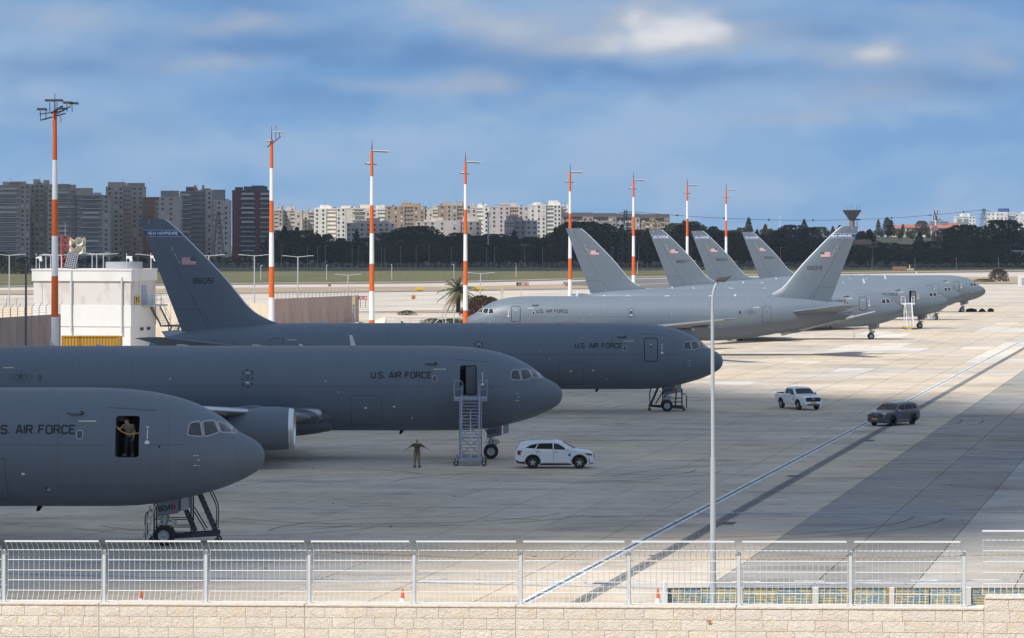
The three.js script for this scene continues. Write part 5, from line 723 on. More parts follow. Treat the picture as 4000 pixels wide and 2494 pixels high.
// bays: [width share, kind, colour, projection]; kinds: win1 win2 win3 (windows per floor), balc (open balconies), dark (recessed dark loggias), blank
function tower(label, x0, x1, ytop, d, bays, { yaw = 0, depth = 16, top = [], roof = 1, fh = 3.1, base = 0, grp = 'apartment towers behind the tree belt', color = [0.5, 0.46, 0.4] } = {}) {
  const R = rand(towerSeed++), W = (x1 - x0) * d / F / Math.max(0.8, Math.cos(yaw)), h = H - (ytop - HY) * d / F - base, t = thing('apartment_tower', label, 'building', [((x0 + x1) / 2 - CX) * d / F, base, -d], yaw, grp);
  const floors = Math.max(2, Math.round((h - 2.5) / fh)), FH = (h - 2.0) / floors, sum = bays.reduce((a, b) => a + b[0], 0); let u = -W / 2;
  part('core', uvm(box(W - 0.6, h - 1.6, depth, 0, (h - 1.6) / 2, -depth / 2 - 0.4)), fac(...color), t);
  for (const [share, kind, col = color, proj = 0] of bays) {
    const w = W * share / sum, cx = u + w / 2, hh = h - 1.0 + (proj > 0.5 ? 0.8 : 0), m = fac(...col);
    if (kind !== 'balc' && kind !== 'dark') part('wall', uvm(box(w - 0.04, hh, 1.2 + proj, cx, hh / 2, proj / 2 - 0.6)), m, t);
    else part('wall', uvm(box(w - 0.04, hh, 0.5, cx, hh / 2, -0.9)), kind === 'dark' ? OPENING : m, t);
    const zf = kind === 'balc' || kind === 'dark' ? -0.65 : proj;
    for (let f = 0; f < floors; f++) {
      const y = f * FH + FH * 0.55 + 1.0; if (y + 1 > hh) continue;
      const n = kind === 'win1' ? 1 : kind === 'win2' ? 2 : kind === 'win3' ? 3 : 0;
      for (let k = 0; k < n; k++) { const ww = Math.min(1.5, w / n * 0.5), x = u + w * (k + 0.5) / n; const q = R(); place('window', q < 0.14 ? SHUT : q < 0.3 ? WIN2 : WIN, t, x, y, zf + 0.01, ww, 1.35, 0.1); place('window_sill', SLAB, t, x, y - 0.75, zf + 0.08, ww + 0.2, 0.1, 0.3); }
      if (kind === 'balc') { place('balcony_slab', SLAB, t, cx + (f % 2 ? 0 : 0.02 * w), y - 1.3, 0.2, w * (f % 2 ? 0.98 : 0.80), 0.38, 1.9); place('balcony_rail', R() < 0.7 ? RAILG : SHUT, t, cx, y - 0.65, 1.05, w * 0.74, 0.85, 0.06); place('balcony_opening', OPENING, t, cx - w * 0.06, y, zf + 0.05, w * 0.78, 2.1, 0.12); if (R() < 0.5) place('sun_blind', fac(0.5, 0.47, 0.42), t, cx + w * 0.3, y + 0.2, zf + 0.1, w * 0.24, 1.7, 0.14); }
      if (kind === 'dark') { place('loggia_slab', m, t, cx, y - 1.25, -0.25, w, 0.55, 0.9); if (w > 6) for (let k = 1; k < 3; k++) place('loggia_pier', m, t, u + w * k / 3, y + 0.1, -0.3, 0.35, FH - 0.6, 0.7); }
    }
    u += w;
  }
  part('parapet', box(W - 0.2, 0.9, depth + 0.5, 0, h - 1.3, -depth / 2 - 0.1), fac(...color), t);
  if (roof) { const n = 2 + Math.floor(R() * 2); for (let k = 0; k < n; k++) { const w = W * (0.18 + 0.16 * R()), rh = 1.6 + 1.8 * R(); place('roof_house', fac(...color), t, (R() - 0.5) * W * 0.7, h - 0.9 + rh / 2, -depth / 2, w, rh, depth * 0.5); } for (let k = 0; k < 4; k++) place('roof_tank', k % 2 ? SHUT : RAILG, t, (R() - 0.5) * W * 0.85, h - 0.4, -2 - R() * depth * 0.6, 1.3, 1.2, 1.3); part('antenna', bar([W * 0.2 * (R() - 0.5), h - 1, -5], [W * 0.2 * (R() - 0.5), h + 4.5, -5], 0.12, 0.07, 5), RAILG, t); }
  for (const [a, b, hh, col, dz = 6] of top) place('roof_house', fac(...col), t, -W / 2 + W * (a + b) / 2, h - 0.9 + hh / 2, -dz / 2 - 1, W * (b - a), hh, dz);
  return t;
}
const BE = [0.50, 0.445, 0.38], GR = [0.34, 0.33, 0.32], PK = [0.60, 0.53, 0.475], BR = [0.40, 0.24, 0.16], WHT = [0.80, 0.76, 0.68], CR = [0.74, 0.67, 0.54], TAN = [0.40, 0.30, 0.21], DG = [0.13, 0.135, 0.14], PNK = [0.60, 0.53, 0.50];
// left group, in cloud shade
tower('leftmost tall apartment tower with long white balcony slabs', -40, 116, 718, 2000, [[3, 'balc', BE], [1, 'win2', BE, 0.6]], { color: BE });
tower('plain beige apartment tower with small paired windows left of the first mast', 116, 184, 714, 2010, [[2, 'win2', BE], [1, 'win1', BE], [0.7, 'dark', GR]], { color: BE, depth: 20 });
tower('apartment tower with stacked balconies directly behind the first mast', 184, 296, 733, 1995, [[1, 'win1', BE, 0.5], [3, 'balc', GR], [1, 'balc', GR]], { color: BE, top: [[0.1, 0.75, 3.2, GR]] });
tower('lower apartment tower with a gabled roof house and long balconies', 296, 430, 757, 1985, [[0.6, 'dark', GR], [3, 'balc', GR], [1.2, 'win1', BE]], { color: GR, top: [[0, 0.45, 4.6, BE], [0.5, 0.7, 1.6, PK]], roof: 0 });
tower('tall beige apartment tower with a brown balcony column', 412, 560, 724, 2050, [[1, 'win1', BE, 0.4], [1.2, 'win2', BE, 0.8], [1, 'dark', BR], [1.5, 'win2', BE, 0.4]], { color: BE, top: [[0.05, 0.5, 3, BE], [0.55, 1, 2.4, GR]] });
tower('brown apartment block with orange balconies left of the dark fin tip', 560, 622, 765, 2040, [[1.4, 'dark', BR], [0.5, 'win1', BE]], { color: BR, roof: 0 });
tower('pale apartment tower with two window columns above the dark fin', 618, 702, 764, 1990, [[1, 'win1', PK], [1, 'win1', PK], [0.6, 'blank', PK]], { color: PK, top: [[0.1, 0.9, 4, GR]] });
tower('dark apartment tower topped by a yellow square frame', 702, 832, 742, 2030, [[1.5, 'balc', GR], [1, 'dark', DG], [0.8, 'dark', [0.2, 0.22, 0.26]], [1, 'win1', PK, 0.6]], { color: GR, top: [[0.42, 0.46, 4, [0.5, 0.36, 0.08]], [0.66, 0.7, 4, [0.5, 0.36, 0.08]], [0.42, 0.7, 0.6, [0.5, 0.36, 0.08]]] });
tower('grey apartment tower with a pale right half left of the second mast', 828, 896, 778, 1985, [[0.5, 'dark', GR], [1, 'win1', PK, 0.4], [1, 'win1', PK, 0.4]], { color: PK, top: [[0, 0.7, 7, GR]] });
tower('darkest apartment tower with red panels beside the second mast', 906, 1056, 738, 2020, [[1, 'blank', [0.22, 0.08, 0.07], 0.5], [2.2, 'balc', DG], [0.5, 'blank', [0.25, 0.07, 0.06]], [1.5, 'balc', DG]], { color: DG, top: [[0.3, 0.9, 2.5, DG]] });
// middle group, in the sun
const MID = 'apartment blocks on the middle skyline';
[['small brown-topped apartment block right of the second mast', 1070, 1103, 816, 2330, [[1, 'dark', BE], [1, 'win1', BE]], BE], ['beige twin-column apartment block with a flat square cap', 1103, 1180, 817, 2340, [[1, 'win1', PK], [0.6, 'dark', BE], [1, 'win1', PK, 0.5]], PK], ['slim apartment block with a dark loggia column', 1183, 1226, 824, 2360, [[1, 'win1', CR], [1, 'dark', BE]], BE],
  ['bright white apartment block left of the third mast', 1226, 1313, 810, 2330, [[2, 'win2', WHT, 0.5], [0.8, 'dark', CR], [0.8, 'dark', CR]], WHT], ['cream apartment block with a bank of dark balconies left of the third mast', 1314, 1448, 808, 2320, [[1.3, 'win2', WHT, 0.4], [1, 'blank', CR], [1.8, 'balc', GR], [0.8, 'win1', CR, 0.4]], CR], ['white apartment block just right of the third mast', 1448, 1505, 812, 2350, [[1, 'win1', WHT], [1, 'dark', WHT]], WHT],
  ['brown apartment block with a central dark balcony column', 1505, 1660, 801, 2300, [[0.7, 'win1', TAN], [1.1, 'win2', TAN, 0.5], [0.8, 'dark', GR], [1.1, 'win2', TAN, 0.5]], TAN], ['small cream block half hidden behind the brown block', 1655, 1712, 812, 2480, [[1, 'win2', CR], [0.6, 'dark', TAN]], CR], ['tan apartment block just left of the fourth mast', 1710, 1862, 797, 2290, [[0.8, 'win1', TAN], [1, 'win2', [0.48, 0.4, 0.32], 0.5], [0.8, 'dark', GR], [1, 'win2', PK, 0.5]], [0.46, 0.38, 0.3]],
  ['white apartment block just right of the fourth mast', 1862, 1912, 806, 2380, [[1, 'dark', CR], [1, 'win1', WHT, 0.4]], WHT], ['pale apartment block with a brown roof house', 1914, 2066, 802, 2280, [[0.8, 'win1', PNK], [1.1, 'win2', PNK, 0.5], [0.8, 'dark', BR], [1, 'win2', PNK, 0.5]], PNK], ['brightest cream apartment block on the middle skyline', 2066, 2192, 796, 2360, [[0.8, 'win1', WHT], [1, 'win2', WHT, 0.6], [0.8, 'dark', GR], [0.8, 'win2', WHT, 0.3]], WHT], ['cream apartment block left of the fifth mast', 2190, 2226, 808, 2370, [[1, 'win1', CR]], CR],
].forEach(([l, x0, x1, y, d, bays, c], i) => tower(l, x0, x1, y, d, bays, { color: c, grp: MID, yaw: (i % 3 - 1) * 0.05 }));
// lower blocks in front of them, shaded
const LOW = 'low blocks in front of the middle skyline';
[['long low pale block left of the third mast', 1354, 1546, 866, 2080, [[1, 'win3', PK], [1, 'win2', PNK, 1], [1, 'win2', PK], [1, 'win2', PNK, 1]], PNK], ['low pale block right of the third mast among trees', 1452, 1622, 900, 2060, [[1, 'win3', PNK], [1, 'win3', PNK, 1]], PNK], ['long low block below the brown apartment block', 1622, 1880, 860, 2090, [[1, 'win3', PK], [1.2, 'win2', PNK, 1], [1, 'win3', PK]], PK], ['four-storey pale block with corner balconies right of the fourth mast', 1970, 2100, 856, 2070, [[0.8, 'balc', PNK], [1, 'win2', GR], [1, 'win2', PNK, 0.5]], PNK]].forEach(([l, x0, x1, y, d, bays, c]) => tower(l, x0, x1, y, d, bays, { color: c, grp: LOW, roof: 1 }));
// terrace row with dark pitched roofs
[['rose terrace block with dark pitched roof behind the fifth mast', 2197, 2318, 832, [0.42, 0.31, 0.29]], ['grey terrace block with dark pitched roof', 2318, 2408, 834, [0.38, 0.34, 0.33]], ['pale terrace block with dark pitched roof', 2406, 2500, 836, [0.46, 0.42, 0.4]], ['tan terrace block with dark roof right of the sixth mast', 2498, 2560, 838, [0.42, 0.33, 0.24]], ['tan terrace block at the right end of the row', 2558, 2617, 838, [0.44, 0.35, 0.25]]].forEach(([l, x0, x1, y, c], i) => { const d = 2150, t = tower(l, x0, x1, y + 12, d, [[1, 'win2', c], [0.8, 'balc', c], [1, 'win2', c, 0.8]], { color: c, grp: 'terrace blocks with dark roofs', roof: 0 }); const W = (x1 - x0) * d / F, h = H - (y + 12 - HY) * d / F; part('pitched_roof', poly([[0.8, 0], [0.8, 0.25], [-5, 3.2], [-11, 0.25], [-11, 0]], W - 0.3).rotateY(-PI / 2).translate(0, h - 0.8, 0), mat(0.05, 0.045, 0.045, 0.8), t); });
// ---------------------------------------------------------------- hill, trees, houses
const hillY = (X, d) => 15 * sstep(40, 260, X) * sstep(1780, 2350, d) + 2 * sstep(-200, 100, X) * sstep(1800, 2300, d);
{
  const rows = []; for (let i = 0; i <= 26; i++) { const r = [], d = 1700 + i * 90; for (let j = 0; j <= 60; j++) { const X = -900 + j * 35; r.push(V(X, hillY(X, d) - 0.03 - (d > 3600 ? 12 : 0), -d)); } rows.push(r); }
  struct('hill', sheet(rows.reverse(), false, (p) => [p.x / 70, p.z / 70]), mat(0.06, 0.06, 0.03, 0.95, 0, { map: grassTex }));
}
const leafMat = (r, g, b) => mat(r, g, b, 0.95, 0, { transmission: 0.25, thickness: 0, specularIntensity: 0.2 });
const LEAF = [leafMat(0.050, 0.062, 0.028), leafMat(0.040, 0.052, 0.026), leafMat(0.062, 0.066, 0.034), leafMat(0.033, 0.046, 0.028)], BARK = mat(0.11, 0.085, 0.065, 0.9);
function crown(seed, n, shape, size) {              // many small leaf faces spread through the crown's volume; shape(t, a) = radius at height t in 0..1
  const R = rand(seed), P = [], lumps = Array.from({ length: 14 }, () => [R(), R() * 6.283, 0.35 + 0.5 * R()]);
  let made = 0, tries = 0;
  while (made < n && tries++ < n * 12) {
    const t = R(), a = R() * 6.283, rr = Math.pow(R(), 0.42), r0 = shape(t, a), x = Math.cos(a) * r0 * rr, z = Math.sin(a) * r0 * rr;
    let keep = 0; for (const [lt, la, lr] of lumps) { const dx = x - Math.cos(la) * shape(lt, la) * 0.62, dz = z - Math.sin(la) * shape(lt, la) * 0.62, dy = t - lt; if (dx * dx + dz * dz + dy * dy * 1.3 < lr * lr * 0.2) keep = 1; }
    if (!keep && R() < 0.75) continue;
    const s = size * (0.5 + 0.8 * R()), u = V(R() - 0.5, R() - 0.5, R() - 0.5).normalize(), v = u.clone().cross(V(R() - 0.5, R() - 0.5, R() - 0.5)).normalize(), c = V(x, t, z);
    const p = [u.clone().multiplyScalar(s), v.clone().multiplyScalar(s * 0.7), u.clone().multiplyScalar(-s), v.clone().multiplyScalar(-s * 0.7)].map((q) => q.add(c)); for (const k of [0, 1, 2, 0, 2, 3]) P.push(p[k].x, p[k].y, p[k].z); made++;
  }
  const g = new THREE.BufferGeometry(); g.setAttribute('position', new THREE.Float32BufferAttribute(P, 3)); g.computeVertexNormals(); return g;
}
const SHAPES = { broad: (t) => 0.56 * Math.sqrt(Math.max(0, 1 - Math.pow((t - 0.55) / 0.5, 2))), round: (t) => 0.44 * Math.sqrt(Math.max(0, 1 - Math.pow((t - 0.52) / 0.52, 2))), tall: (t) => 0.27 * Math.sqrt(Math.max(0, 1 - Math.pow((t - 0.5) / 0.52, 2))), cypress: (t) => 0.13 * Math.sqrt(Math.max(0, Math.min(1, t * 5) * (1 - t))) * 1.6, pine: (t) => 0.42 * Math.max(0.02, Math.min(1, t * 3) * (1.02 - t)) };
const TREES = {}; for (const [k, n, s] of [['broad', 2300, 0.036], ['round', 1900, 0.038], ['tall', 1500, 0.034], ['cypress', 1000, 0.03], ['pine', 1400, 0.032]]) TREES[k] = [0, 1, 2].map((i) => crown(40 + i * 7 + n, n, SHAPES[k], s));
const TRUNK = join([bar([0, 0, 0], [0.01, 0.5, 0.01], 0.032, 0.018, 7), bar([0.01, 0.38, 0], [0.2, 0.66, 0.08], 0.016, 0.008, 5), bar([0.01, 0.42, 0], [-0.18, 0.7, -0.06], 0.016, 0.008, 5), bar([0.01, 0.5, 0], [0.03, 0.82, 0], 0.016, 0.006, 5)]);
function tree(kind, X, d, h, label, grp, R, wide = 1) {
  const y = hillY(X, d), t = thing(kind === 'cypress' ? 'cypress_tree' : kind === 'pine' ? 'pine_tree' : 'broadleaf_tree', label, 'tree', [X, y, -d], R() * 6.28, grp);
  const c = part('crown', TREES[kind][Math.floor(R() * 3)], LEAF[Math.floor(R() * 4)], t); c.scale.set(h * wide, h * 0.86, h * wide); c.position.y = h * 0.14; const k = part('trunk', TRUNK, BARK, t); k.scale.set(h, h, h); return t;
}
{
  const R = rand(404), prof = curve([[-200, 1012], [600, 1016], [1000, 1010], [1075, 920], [1150, 905], [1300, 922], [1420, 935], [1520, 915], [1600, 896], [1680, 902], [1760, 918], [1880, 908], [1960, 915], [2060, 925], [2160, 910], [2240, 880], [2300, 873], [2400, 905], [2500, 903], [2600, 896], [2700, 888], [2800, 905], [2900, 915], [3050, 905], [3200, 925], [3400, 950], [3600, 950], [3800, 935], [4200, 940]]);
  const where = (x) => x < 213 ? ', left of the first mast' : x < 545 ? ', between the first mast and the dark fin' : x < 1060 ? ', between the dark fin and the second mast' : x < 1452 ? ', between the second and third masts' : x < 1818 ? ', between the third and fourth masts' : x < 2227 ? ', between the fourth and fifth masts' : x < 2475 ? ', between the fifth and sixth masts' : x < 2837 ? ', between the sixth and eighth masts' : x < 3330 ? ', between the eighth mast and the 66013 fin' : ', right of the 66013 fin';
  const BELT = 'trees of the dense belt beyond the airfield';
  for (let row = 0; row < 3; row++) for (let x = -120; x < 4140; x += 42 + 18 * R()) {
    if (x < 1050 && row === 1) continue;
    const d = 1640 + row * 95 + 60 * R(), y = prof(x) + (row === 2 ? 0 : row === 1 ? 14 : 42) * (x > 1050 ? 1 : 0.4) + 24 * (R() - 0.35), base = hillY((x - CX) * d / F, d), h = Math.max(4.5, H - (y - HY) * d / F - base), q = R();
    tree(q < 0.5 ? 'broad' : q < 0.82 ? 'round' : 'tall', (x - CX) * d / F, d, h, x < 1050 ? 'small tree below the left towers' + where(x) : (q < 0.5 ? 'spreading' : q < 0.82 ? 'rounded' : 'tall') + ' tree, ' + ['front', 'middle', 'rear'][row] + ' row of the belt' + where(x), x < 1050 ? 'small trees at the foot of the left towers' : BELT, R, 1.05 + 0.4 * R());
  }
  // skyline trees on the right
  for (let x = 2630; x < 4100; x += 19 + 14 * R()) { const d = 1950 + 460 * R(), X = (x - CX) * d / F, y = lerp(885, 897, R()) - (x < 2750 ? 14 : 0) + 16 * (R() - 0.5) + (x > 3330 && x < 3700 ? 14 : 0), h = Math.max(5, H - (y - HY) * d / F - hillY(X, d)), q = R(); tree(q < 0.45 ? 'round' : q < 0.7 ? 'broad' : q < 0.9 ? 'tall' : 'pine', X, d, h, (q < 0.45 ? 'rounded' : q < 0.7 ? 'spreading' : q < 0.9 ? 'tall' : 'conical') + ' tree on the rise' + where(x), 'trees on the wooded rise', R, 1); }
  for (let x = 3290; x < 4080; x += 30 + 16 * R()) { const d = 2200 + 200 * R(), X = (x - CX) * d / F, y = 915 + 12 * R(); tree(R() < 0.6 ? 'round' : 'broad', X, d, Math.max(4, H - (y - HY) * d / F - hillY(X, d)), 'dark tree below the red roofs on the rise at the right', 'trees below the red roofs', R, 1.25); }
  for (const [x, y, d, kind, l, w] of [[1110, 884, 1720, 'pine', 'spiky dark pine right of the second mast'], [1158, 888, 1730, 'cypress', 'slim cypress right of the second mast', 1], [1392, 900, 1700, 'cypress', 'cypress below the cream apartment block'], [1498, 915, 1690, 'cypress', 'cypress right of the third mast'], [1640, 884, 1760, 'broad', 'largest rounded tree below the brown apartment block', 1.25], [2008, 900, 1680, 'pine', 'pine in front of the four-storey pale block'], [2262, 868, 1700, 'broad', 'big dark tree right of the fifth mast', 1.2], [2428, 880, 1700, 'cypress', 'cypress beside the lattice pylon'], [2672, 862, 2100, 'cypress', 'cypress left of the seventh mast'], [2925, 851, 2250, 'cypress', 'tall cypress on the rise right of the eighth mast'], [2990, 876, 2200, 'pine', 'pine on the rise left of the pale antenna'], [3142, 856, 2300, 'pine', 'conical pine left of the 66013 fin'], [3398, 898, 1800, 'cypress', 'dark cypress right of the 66013 fin', 1.6], [3432, 858, 2300, 'cypress', 'slim cypress right of the water tower', 1], [3467, 850, 2280, 'cypress', 'taller of two neighbouring cypresses on the rise', 1.7], [3482, 860, 2280, 'cypress', 'shorter of two neighbouring cypresses on the rise', 1.5], [3602, 864, 2300, 'round', 'rounded tree left of the red and white antenna mast', 1.1], [3528, 876, 2300, 'cypress', 'small cypress among the red roofs', 1.2], [3770, 880, 1900, 'broad', 'large olive tree in front of the far white blocks', 1.2], [3920, 860, 1850, 'round', 'largest dark tree at the right in front of white blocks', 1.5], [3950, 905, 1780, 'broad', 'dark tree below the largest tree at the right', 1.1]]) { const X = (x - CX) * d / F; tree(kind, X, d, H - (y - HY) * d / F - hillY(X, d), l, undefined, R, w ?? 1); }
  // undergrowth along the foot of the belt
  const P = []; for (let k = 0; k < 9000; k++) { const x = -200 + 4500 * R(), d = 1590 + 60 * R(), X = (x - CX) * d / F, y = 3.2 * R() * R(), s = 0.3 + 0.5 * R(), u = V(R() - 0.5, R() - 0.5, R() - 0.5).normalize().multiplyScalar(s), v = u.clone().cross(V(R() - 0.5, R() - 0.5, R() - 0.5)).normalize().multiplyScalar(s); const c = V(X, y, -d); for (const q of [u, v, u.clone().negate()]) P.push(c.x + q.x, c.y + q.y, c.z + q.z); }
  const g = new THREE.BufferGeometry(); g.setAttribute('position', new THREE.Float32BufferAttribute(P, 3)); g.computeVertexNormals(); stuff('undergrowth', g, LEAF[2], 'dark undergrowth along the foot of the tree belt', 'undergrowth');
}
{
  // houses with red roofs
  const ROOF = mat(0.33, 0.13, 0.09, 0.85), HW_ = mat(0.62, 0.56, 0.48, 0.85);
  [[2036, 1004, 1745, 11, 'red-roofed house half hidden in the belt right of the fourth mast'], [2078, 1004, 1750, 7, 'second red-roofed house in the belt right of the fourth mast'], [2180, 1004, 1748, 9, 'red-roofed house in the belt left of the fin without number'], [2760, 960, 2050, 16, 'pale flat house among the trees between the fins'], [3500, 915, 2480, 14, 'pale house on the rise right of the water tower'], [3560, 912, 2500, 13, 'pale house with a red roof beside the cypresses'], [3620, 918, 2480, 10, 'white house with a red roof left of the antenna mast'], [3692, 914, 2460, 13, 'long red-roofed house right of the antenna mast'], [3722, 905, 2560, 9, 'upper red-roofed house right of the antenna mast'], [3985, 942, 2100, 15, 'white house with a red roof at the right edge'], [3370, 972, 1775, 9, 'low brown-roofed house under the dark trees'], [3395, 968, 1800, 7, 'second low brown-roofed house under the dark trees'], [3965, 1000, 1690, 10, 'white shed at the right edge below the trees']].forEach(([x, yb, d, w, l], k) => {
    const X = (x - CX) * d / F, t = thing('house', l, 'house', [X, H - (yb - HY) * d / F, -d], (k % 3 - 1) * 0.3, 'houses among the trees'), base = H - (yb - HY) * d / F, low = base - hillY(X, d) + 3, hh = /low|shed/.test(l) ? 2.6 : 4.6, wm = /low|belt/.test(l) ? mat(0.3, 0.24, 0.19, 0.85) : HW_;
    part('wall', span(-w / 2, w / 2, -low, hh, -4, 4), wm, t); if (!/flat|shed/.test(l)) part('roof', poly([[-4.7, 0], [0, 2.6], [4.7, 0]], w + 0.8).rotateY(PI / 2).translate(0, hh, 0), /brown/.test(l) ? mat(0.2, 0.13, 0.1, 0.9) : ROOF, t); else part('roof', span(-w / 2 - 0.3, w / 2 + 0.3, hh, hh + 0.3, -4.3, 4.3), SLAB, t);
    for (let i = 0; i < 3; i++) place('window', WIN, t, -w / 3 + i * w / 3, hh * 0.62, 4.02, 1.4, 1.3, 0.1); place('door', DARKG, t, w * 0.16, 1.05, 4.02, 1.0, 2.1, 0.1);
  });
  // far white blocks at the right
  const FW = [0.84, 0.83, 0.80];
  tower('far white block with stepped terraces', 3734, 3812, 842, 3500, [[1, 'balc', FW], [1, 'balc', FW], [1, 'win2', FW]], { color: FW, base: 8, grp: 'far blocks at the right', fh: 3.6 });
  tower('far bluish glass block behind the antenna mast', 3637, 3706, 862, 3900, [[1, 'dark', [0.3, 0.34, 0.4]], [1, 'win3', [0.3, 0.34, 0.4]], [1, 'dark', [0.3, 0.34, 0.4]]], { color: [0.3, 0.34, 0.4], base: 8, grp: 'far blocks at the right', fh: 3.8 });
  const sh = tower('large white block with a blue roof box at the right', 3856, 3970, 828, 3200, [[1, 'win2', FW], [1.4, 'win3', FW, 3], [1, 'balc', FW]], { color: FW, base: 8, grp: 'far blocks at the right', fh: 3.6, top: [[0.42, 0.78, 4.5, [0.06, 0.10, 0.3]]], roof: 0 });
  tower('white block cut by the right edge of the picture', 3966, 4060, 832, 3250, [[1, 'win2', FW], [1, 'balc', FW], [1, 'win2', FW]], { color: FW, base: 8, grp: 'far blocks at the right', fh: 3.6 });
  tower('tiny bluish block on the skyline right of the eighth mast', 2980, 3002, 876, 4200, [[1, 'win2', [0.4, 0.44, 0.5]]], { color: [0.4, 0.44, 0.5], base: 8, grp: 'far blocks at the right', roof: 0 });
  // water tower, antenna mast, pylons, cables
  const at0 = (x, yb, d) => [(x - CX) * d / F, H - (yb - HY) * d / F, -d];
  { const d = 2500, s = F / d, t = thing('water_tower', 'grey funnel-shaped water tower behind the 66013 fin', 'water tower', [(3329 - CX) * d / F, 0, -d]); const y = (py) => H - (py - HY) / s; part('shaft', lathe([[2.6, 0], [2.2, y(860)]], 20), mat(0.2, 0.18, 0.17, 0.9), t); part('funnel', lathe([[2.2, y(862)], [7.6, y(824)], [7.8, y(822)], [7.8, y(820)], [0, y(820)]], 28), mat(0.18, 0.165, 0.16, 0.9), t); for (let k = 0; k < 6; k++) part('aerial', bar([-6 + k * 2.4, y(820), 1], [-6 + k * 2.4, y(820) + 2.5 + (k % 3), 1], 0.12, 0.1, 4), DARKG, t); }
  { const d = 2200, t = thing('antenna_mast', 'red and white telecom mast with dark aerials at the right', 'mast', at0(3656, 963, d)), h = (963 - 819) * d / F; for (let k = 0; k < 7; k++) part('mast_section', bar([0, h * k / 7, 0], [0, h * (k + 1) / 7, 0], 0.75 - k * 0.06, 0.7 - k * 0.06, 8), k % 2 ? mat(0.45, 0.06, 0.05, 0.7) : WHITE_P, t); for (let k = 0; k < 6; k++) part('aerial', box(0.5, 3.2, 0.4, 1.4 * Math.cos(k * 1.05), h - 2 - (k % 2) * 4, 1.4 * Math.sin(k * 1.05)), DARKG, t); part('foot', bar([0, -12, 0], [0, 0, 0], 0.8, 0.75, 8), WHITE_P, t); }
  function pylon(label, x, yt, yb, d, w) { const h = (yb - yt) * d / F, t = thing('power_pylon', label, 'pylon', at0(x, yb, d), 0.3, 'lattice power pylons'), wd = (u) => lerp(w, w * 0.16, Math.min(1, u * 1.15)), r = 0.17; for (const [sx, sz] of [[-1, -1], [1, -1], [1, 1], [-1, 1]]) part('leg', bar([sx * wd(0), 0, sz * wd(0)], [sx * wd(1), h, sz * wd(1)], r, r * 0.7, 4), DARKSTEEL, t); for (let k = 0; k < 8; k++) { const a = k / 8, b = (k + 1) / 8; for (const [sx, sz, tx, tz] of [[-1, 1, 1, 1], [1, -1, 1, 1], [-1, -1, -1, 1]]) { part('brace', bar([sx * wd(a), a * h, sz * wd(a)], [tx * wd(b), b * h, tz * wd(b)], r * 0.6, r * 0.6, 3), DARKSTEEL, t); part('brace', bar([tx * wd(a), a * h, tz * wd(a)], [sx * wd(b), b * h, sz * wd(b)], r * 0.6, r * 0.6, 3), DARKSTEEL, t); } } for (const a of [0.72, 0.84, 0.95]) part('cross_arm', bar([-w * 1.1, a * h, 0], [w * 1.1, a * h, 0], r * 0.8, r * 0.8, 4), DARKSTEEL, t); return at0(x, yt + 4, d); }
  const p1 = pylon('lattice power pylon left of the 86047 fin', 2444, 821, 1030, 1620, 3.4), p2 = pylon('lattice power pylon in front of the large white block', 3845, 815, 955, 2000, 3.6); pylon('faint lattice pylon in front of the left towers', 852, 828, 1040, 1560, 3.2);
  const wire = []; for (let k = 0; k <= 24; k++) { const t = k / 24; wire.push([lerp(p1[0], p2[0], t), lerp(p1[1], p2[1], t) - 14 * 4 * t * (1 - t) * 0.42, lerp(p1[2], p2[2], t)]); }
  solo('power_cable', tube(wire, 0.11, 4, 60), DARKG, 'sagging power cable strung between the two pylons', 'cable');
  [[0.12, 0], [0.235, 0], [0.35, 0], [0.47, 0], [0.58, 0], [0.7, 0], [0.82, 0], [0.93, 0]].forEach(([t], k) => { const i = t * 24, a = wire[Math.floor(i)], b = wire[Math.ceil(i)], f = i - Math.floor(i); solo('cable_marker', new THREE.SphereGeometry(0.55, 10, 8).translate(lerp(a[0], b[0], f), lerp(a[1], b[1], f), lerp(a[2], b[2], f)), mat(0.12, 0.03, 0.03, 0.7), 'round marker ball on the sagging power cable', 'marker ball', 'marker balls on the power cable'); });
  [[3048, 846, 900, 2300, 'pale radio aerial on the rise left of the 66013 fin'], [3349, 858, 960, 1900, 'dark floodlight pole right of the water tower']].forEach(([x, y, yb, d, l]) => { const t = thing('radio_aerial', l, 'aerial', at0(x, yb, d)), h = (yb - y) * d / F; part('pole', bar([0, -10, 0], [0, h, 0], 0.3, 0.2, 6), /pale/.test(l) ? WHITE_P : DARKG, t); part('head', box(/pale/.test(l) ? 1.4 : 4, 0.8, 1, 0, h, 0), /pale/.test(l) ? WHITE_P : DARKG, t); });
  // road lamps in front of the belt
  const R = rand(61); [60, 170, 330, 480, 700, 905, 968, 1098, 1200, 1240, 1270, 1375, 1400, 1490, 1503, 1565, 1625, 1676, 1763, 1900, 1932, 2050, 2120, 2365, 2392, 2495, 2700, 3050, 3200, 3410].forEach((x, k) => { const d = 1555 + 30 * R(), h = 10 + 1.5 * R(), t = thing('road_lamp', 'thin pale road lamp in front of the dark tree belt', 'street lamp', [(x - CX) * d / F, 0, -d], R() * 2, 'road lamps along the tree belt'); part('pole', bar([0, 0, 0], [0, h, 0], 0.13, 0.09, 5), mat(0.3, 0.31, 0.33, 0.6), t); part('arm', bar([0, h, 0], [1.4, h + 0.3, 0], 0.1, 0.08, 4), mat(0.3, 0.31, 0.33, 0.6), t); });
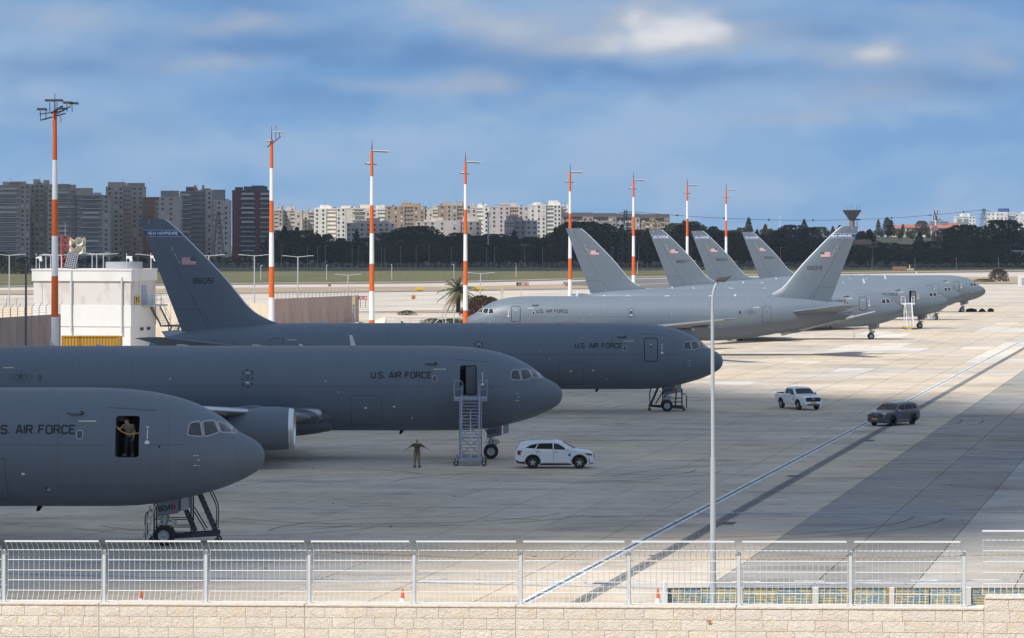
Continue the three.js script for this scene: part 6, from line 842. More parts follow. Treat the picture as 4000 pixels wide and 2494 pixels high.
  { const d = 1700, s = F / d, t = thing('cell_mast', 'pale slim telecom mast rising between the fourth mast and the pale block', 'mast', [(1907 - CX) / s, 0, -d]), h = H - (828 - HY) / s; part('pole', bar([0, 0, 0], [0, h, 0], 0.55, 0.35, 10), mat(0.32, 0.36, 0.42, 0.6), t); for (let k = 0; k < 3; k++) part('aerial', box(0.5, 2.6, 0.4, 0.9 * Math.cos(k * 2.1), h - 1.6, 0.9 * Math.sin(k * 2.1)), DARKG, t); }
  // perimeter fence
  const pf = thing('perimeter_fence', 'long pale perimeter fence across the grass before the trees', 'fence'), Bf = curve(B1.map(([x]) => [x, 1052 - (x - 1000) * 0.004])), pts = []; for (let k = 0; k <= 190; k++) { const x = -150 + k * 22.7, d = gd(Bf(x)); pts.push(V((x - CX) * d / F, 0, -d)); }
  const pg = join([bar([0, 0, 0], [0, 2.4, 0], 0.07, 0.07, 4), bar([0, 2.4, 0], [0.15, 2.9, 0.25], 0.06, 0.06, 4)]), FP = mat(0.42, 0.43, 0.42, 0.6); pts.forEach((p) => part('fence_post', pg, FP, pf).position.copy(p)); for (const y of [0.6, 1.3, 2.0, 2.8]) part('fence_wire', tube(pts.filter((_, i) => i % 10 === 0).map((p) => [p.x, y, p.z]), 0.03, 3, 60), FP, pf);
  // inner service fence with lamp posts on the grass edge
  const pf2 = thing('service_fence', 'thin dark service fence along the near edge of the grass', 'fence'), Be = curve(off(B1, -8)), pts2 = []; for (let k = 0; k <= 120; k++) { const x = -150 + k * 36, d = gd(Be(x)); pts2.push(V((x - CX) * d / F, 0, -d)); } const pg2 = bar([0, 0, 0], [0, 2.2, 0], 0.05, 0.05, 4); pts2.forEach((p) => part('fence_post', pg2, mat(0.3, 0.3, 0.28, 0.7), pf2).position.copy(p)); part('fence_wire', tube(pts2.filter((_, i) => i % 8 === 0).map((p) => [p.x, 2.15, p.z]), 0.03, 3, 60), mat(0.3, 0.3, 0.28, 0.7), pf2);
  [1018, 1275, 1530, 1773, 2016, 2490, 2712, 3407, 3575, 3737, 3902].forEach((x, k) => { const d = gd(Be(x)) - 4, t = thing('airfield_lamp', 'slim pale lamp post on the near edge of the grass strip', 'lamp post', [(x - CX) * d / F, 0, -d], k, 'lamp posts on the grass edge'); part('pole', bar([0, 0, 0], [0, 5.2, 0], 0.1, 0.08, 5), WHITE_P, t); part('arm', bar([0, 5.2, 0], [0.7, 5.3, 0], 0.09, 0.08, 4), WHITE_P, t); });
  // small works hut and kerb blocks on the right of the grass
  const hb = thing('brick_enclosure', 'brown brick enclosure with aerials on the grass at the right', 'enclosure', [(3515 - CX) * 1440 / F, 0, -1440]); part('wall', box(6, 1.9, 4, 0, 0.95, 0), mat(0.25, 0.15, 0.1, 0.9), hb); for (const x of [-2.6, -1, 1, 2.6]) part('pole', bar([x, 1.9, 0], [x, 3, 0], 0.06, 0.05, 4), DARKG, hb); part('plinth', box(3.4, 1.0, 3, 4.8, 0.5, 0.5), mat(0.42, 0.38, 0.33, 0.9), hb); part('orange_marker', lathe([[0.3, 1.0], [0.25, 2.0], [0.08, 2.9], [0, 3]], 10).translate(4.7, 0, 0.4), mat(0.75, 0.4, 0.1, 0.6), hb);
  const kb = thing('white_cabinet', 'white concrete cabinet at the right edge beyond the last nose', 'cabinet', [(4000 - CX) * 930 / F, 0, -930]); part('body', box(3.2, 3.4, 2, 0, 1.7, 0), mat(0.7, 0.68, 0.64, 0.8), kb); part('louvre', box(1.6, 2.2, 0.06, 0, 1.7, 1.02), mat(0.35, 0.36, 0.37, 0.6), kb);
}
// ---------------------------------------------------------------- palm and bushes
{
  const R = rand(88), d = 600, t = thing('date_palm', 'shaggy date palm with drooping dry fronds beside the fourth mast', 'palm tree', [(1790 - CX) * d / F, 0, -d]);
  part('trunk', join([lathe([[0.5, 0], [0.42, 1], [0.45, 2.6], [0.6, 3.6], [0.2, 4.4]], 12)]), mat(0.14, 0.10, 0.07, 0.95), t);
  const GREEN = leafMat(0.10, 0.105, 0.05), DRY = leafMat(0.24, 0.18, 0.11);
  for (let k = 0; k < 46; k++) {
    const a = k * 2.4, dry = k < 16, e = dry ? rad(-50 + 40 * R()) : rad(-5 + 85 * (k - 16) / 30), L = 3.4 + 1.4 * R(), P = [], c = V(0, 4.2, 0), dir = V(Math.cos(a) * Math.cos(e), Math.sin(e), Math.sin(a) * Math.cos(e)), side = V(-Math.sin(a), 0, Math.cos(a));
    const pt = (u) => c.clone().add(dir.clone().multiplyScalar(L * u)).add(V(0, -1.5 * u * u * (dry ? 0.7 : 1.25), 0));
    for (let i = 1; i < 22; i++) { const u = i / 22, p = pt(u), q = pt(Math.min(1, u + 0.05)), w = 0.62 * Math.sin(PI * Math.min(1, u * 0.9 + 0.12)); for (const s of [-1, 1]) { const tip = p.clone().add(side.clone().multiplyScalar(s * w)).add(q.clone().sub(p).multiplyScalar(3)).add(V(0, -0.22 - 0.2 * R(), 0)); P.push(p.x, p.y + 0.03, p.z, q.x, q.y, q.z, tip.x, tip.y, tip.z); } }
    const g = new THREE.BufferGeometry(); g.setAttribute('position', new THREE.Float32BufferAttribute(P, 3)); g.computeVertexNormals(); part('frond', join([g, tube([pt(0), pt(0.5), pt(1)], 0.035, 4, 6)]), dry ? DRY : GREEN, t);
  }
  const dome = (t0) => 0.9 * Math.sqrt(Math.max(0, 1 - t0 * t0));
  [[1880, 1236, 560, 7, 3.9, [0.085, 0.062, 0.04], 'large brownish bush behind the left-facing nose'], [1845, 1240, 555, 4.5, 2.6, [0.10, 0.05, 0.045], 'reddish bush under the palm tree'], [1918, 1214, 600, 4, 3.0, [0.075, 0.06, 0.035], 'brown bush above the left-facing nose'], [1590, 1228, 575, 3.6, 0.9, [0.12, 0.11, 0.06], 'low scrub in the dirt strip right of the third mast'], [1770, 1256, 520, 6, 0.8, [0.07, 0.085, 0.035], 'low green hedge in front of the palm tree'], [1690, 1258, 520, 4, 0.8, [0.08, 0.09, 0.04], 'low green hedge left of the palm tree'], [3903, 1098, 1060, 7, 4.3, [0.07, 0.06, 0.045], 'round dark shrub at the right beyond the last nose'], [3845, 1102, 1040, 8, 1.1, [0.12, 0.12, 0.06], 'low scrub left of the round dark shrub'], [30, 1172, 480, 4, 2.0, [0.055, 0.07, 0.03], 'dark green bush at the far left edge behind the lamp'], [60, 1060, 1300, 12, 5, [0.05, 0.06, 0.035], 'leafy bush clump on the grass at the far left'], [5, 1040, 1350, 12, 9, [0.045, 0.055, 0.035], 'dark tree clump at the far left edge'], [660, 1218, 470, 5, 1.6, [0.13, 0.13, 0.07], 'pale weeds behind the dark tail fin']].forEach(([x, yb, dd, w, h, c, l], k) => { const o = thing('bush', l, 'bush', [(x - CX) * dd / F, 0, -dd]); const g = crown(700 + k, 1500, dome, 0.055); part('foliage', g.scale(w / 1.5, h, w / 2), leafMat(...c), o); part('stem', join([0, 1, 2, 3].map((i) => bar([0, 0, 0], [(i - 1.5) * w * 0.14, h * 0.6, (i % 2 - 0.5) * w * 0.2], 0.08, 0.03, 5))), BARK, o); });
}
// ---------------------------------------------------------------- road vehicles (front at +x, wheels on y = 0)
function hull(c) {                                    // c: L, W, top, bot (curves over x), belt, roofY, tumble, plan
  const topf = curve(c.top), botf = curve(c.bot), hw = (x, y) => { const k = clamp((y - c.belt) / (c.roofY - c.belt), 0, 1.2), low = clamp((c.belt - y) / c.belt); return c.W / 2 * c.plan(x) * (1 - c.tumble * Math.pow(k, 1.15)) * (1 - 0.07 * low * low - 0.012 * (y < c.belt ? 0 : 1)); };
  const xs = []; const n = 72; for (let i = 0; i <= n; i++) xs.push(lerp(-c.L / 2, c.L / 2, i / n));
  for (const [x] of c.top) if (!xs.some((q) => Math.abs(q - x) < 0.012)) xs.push(x); xs.sort((a, b) => a - b);
  const rows = xs.map((x) => {
    const yt = topf(x), yb = botf(x), r = Math.min(0.09, (yt - yb) * 0.3), half = []; half.push([0, yb], [hw(x, yb) - 0.08, yb], [hw(x, yb) - 0.02, yb + 0.025]);
    for (let j = 0; j <= 9; j++) { const y = lerp(yb + 0.07, yt - r, j / 9); half.push([hw(x, y), y]); }
    const Z = hw(x, yt - r); for (let j = 1; j <= 4; j++) { const t = PI / 2 * j / 4; half.push([Z - r + r * Math.cos(t), yt - r + r * Math.sin(t)]); }
    for (let j = 1; j <= 4; j++) { const z = (Z - r) * (1 - j / 4); half.push([z, yt + 0.025 * (1 - (z / Math.max(0.1, Z - r)) ** 2)]); }
    return [...half.map(([z, y]) => V(x, y, z)), ...half.slice(1, -1).reverse().map(([z, y]) => V(x, y, -z))];
  });
  const g = sheet(rows, true, (p) => [p.x, p.y]), caps = [[rows[0], 1], [rows[rows.length - 1], 0]].map(([r, f]) => { const m = r.reduce((a, p) => a.add(p), V(0, 0, 0)).multiplyScalar(1 / r.length), P = []; r.forEach((p, i) => { const q = r[(i + 1) % r.length]; f ? P.push(m.x, m.y, m.z, q.x, q.y, q.z, p.x, p.y, p.z) : P.push(m.x, m.y, m.z, p.x, p.y, p.z, q.x, q.y, q.z); }); const k = new THREE.BufferGeometry(); k.setAttribute('position', new THREE.Float32BufferAttribute(P, 3)); k.computeVertexNormals(); return k; });
  return { g: toCreasedNormals(join([g, ...caps]), 0.55), hw, topf, botf };
}
function flipIfInside(g) { const p = g.attributes.position; let v = 0; for (let i = 0; i < p.count; i += 3) { const a = V().fromBufferAttribute(p, i), b = V().fromBufferAttribute(p, i + 1), c = V().fromBufferAttribute(p, i + 2); v += a.dot(b.cross(c)); } if (v < 0) { for (const [k, s] of [['position', 3], ['normal', 3], ['uv', 2]]) { const a = g.attributes[k].array; for (let i = 0; i < a.length; i += 3 * s) for (let q = 0; q < s; q++) { const t = a[i + s + q]; a[i + s + q] = a[i + 2 * s + q]; a[i + 2 * s + q] = t; } } const n = g.attributes.normal; for (let i = 0; i < n.count; i++) n.setXYZ(i, -n.getX(i), -n.getY(i), -n.getZ(i)); } return g; }
const CARGLASS = mat(0.008, 0.009, 0.011, 0.12, 0, { ior: 1.33 }), CARGLASS2 = mat(0.02, 0.026, 0.029, 0.1, 0, { ior: 1.4 }), BLACKPL = mat(0.022, 0.022, 0.024, 0.6), CARCHROME = mat(0.6, 0.6, 0.62, 0.2, 1), LIGHT_C = mat(0.75, 0.77, 0.78, 0.12, 0, { clearcoat: 1 }), TAIL_R = mat(0.24, 0.012, 0.02, 0.2, 0, { clearcoat: 1 }), BLUEDECAL = mat(0.02, 0.16, 0.55, 0.5), PLATE = mat(0.62, 0.36, 0.03, 0.5);
function carWheel(t, x, z, r, spokes, m) { const s = Math.sign(z), w = group('wheel', t); w.position.set(x, r, z); part('tyre', wheelGeo(r, 0.23), TYRE, w); part('rim', join([lathe([[0.66 * r, 0.1], [0.7 * r, 0.118], [0.71 * r, 0.0]], 28).rotateX(PI / 2), new THREE.CylinderGeometry(0.16 * r, 0.16 * r, 0.02, 14).rotateX(PI / 2).translate(0, 0, 0.1), ...Array.from({ length: spokes }, (_, k) => box(0.2 * r, 0.56 * r, 0.025, 0, 0.4 * r, 0.095).rotateZ(k * 2 * PI / spokes))]).scale(1, 1, s), m, w); part('brake_disc', new THREE.CylinderGeometry(0.64 * r, 0.64 * r, 0.03, 20).rotateX(PI / 2).translate(0, 0, s * 0.03), DARKSTEEL, w); }
function carBase(label, p, ry, c, paintM, wheelM) {
  const t = thing(c.name, label, c.cat, p, ry), h = hull(c), ev = new Evaluator(); ev.attributes = ['position', 'normal', 'uv'];
  let b = new Brush(flipIfInside(h.g)); b.material = paintM; b.updateMatrixWorld();
  for (const x of c.wheels) for (const s of [-1, 1]) { const w = new Brush(new THREE.CylinderGeometry(c.wr + 0.07, c.wr + 0.07, 0.34, 36).rotateX(PI / 2).translate(x, c.wr + 0.02, s * (c.W / 2 - 0.13))); w.material = BLACKPL; w.updateMatrixWorld(); const r = ev.evaluate(b, w, SUBTRACTION); r.updateMatrixWorld(); b = r; }
  part('body', b.geometry, b.material, t);
  for (const x of c.wheels) for (const s of [-1, 1]) carWheel(t, x, s * (c.W / 2 - 0.13), c.wr, c.spokes, wheelM);
  const zf = (x, y) => h.hw(x, y), both = (name, g, m, o = 0.008, max = 0.2, parent = t) => { const r = drape(g, zf, o, max); part(name, r, m, parent); return part(name, mirrorZ(r), m, parent); };
  const face = (x, o) => (g) => g;                    // kept simple: front and rear pieces are boxes
  const screen = (name, xa, xb, k, m) => { const rows = []; for (let i = 0; i <= 8; i++) { const x = lerp(xa, xb, i / 8), r = []; for (let j = -8; j <= 8; j++) { const Z = (h.hw(x, h.topf(x) - 0.05) - 0.05) * k, z = Z * j / 8; r.push(V(x, h.topf(x) + 0.025 * (1 - (z / Z * k) ** 2) + 0.012, z)); } rows.push(r); } const g = sheet(rows); if (g.attributes.normal.getY(40) < 0) { g.index.array.reverse(); g.computeVertexNormals(); } part(name, g, m, t); };
  const arch = (x) => both('arch_trim', strip(Array.from({ length: 13 }, (_, k) => { const a = PI * k / 12; return [x + (c.wr + 0.085) * Math.cos(a), c.wr + 0.02 + (c.wr + 0.085) * Math.sin(a)]; }), 0.075), BLACKPL, 0.012, 0.15);
  return { t, h, both, screen, arch };
}
const plan = (L, f, r, kf, kr) => (x) => 1 - (x > f ? kf * ((x - f) / (L / 2 - f)) ** 2 : 0) - (x < r ? kr * ((r - x) / (L / 2 + r)) ** 2 : 0);
const gp = (px, py) => { const d = gd(py); return [(px - CX) * d / F, 0, -d]; };
{ // white SUV
  const L = 4.81, dustTex = tex(256, (u, v) => 0.93 + 0.07 * tfbm(u, v, 10, 10, 4, 4)), WP = mat(0.80, 0.81, 0.82, 0.28, 0, { clearcoat: 0.8, clearcoatRoughness: 0.08, map: dustTex });
  const X = (z) => (z - 455) / 257.5 - L / 2, Y = (z) => (925 - z) / 257.5, c = { name: 'suv', cat: 'car', L, W: 1.9, belt: 1.2, roofY: 1.72, tumble: 0.2, plan: plan(L, 1.5, -1.6, 0.16, 0.10), wr: 0.37, wheels: [-1.335, 1.515], spokes: 5,
    top: [[-L / 2, 1.02], [-2.36, 1.16], [-2.29, 1.26], [-2.12, 1.57], [-1.9, 1.66], [-1.5, 1.715], [-0.6, 1.725], [0.1, 1.70], [0.45, 1.60], [1.27, 1.19], [1.36, 1.165], [2.0, 1.08], [2.28, 0.98], [2.36, 0.86], [L / 2, 0.62]], bot: [[-L / 2, 0.42], [-2.2, 0.28], [-1, 0.24], [1, 0.24], [2.2, 0.26], [L / 2, 0.34]] };
  const k = carBase('white SUV driving past the boarding stairs on the shaded apron', gp(2167, 1828), -0.02, c, WP, CARCHROME), { t, both } = k;
  both('rear_quarter_window', flat([[X(612), Y(597)], [X(690), Y(556)], [X(808), Y(531)], [X(765), Y(608)]]), CARGLASS); both('rear_door_window', flat([[X(822), Y(530)], [X(1040), Y(526)], [X(1046), Y(617)], [X(784), Y(612)]]), CARGLASS); both('front_door_window', flat([[X(1060), Y(528)], [X(1130), Y(534)], [X(1228), Y(592)], [X(1236), Y(626)], [X(1062), Y(620)]]), CARGLASS2);
  k.screen('windscreen', 0.52, 1.24, 0.93, CARGLASS); k.screen('rear_window', -2.27, -2.13, 0.85, CARGLASS);
  both('window_chrome', strip([[X(608), Y(603)], [X(700), Y(548)], [X(815), Y(522)], [X(1060), Y(520)]], 0.02), CARCHROME); both('door_seam', strip([[X(1052), Y(625)], [X(1058), Y(820)]], 0.014), PANEL, 0.006); both('door_seam', strip([[X(765), Y(620)], [X(800), Y(700)], [X(850), Y(790)]], 0.014), PANEL, 0.006); both('door_seam', strip([[X(1325), Y(640)], [X(1330), Y(820)]], 0.014), PANEL, 0.006);
  both('door_handle', flat(rrect(X(783), X(845), Y(662), Y(646), 0.02)), CARCHROME, 0.02); both('door_handle', flat(rrect(X(1065), X(1130), Y(667), Y(650), 0.02)), CARCHROME, 0.02); both('blue_sticker', rectS(X(1285), X(1325), Y(726), Y(688)), BLUEDECAL); both('tail_light', flat([[X(490), Y(640)], [X(570), Y(640)], [X(540), Y(670)], [X(540), Y(712)], [X(490), Y(706)]]), TAIL_R, 0.014); both('headlight', flat([[X(1545), Y(680)], [X(1670), Y(690)], [X(1650), Y(722)], [X(1590), Y(712)]]), mat(0.05, 0.05, 0.055, 0.15), 0.014); both('headlight_lens', flat([[X(1600), Y(712)], [X(1655), Y(718)], [X(1650), Y(726)], [X(1600), Y(720)]]), LIGHT_C, 0.018);
  both('sill_trim', flat([[X(845), Y(838)], [X(1330), Y(842)], [X(1335), Y(868)], [X(840), Y(872)]]), BLACKPL, 0.012); both('sill_chrome', strip([[X(900), Y(828)], [X(1290), Y(836)]], 0.022), CARCHROME, 0.014); both('bumper_trim', flat([[X(460), Y(780)], [X(520), Y(815)], [X(610), Y(815)], [X(610), Y(850)], [X(480), Y(838)]]), BLACKPL, 0.012); both('fog_frame', strip([[X(1612), Y(765)], [X(1625), Y(835)], [X(1690), Y(840)]], 0.04), BLACKPL, 0.012); k.arch(-1.335); k.arch(1.515);
  for (const s of [-1, 1]) { part('door_mirror', new THREE.SphereGeometry(1, 12, 8).scale(0.1, 0.08, 0.12).translate(X(1258), Y(612), s * 1.04), WP, t); part('roof_rail', tube([[-1.7, 1.74, s * 0.62], [-1.0, 1.79, s * 0.62], [0.0, 1.76, s * 0.62]], 0.02, 5, 10), CARCHROME, t); } part('roof_fin', poly([[0, 0], [0.22, 0], [0.02, 0.11]], 0.05, 0.01).translate(-1.85, 1.66, 0), WP, t); part('grille', box(0.04, 0.24, 1.1, 2.405, 0.68, 0), BLACKPL, t); part('spoiler', cbox(0.3, 0.04, 1.2, -2.12, 1.6, 0, 0.015), WP, t);
}
{ // white pickup
  const L = 5.3, WP = mat(0.80, 0.81, 0.82, 0.28, 0, { clearcoat: 0.8, clearcoatRoughness: 0.08 }), c = { name: 'pickup_truck', cat: 'pickup', L, W: 1.86, belt: 1.22, roofY: 1.82, tumble: 0.2, plan: plan(L, 1.9, -2.4, 0.13, 0.04), wr: 0.39, wheels: [-1.5, 1.62], spokes: 6,
    top: [[-L / 2, 1.22], [-2.5, 1.24], [-0.98, 1.24], [-0.94, 1.3], [-0.76, 1.74], [-0.5, 1.80], [0.3, 1.81], [0.62, 1.72], [1.3, 1.27], [1.4, 1.24], [2.2, 1.16], [2.5, 1.05], [2.6, 0.9], [L / 2, 0.72]], bot: [[-L / 2, 0.55], [-2.2, 0.5], [-1, 0.42], [1, 0.4], [2.3, 0.36], [L / 2, 0.45]] };
  const k = carBase('white double-cab pickup truck facing the camera on the lit apron', gp(3121, 1598), -1.2, c, WP, mat(0.4, 0.4, 0.41, 0.35, 0.7)), { t, both } = k;
  both('rear_door_window', flat([[-0.7, 1.28], [-0.1, 1.28], [-0.1, 1.68], [-0.62, 1.68]]), CARGLASS); both('front_door_window', flat([[0.0, 1.28], [0.92, 1.28], [0.52, 1.66], [0.0, 1.69]]), CARGLASS2); k.screen('windscreen', 0.68, 1.27, 0.94, CARGLASS2); both('door_seam', strip([[-0.05, 1.7], [-0.05, 0.5]], 0.016), PANEL, 0.006); both('door_seam', strip([[-0.92, 1.24], [-0.9, 0.5]], 0.016), PANEL, 0.006); both('door_seam', strip([[1.05, 1.24], [1.05, 0.55]], 0.016), PANEL, 0.006); both('door_handle', flat(rrect(-0.72, -0.55, 1.05, 1.1, 0.02)), BLACKPL, 0.02); both('door_handle', flat(rrect(0.1, 0.27, 1.05, 1.1, 0.02)), BLACKPL, 0.02); both('blue_sticker', rectS(0.75, 0.92, 0.78, 0.98), BLUEDECAL); k.arch(-1.5); k.arch(1.62);
  part('cargo_bed', box(1.4, 0.06, 1.5, -1.72, 1.262, 0), BLACKPL, t); part('bed_bars', join([beam([-1.0, 1.3, -0.8], [-1.0, 1.3, 0.8], 0.06), beam([-2.5, 1.28, -0.8], [-2.5, 1.28, 0.8], 0.05)]), BLACKPL, t);
  part('grille', poly([[-0.62, 0.72], [0.62, 0.72], [0.7, 0.92], [0.56, 1.06], [-0.56, 1.06], [-0.7, 0.92]], 0.07, 0.02).rotateY(PI / 2).translate(2.63, 0, 0), BLACKPL, t); part('emblem', new THREE.TorusGeometry(0.09, 0.014, 6, 20).scale(1.35, 0.9, 1).rotateY(PI / 2).translate(2.685, 0.94, 0), CARCHROME, t); part('emblem_bar', new THREE.TorusGeometry(0.05, 0.012, 6, 16).scale(0.7, 1.1, 1).rotateY(PI / 2).translate(2.69, 0.94, 0), CARCHROME, t);
  for (const s of [-1, 1]) { part('headlight', cbox(0.16, 0.15, 0.36, 2.53, 0.97, s * 0.67, 0.03), LIGHT_C, t); part('fog_surround', cbox(0.1, 0.26, 0.17, 2.55, 0.62, s * 0.74, 0.03), BLACKPL, t); part('door_mirror', cbox(0.1, 0.17, 0.22, 0.92, 1.3, s * 1.05, 0.04), BLACKPL, t); } part('number_plate', box(0.02, 0.12, 0.5, 2.69, 0.62, 0), PLATE, t); part('bumper', cbox(0.14, 0.2, 1.5, 2.61, 0.56, 0, 0.05), WP, t); part('bumper_mouth', box(0.05, 0.1, 1.1, 2.675, 0.47, 0), BLACKPL, t); part('aerial', bar([0.5, 1.78, 0.4], [0.42, 1.95, 0.4], 0.01, 0.008, 4), BLACKPL, t);
}
{ // dark SUV
  const L = 4.72, DP = mat(0.062, 0.063, 0.075, 0.28, 0.25, { clearcoat: 1, clearcoatRoughness: 0.06 }), c = { name: 'suv', cat: 'car', L, W: 1.86, belt: 1.16, roofY: 1.72, tumble: 0.2, plan: plan(L, 1.5, -1.6, 0.16, 0.10), wr: 0.37, wheels: [-1.36, 1.38], spokes: 10,
    top: [[-L / 2, 0.98], [-2.31, 1.13], [-2.22, 1.28], [-2.0, 1.58], [-1.7, 1.67], [-1.2, 1.715], [-0.4, 1.72], [0.1, 1.69], [0.4, 1.59], [1.15, 1.17], [1.24, 1.14], [1.9, 1.07], [2.2, 0.98], [2.3, 0.86], [L / 2, 0.62]], bot: [[-L / 2, 0.42], [-2.1, 0.28], [-1, 0.22], [1, 0.22], [2.1, 0.24], [L / 2, 0.34]] };
  const k = carBase('dark grey SUV heading left across the white painted line', gp(3491, 1661), PI + 0.86, c, DP, mat(0.36, 0.36, 0.37, 0.35, 0.6)), { t, both } = k;
  both('rear_quarter_window', flat([[-1.9, 1.24], [-1.3, 1.22], [-1.28, 1.54], [-1.62, 1.52]]), CARGLASS); both('rear_door_window', flat([[-1.22, 1.21], [-0.28, 1.2], [-0.3, 1.56], [-1.2, 1.55]]), CARGLASS); both('front_door_window', flat([[-0.2, 1.2], [0.82, 1.19], [0.36, 1.52], [-0.22, 1.56]]), CARGLASS); k.screen('windscreen', 0.46, 1.12, 0.93, CARGLASS2); k.screen('rear_window', -2.2, -2.04, 0.85, CARGLASS); both('door_seam', strip([[-0.24, 1.2], [-0.24, 0.4]], 0.016), BLACKPL, 0.006); both('door_seam', strip([[-1.2, 1.2], [-1.05, 0.75]], 0.016), BLACKPL, 0.006); both('door_handle', flat(rrect(-1.1, -0.9, 1.0, 1.05, 0.02)), DP, 0.025); both('door_handle', flat(rrect(-0.1, 0.1, 1.0, 1.05, 0.02)), DP, 0.025); both('sill_chrome', strip([[-0.85, 0.42], [0.85, 0.4]], 0.03), CARCHROME, 0.014); both('blue_sticker', rectS(0.5, 0.68, 0.72, 0.93), BLUEDECAL); both('tail_light', flat([[-2.3, 0.98], [-2.0, 1.02], [-2.0, 1.1], [-2.28, 1.1]]), TAIL_R, 0.012); k.arch(-1.36); k.arch(1.38);
  part('grille', poly([[-0.5, 0.66], [0.5, 0.66], [0.58, 0.84], [0.5, 0.94], [-0.5, 0.94], [-0.58, 0.84]], 0.08, 0.02).rotateY(PI / 2).translate(2.33, 0, 0), BLACKPL, t); for (let i = 0; i < 5; i++) for (let j = -4; j <= 4; j++) part('grille_stud', box(0.014, 0.016, 0.045, 2.376, 0.7 + i * 0.05, j * 0.105 + (i % 2) * 0.05), CARCHROME, t); part('emblem', new THREE.TorusGeometry(0.055, 0.012, 6, 18).scale(1.7, 0.9, 1).rotateY(PI / 2).translate(2.385, 0.88, 0), CARCHROME, t);
  for (const s of [-1, 1]) { part('headlight', cbox(0.2, 0.09, 0.34, 2.2, 0.94, s * 0.64, 0.03), LIGHT_C, t); part('fog_light', cbox(0.08, 0.2, 0.14, 2.28, 0.58, s * 0.68, 0.02), CARCHROME, t); part('door_mirror', new THREE.SphereGeometry(1, 12, 8).scale(0.1, 0.08, 0.13).translate(0.78, 1.16, s * 1.02), CARCHROME, t); part('roof_rail', tube([[-1.5, 1.73, s * 0.62], [-0.7, 1.78, s * 0.62], [0.2, 1.73, s * 0.62]], 0.022, 5, 10), CARCHROME, t); } part('number_plate', box(0.02, 0.12, 0.48, 2.375, 0.55, 0.1), PLATE, t); part('lip', box(0.08, 0.04, 1.3, 2.32, 0.38, 0), CARCHROME, t);
}
// ---------------------------------------------------------------- boarding stairs, work stands, ladder
function boardingStairs(label, p, h, steel, baseM, w = 1.08) {         // stairs come down towards the camera (+z)
  const t = thing('boarding_stairs', label, 'stairs', p), run = 2.5, hw = w / 2, lift = 0.42;
  for (const s of [-1, 1]) {
    part('stringer', beam([s * hw, lift, run], [s * hw, h - 0.08, 0.1], 0.07, 0.2), steel, t); part('mast', beam([s * (hw + 0.13), 0.3, 0.05], [s * (hw + 0.13), h - 0.1, 0.05], 0.09), steel, t); part('mast', beam([s * (hw + 0.13), 0.3, -0.75], [s * (hw + 0.13), h - 0.1, -0.75], 0.07), steel, t);
    part('hand_rail', tube([[s * (hw + 0.04), lift + 0.85, run], [s * (hw + 0.04), h + 0.75, 0.15]], 0.025, 6, 4), steel, t);
    for (const u of [0.1, 0.4, 0.7]) part('rail_post', bar([s * (hw + 0.04), lerp(lift, h, u), lerp(run, 0.1, u)], [s * (hw + 0.04), lerp(lift, h, u) + 0.82, lerp(run, 0.1, u)], 0.02, 0.02, 5), steel, t);
    part('brace', bar([s * (hw + 0.13), 0.4, 0.05], [s * hw, lift + 0.1, run - 0.1], 0.03, 0.03, 5), steel, t);
    const xo = s * 1.02, xi = s * 0.5; part('platform_hoop', tube([[xi, h, 0.05], [xi, h + 0.85, 0.05], [xi + s * 0.08, h + 1.0, 0.05], [xo - s * 0.12, h + 1.02, 0.05], [xo, h + 0.9, 0.05], [xo, h, 0.05]], 0.028, 6, 30), steel, t); part('platform_hoop_bar', bar([xi, h + 0.5, 0.05], [xo, h + 0.5, 0.05], 0.022, 0.022, 5), steel, t); part('side_rail', join([bar([xo, h + 1.05, 0.05], [xo, h + 1.05, -1.1], 0.026, 0.026, 5), bar([xo, h + 0.52, 0.05], [xo, h + 0.52, -1.1], 0.022, 0.022, 5), bar([xo, h, -1.1], [xo, h + 1.05, -1.1], 0.026, 0.026, 5)]), steel, t);
    for (const z of [run + 0.1, -0.7]) { const wl = group('wheel', t); wl.position.set(s * (hw + 0.32), 0.16, z); part('tyre', wheelGeo(0.16, 0.09), TYRE, wl); part('fork', box(0.07, 0.26, 0.13, 0, 0.2, 0), baseM, wl); }
  }
  for (let k = 0; k < 19; k++) { const u = (k + 0.5) / 19; part('tread', box(w - 0.1, 0.045, 0.24, 0, lerp(lift, h - 0.05, u), lerp(run, 0.1, u)), steel, t); }
  part('platform', cbox(2.1, 0.12, 1.2, 0, h - 0.06, -0.5, 0.02), steel, t); part('platform_lip', box(2.1, 0.16, 0.05, 0, h - 0.16, 0.06), steel, t);
  for (let k = 0; k < 3; k++) { const y0 = 0.5 + k * (h - 0.8) / 3, y1 = 0.5 + (k + 1) * (h - 0.8) / 3; part('cross_brace', bar([-hw - 0.1, y0, -0.02], [hw + 0.1, y1, -0.02], 0.025, 0.025, 5), steel, t); part('cross_brace', bar([hw + 0.1, y0, -0.06], [-hw - 0.1, y1, -0.06], 0.025, 0.025, 5), steel, t); part('cross_bar', bar([-hw - 0.1, y1, 0.0], [hw + 0.1, y1, 0.0], 0.025, 0.025, 5), steel, t); }
  part('lift_ram', bar([0, 0.4, 0.3], [0, h * 0.8, -0.2], 0.045, 0.03, 8), CHROME, t); part('base_frame', join([cbox(w + 0.3, 0.22, 0.16, 0, 0.36, run + 0.04, 0.03), beam([-hw - 0.13, 0.34, run], [-hw - 0.13, 0.34, -0.8], 0.12, 0.18), beam([hw + 0.13, 0.34, run], [hw + 0.13, 0.34, -0.8], 0.12, 0.18), box(w + 0.3, 0.18, 0.12, 0, 0.34, -0.78)]), baseM, t); part('tow_bar', bar([0, 0.32, run], [0.05, 0.2, run + 0.5], 0.035, 0.03, 6), baseM, t);
  return t;
}
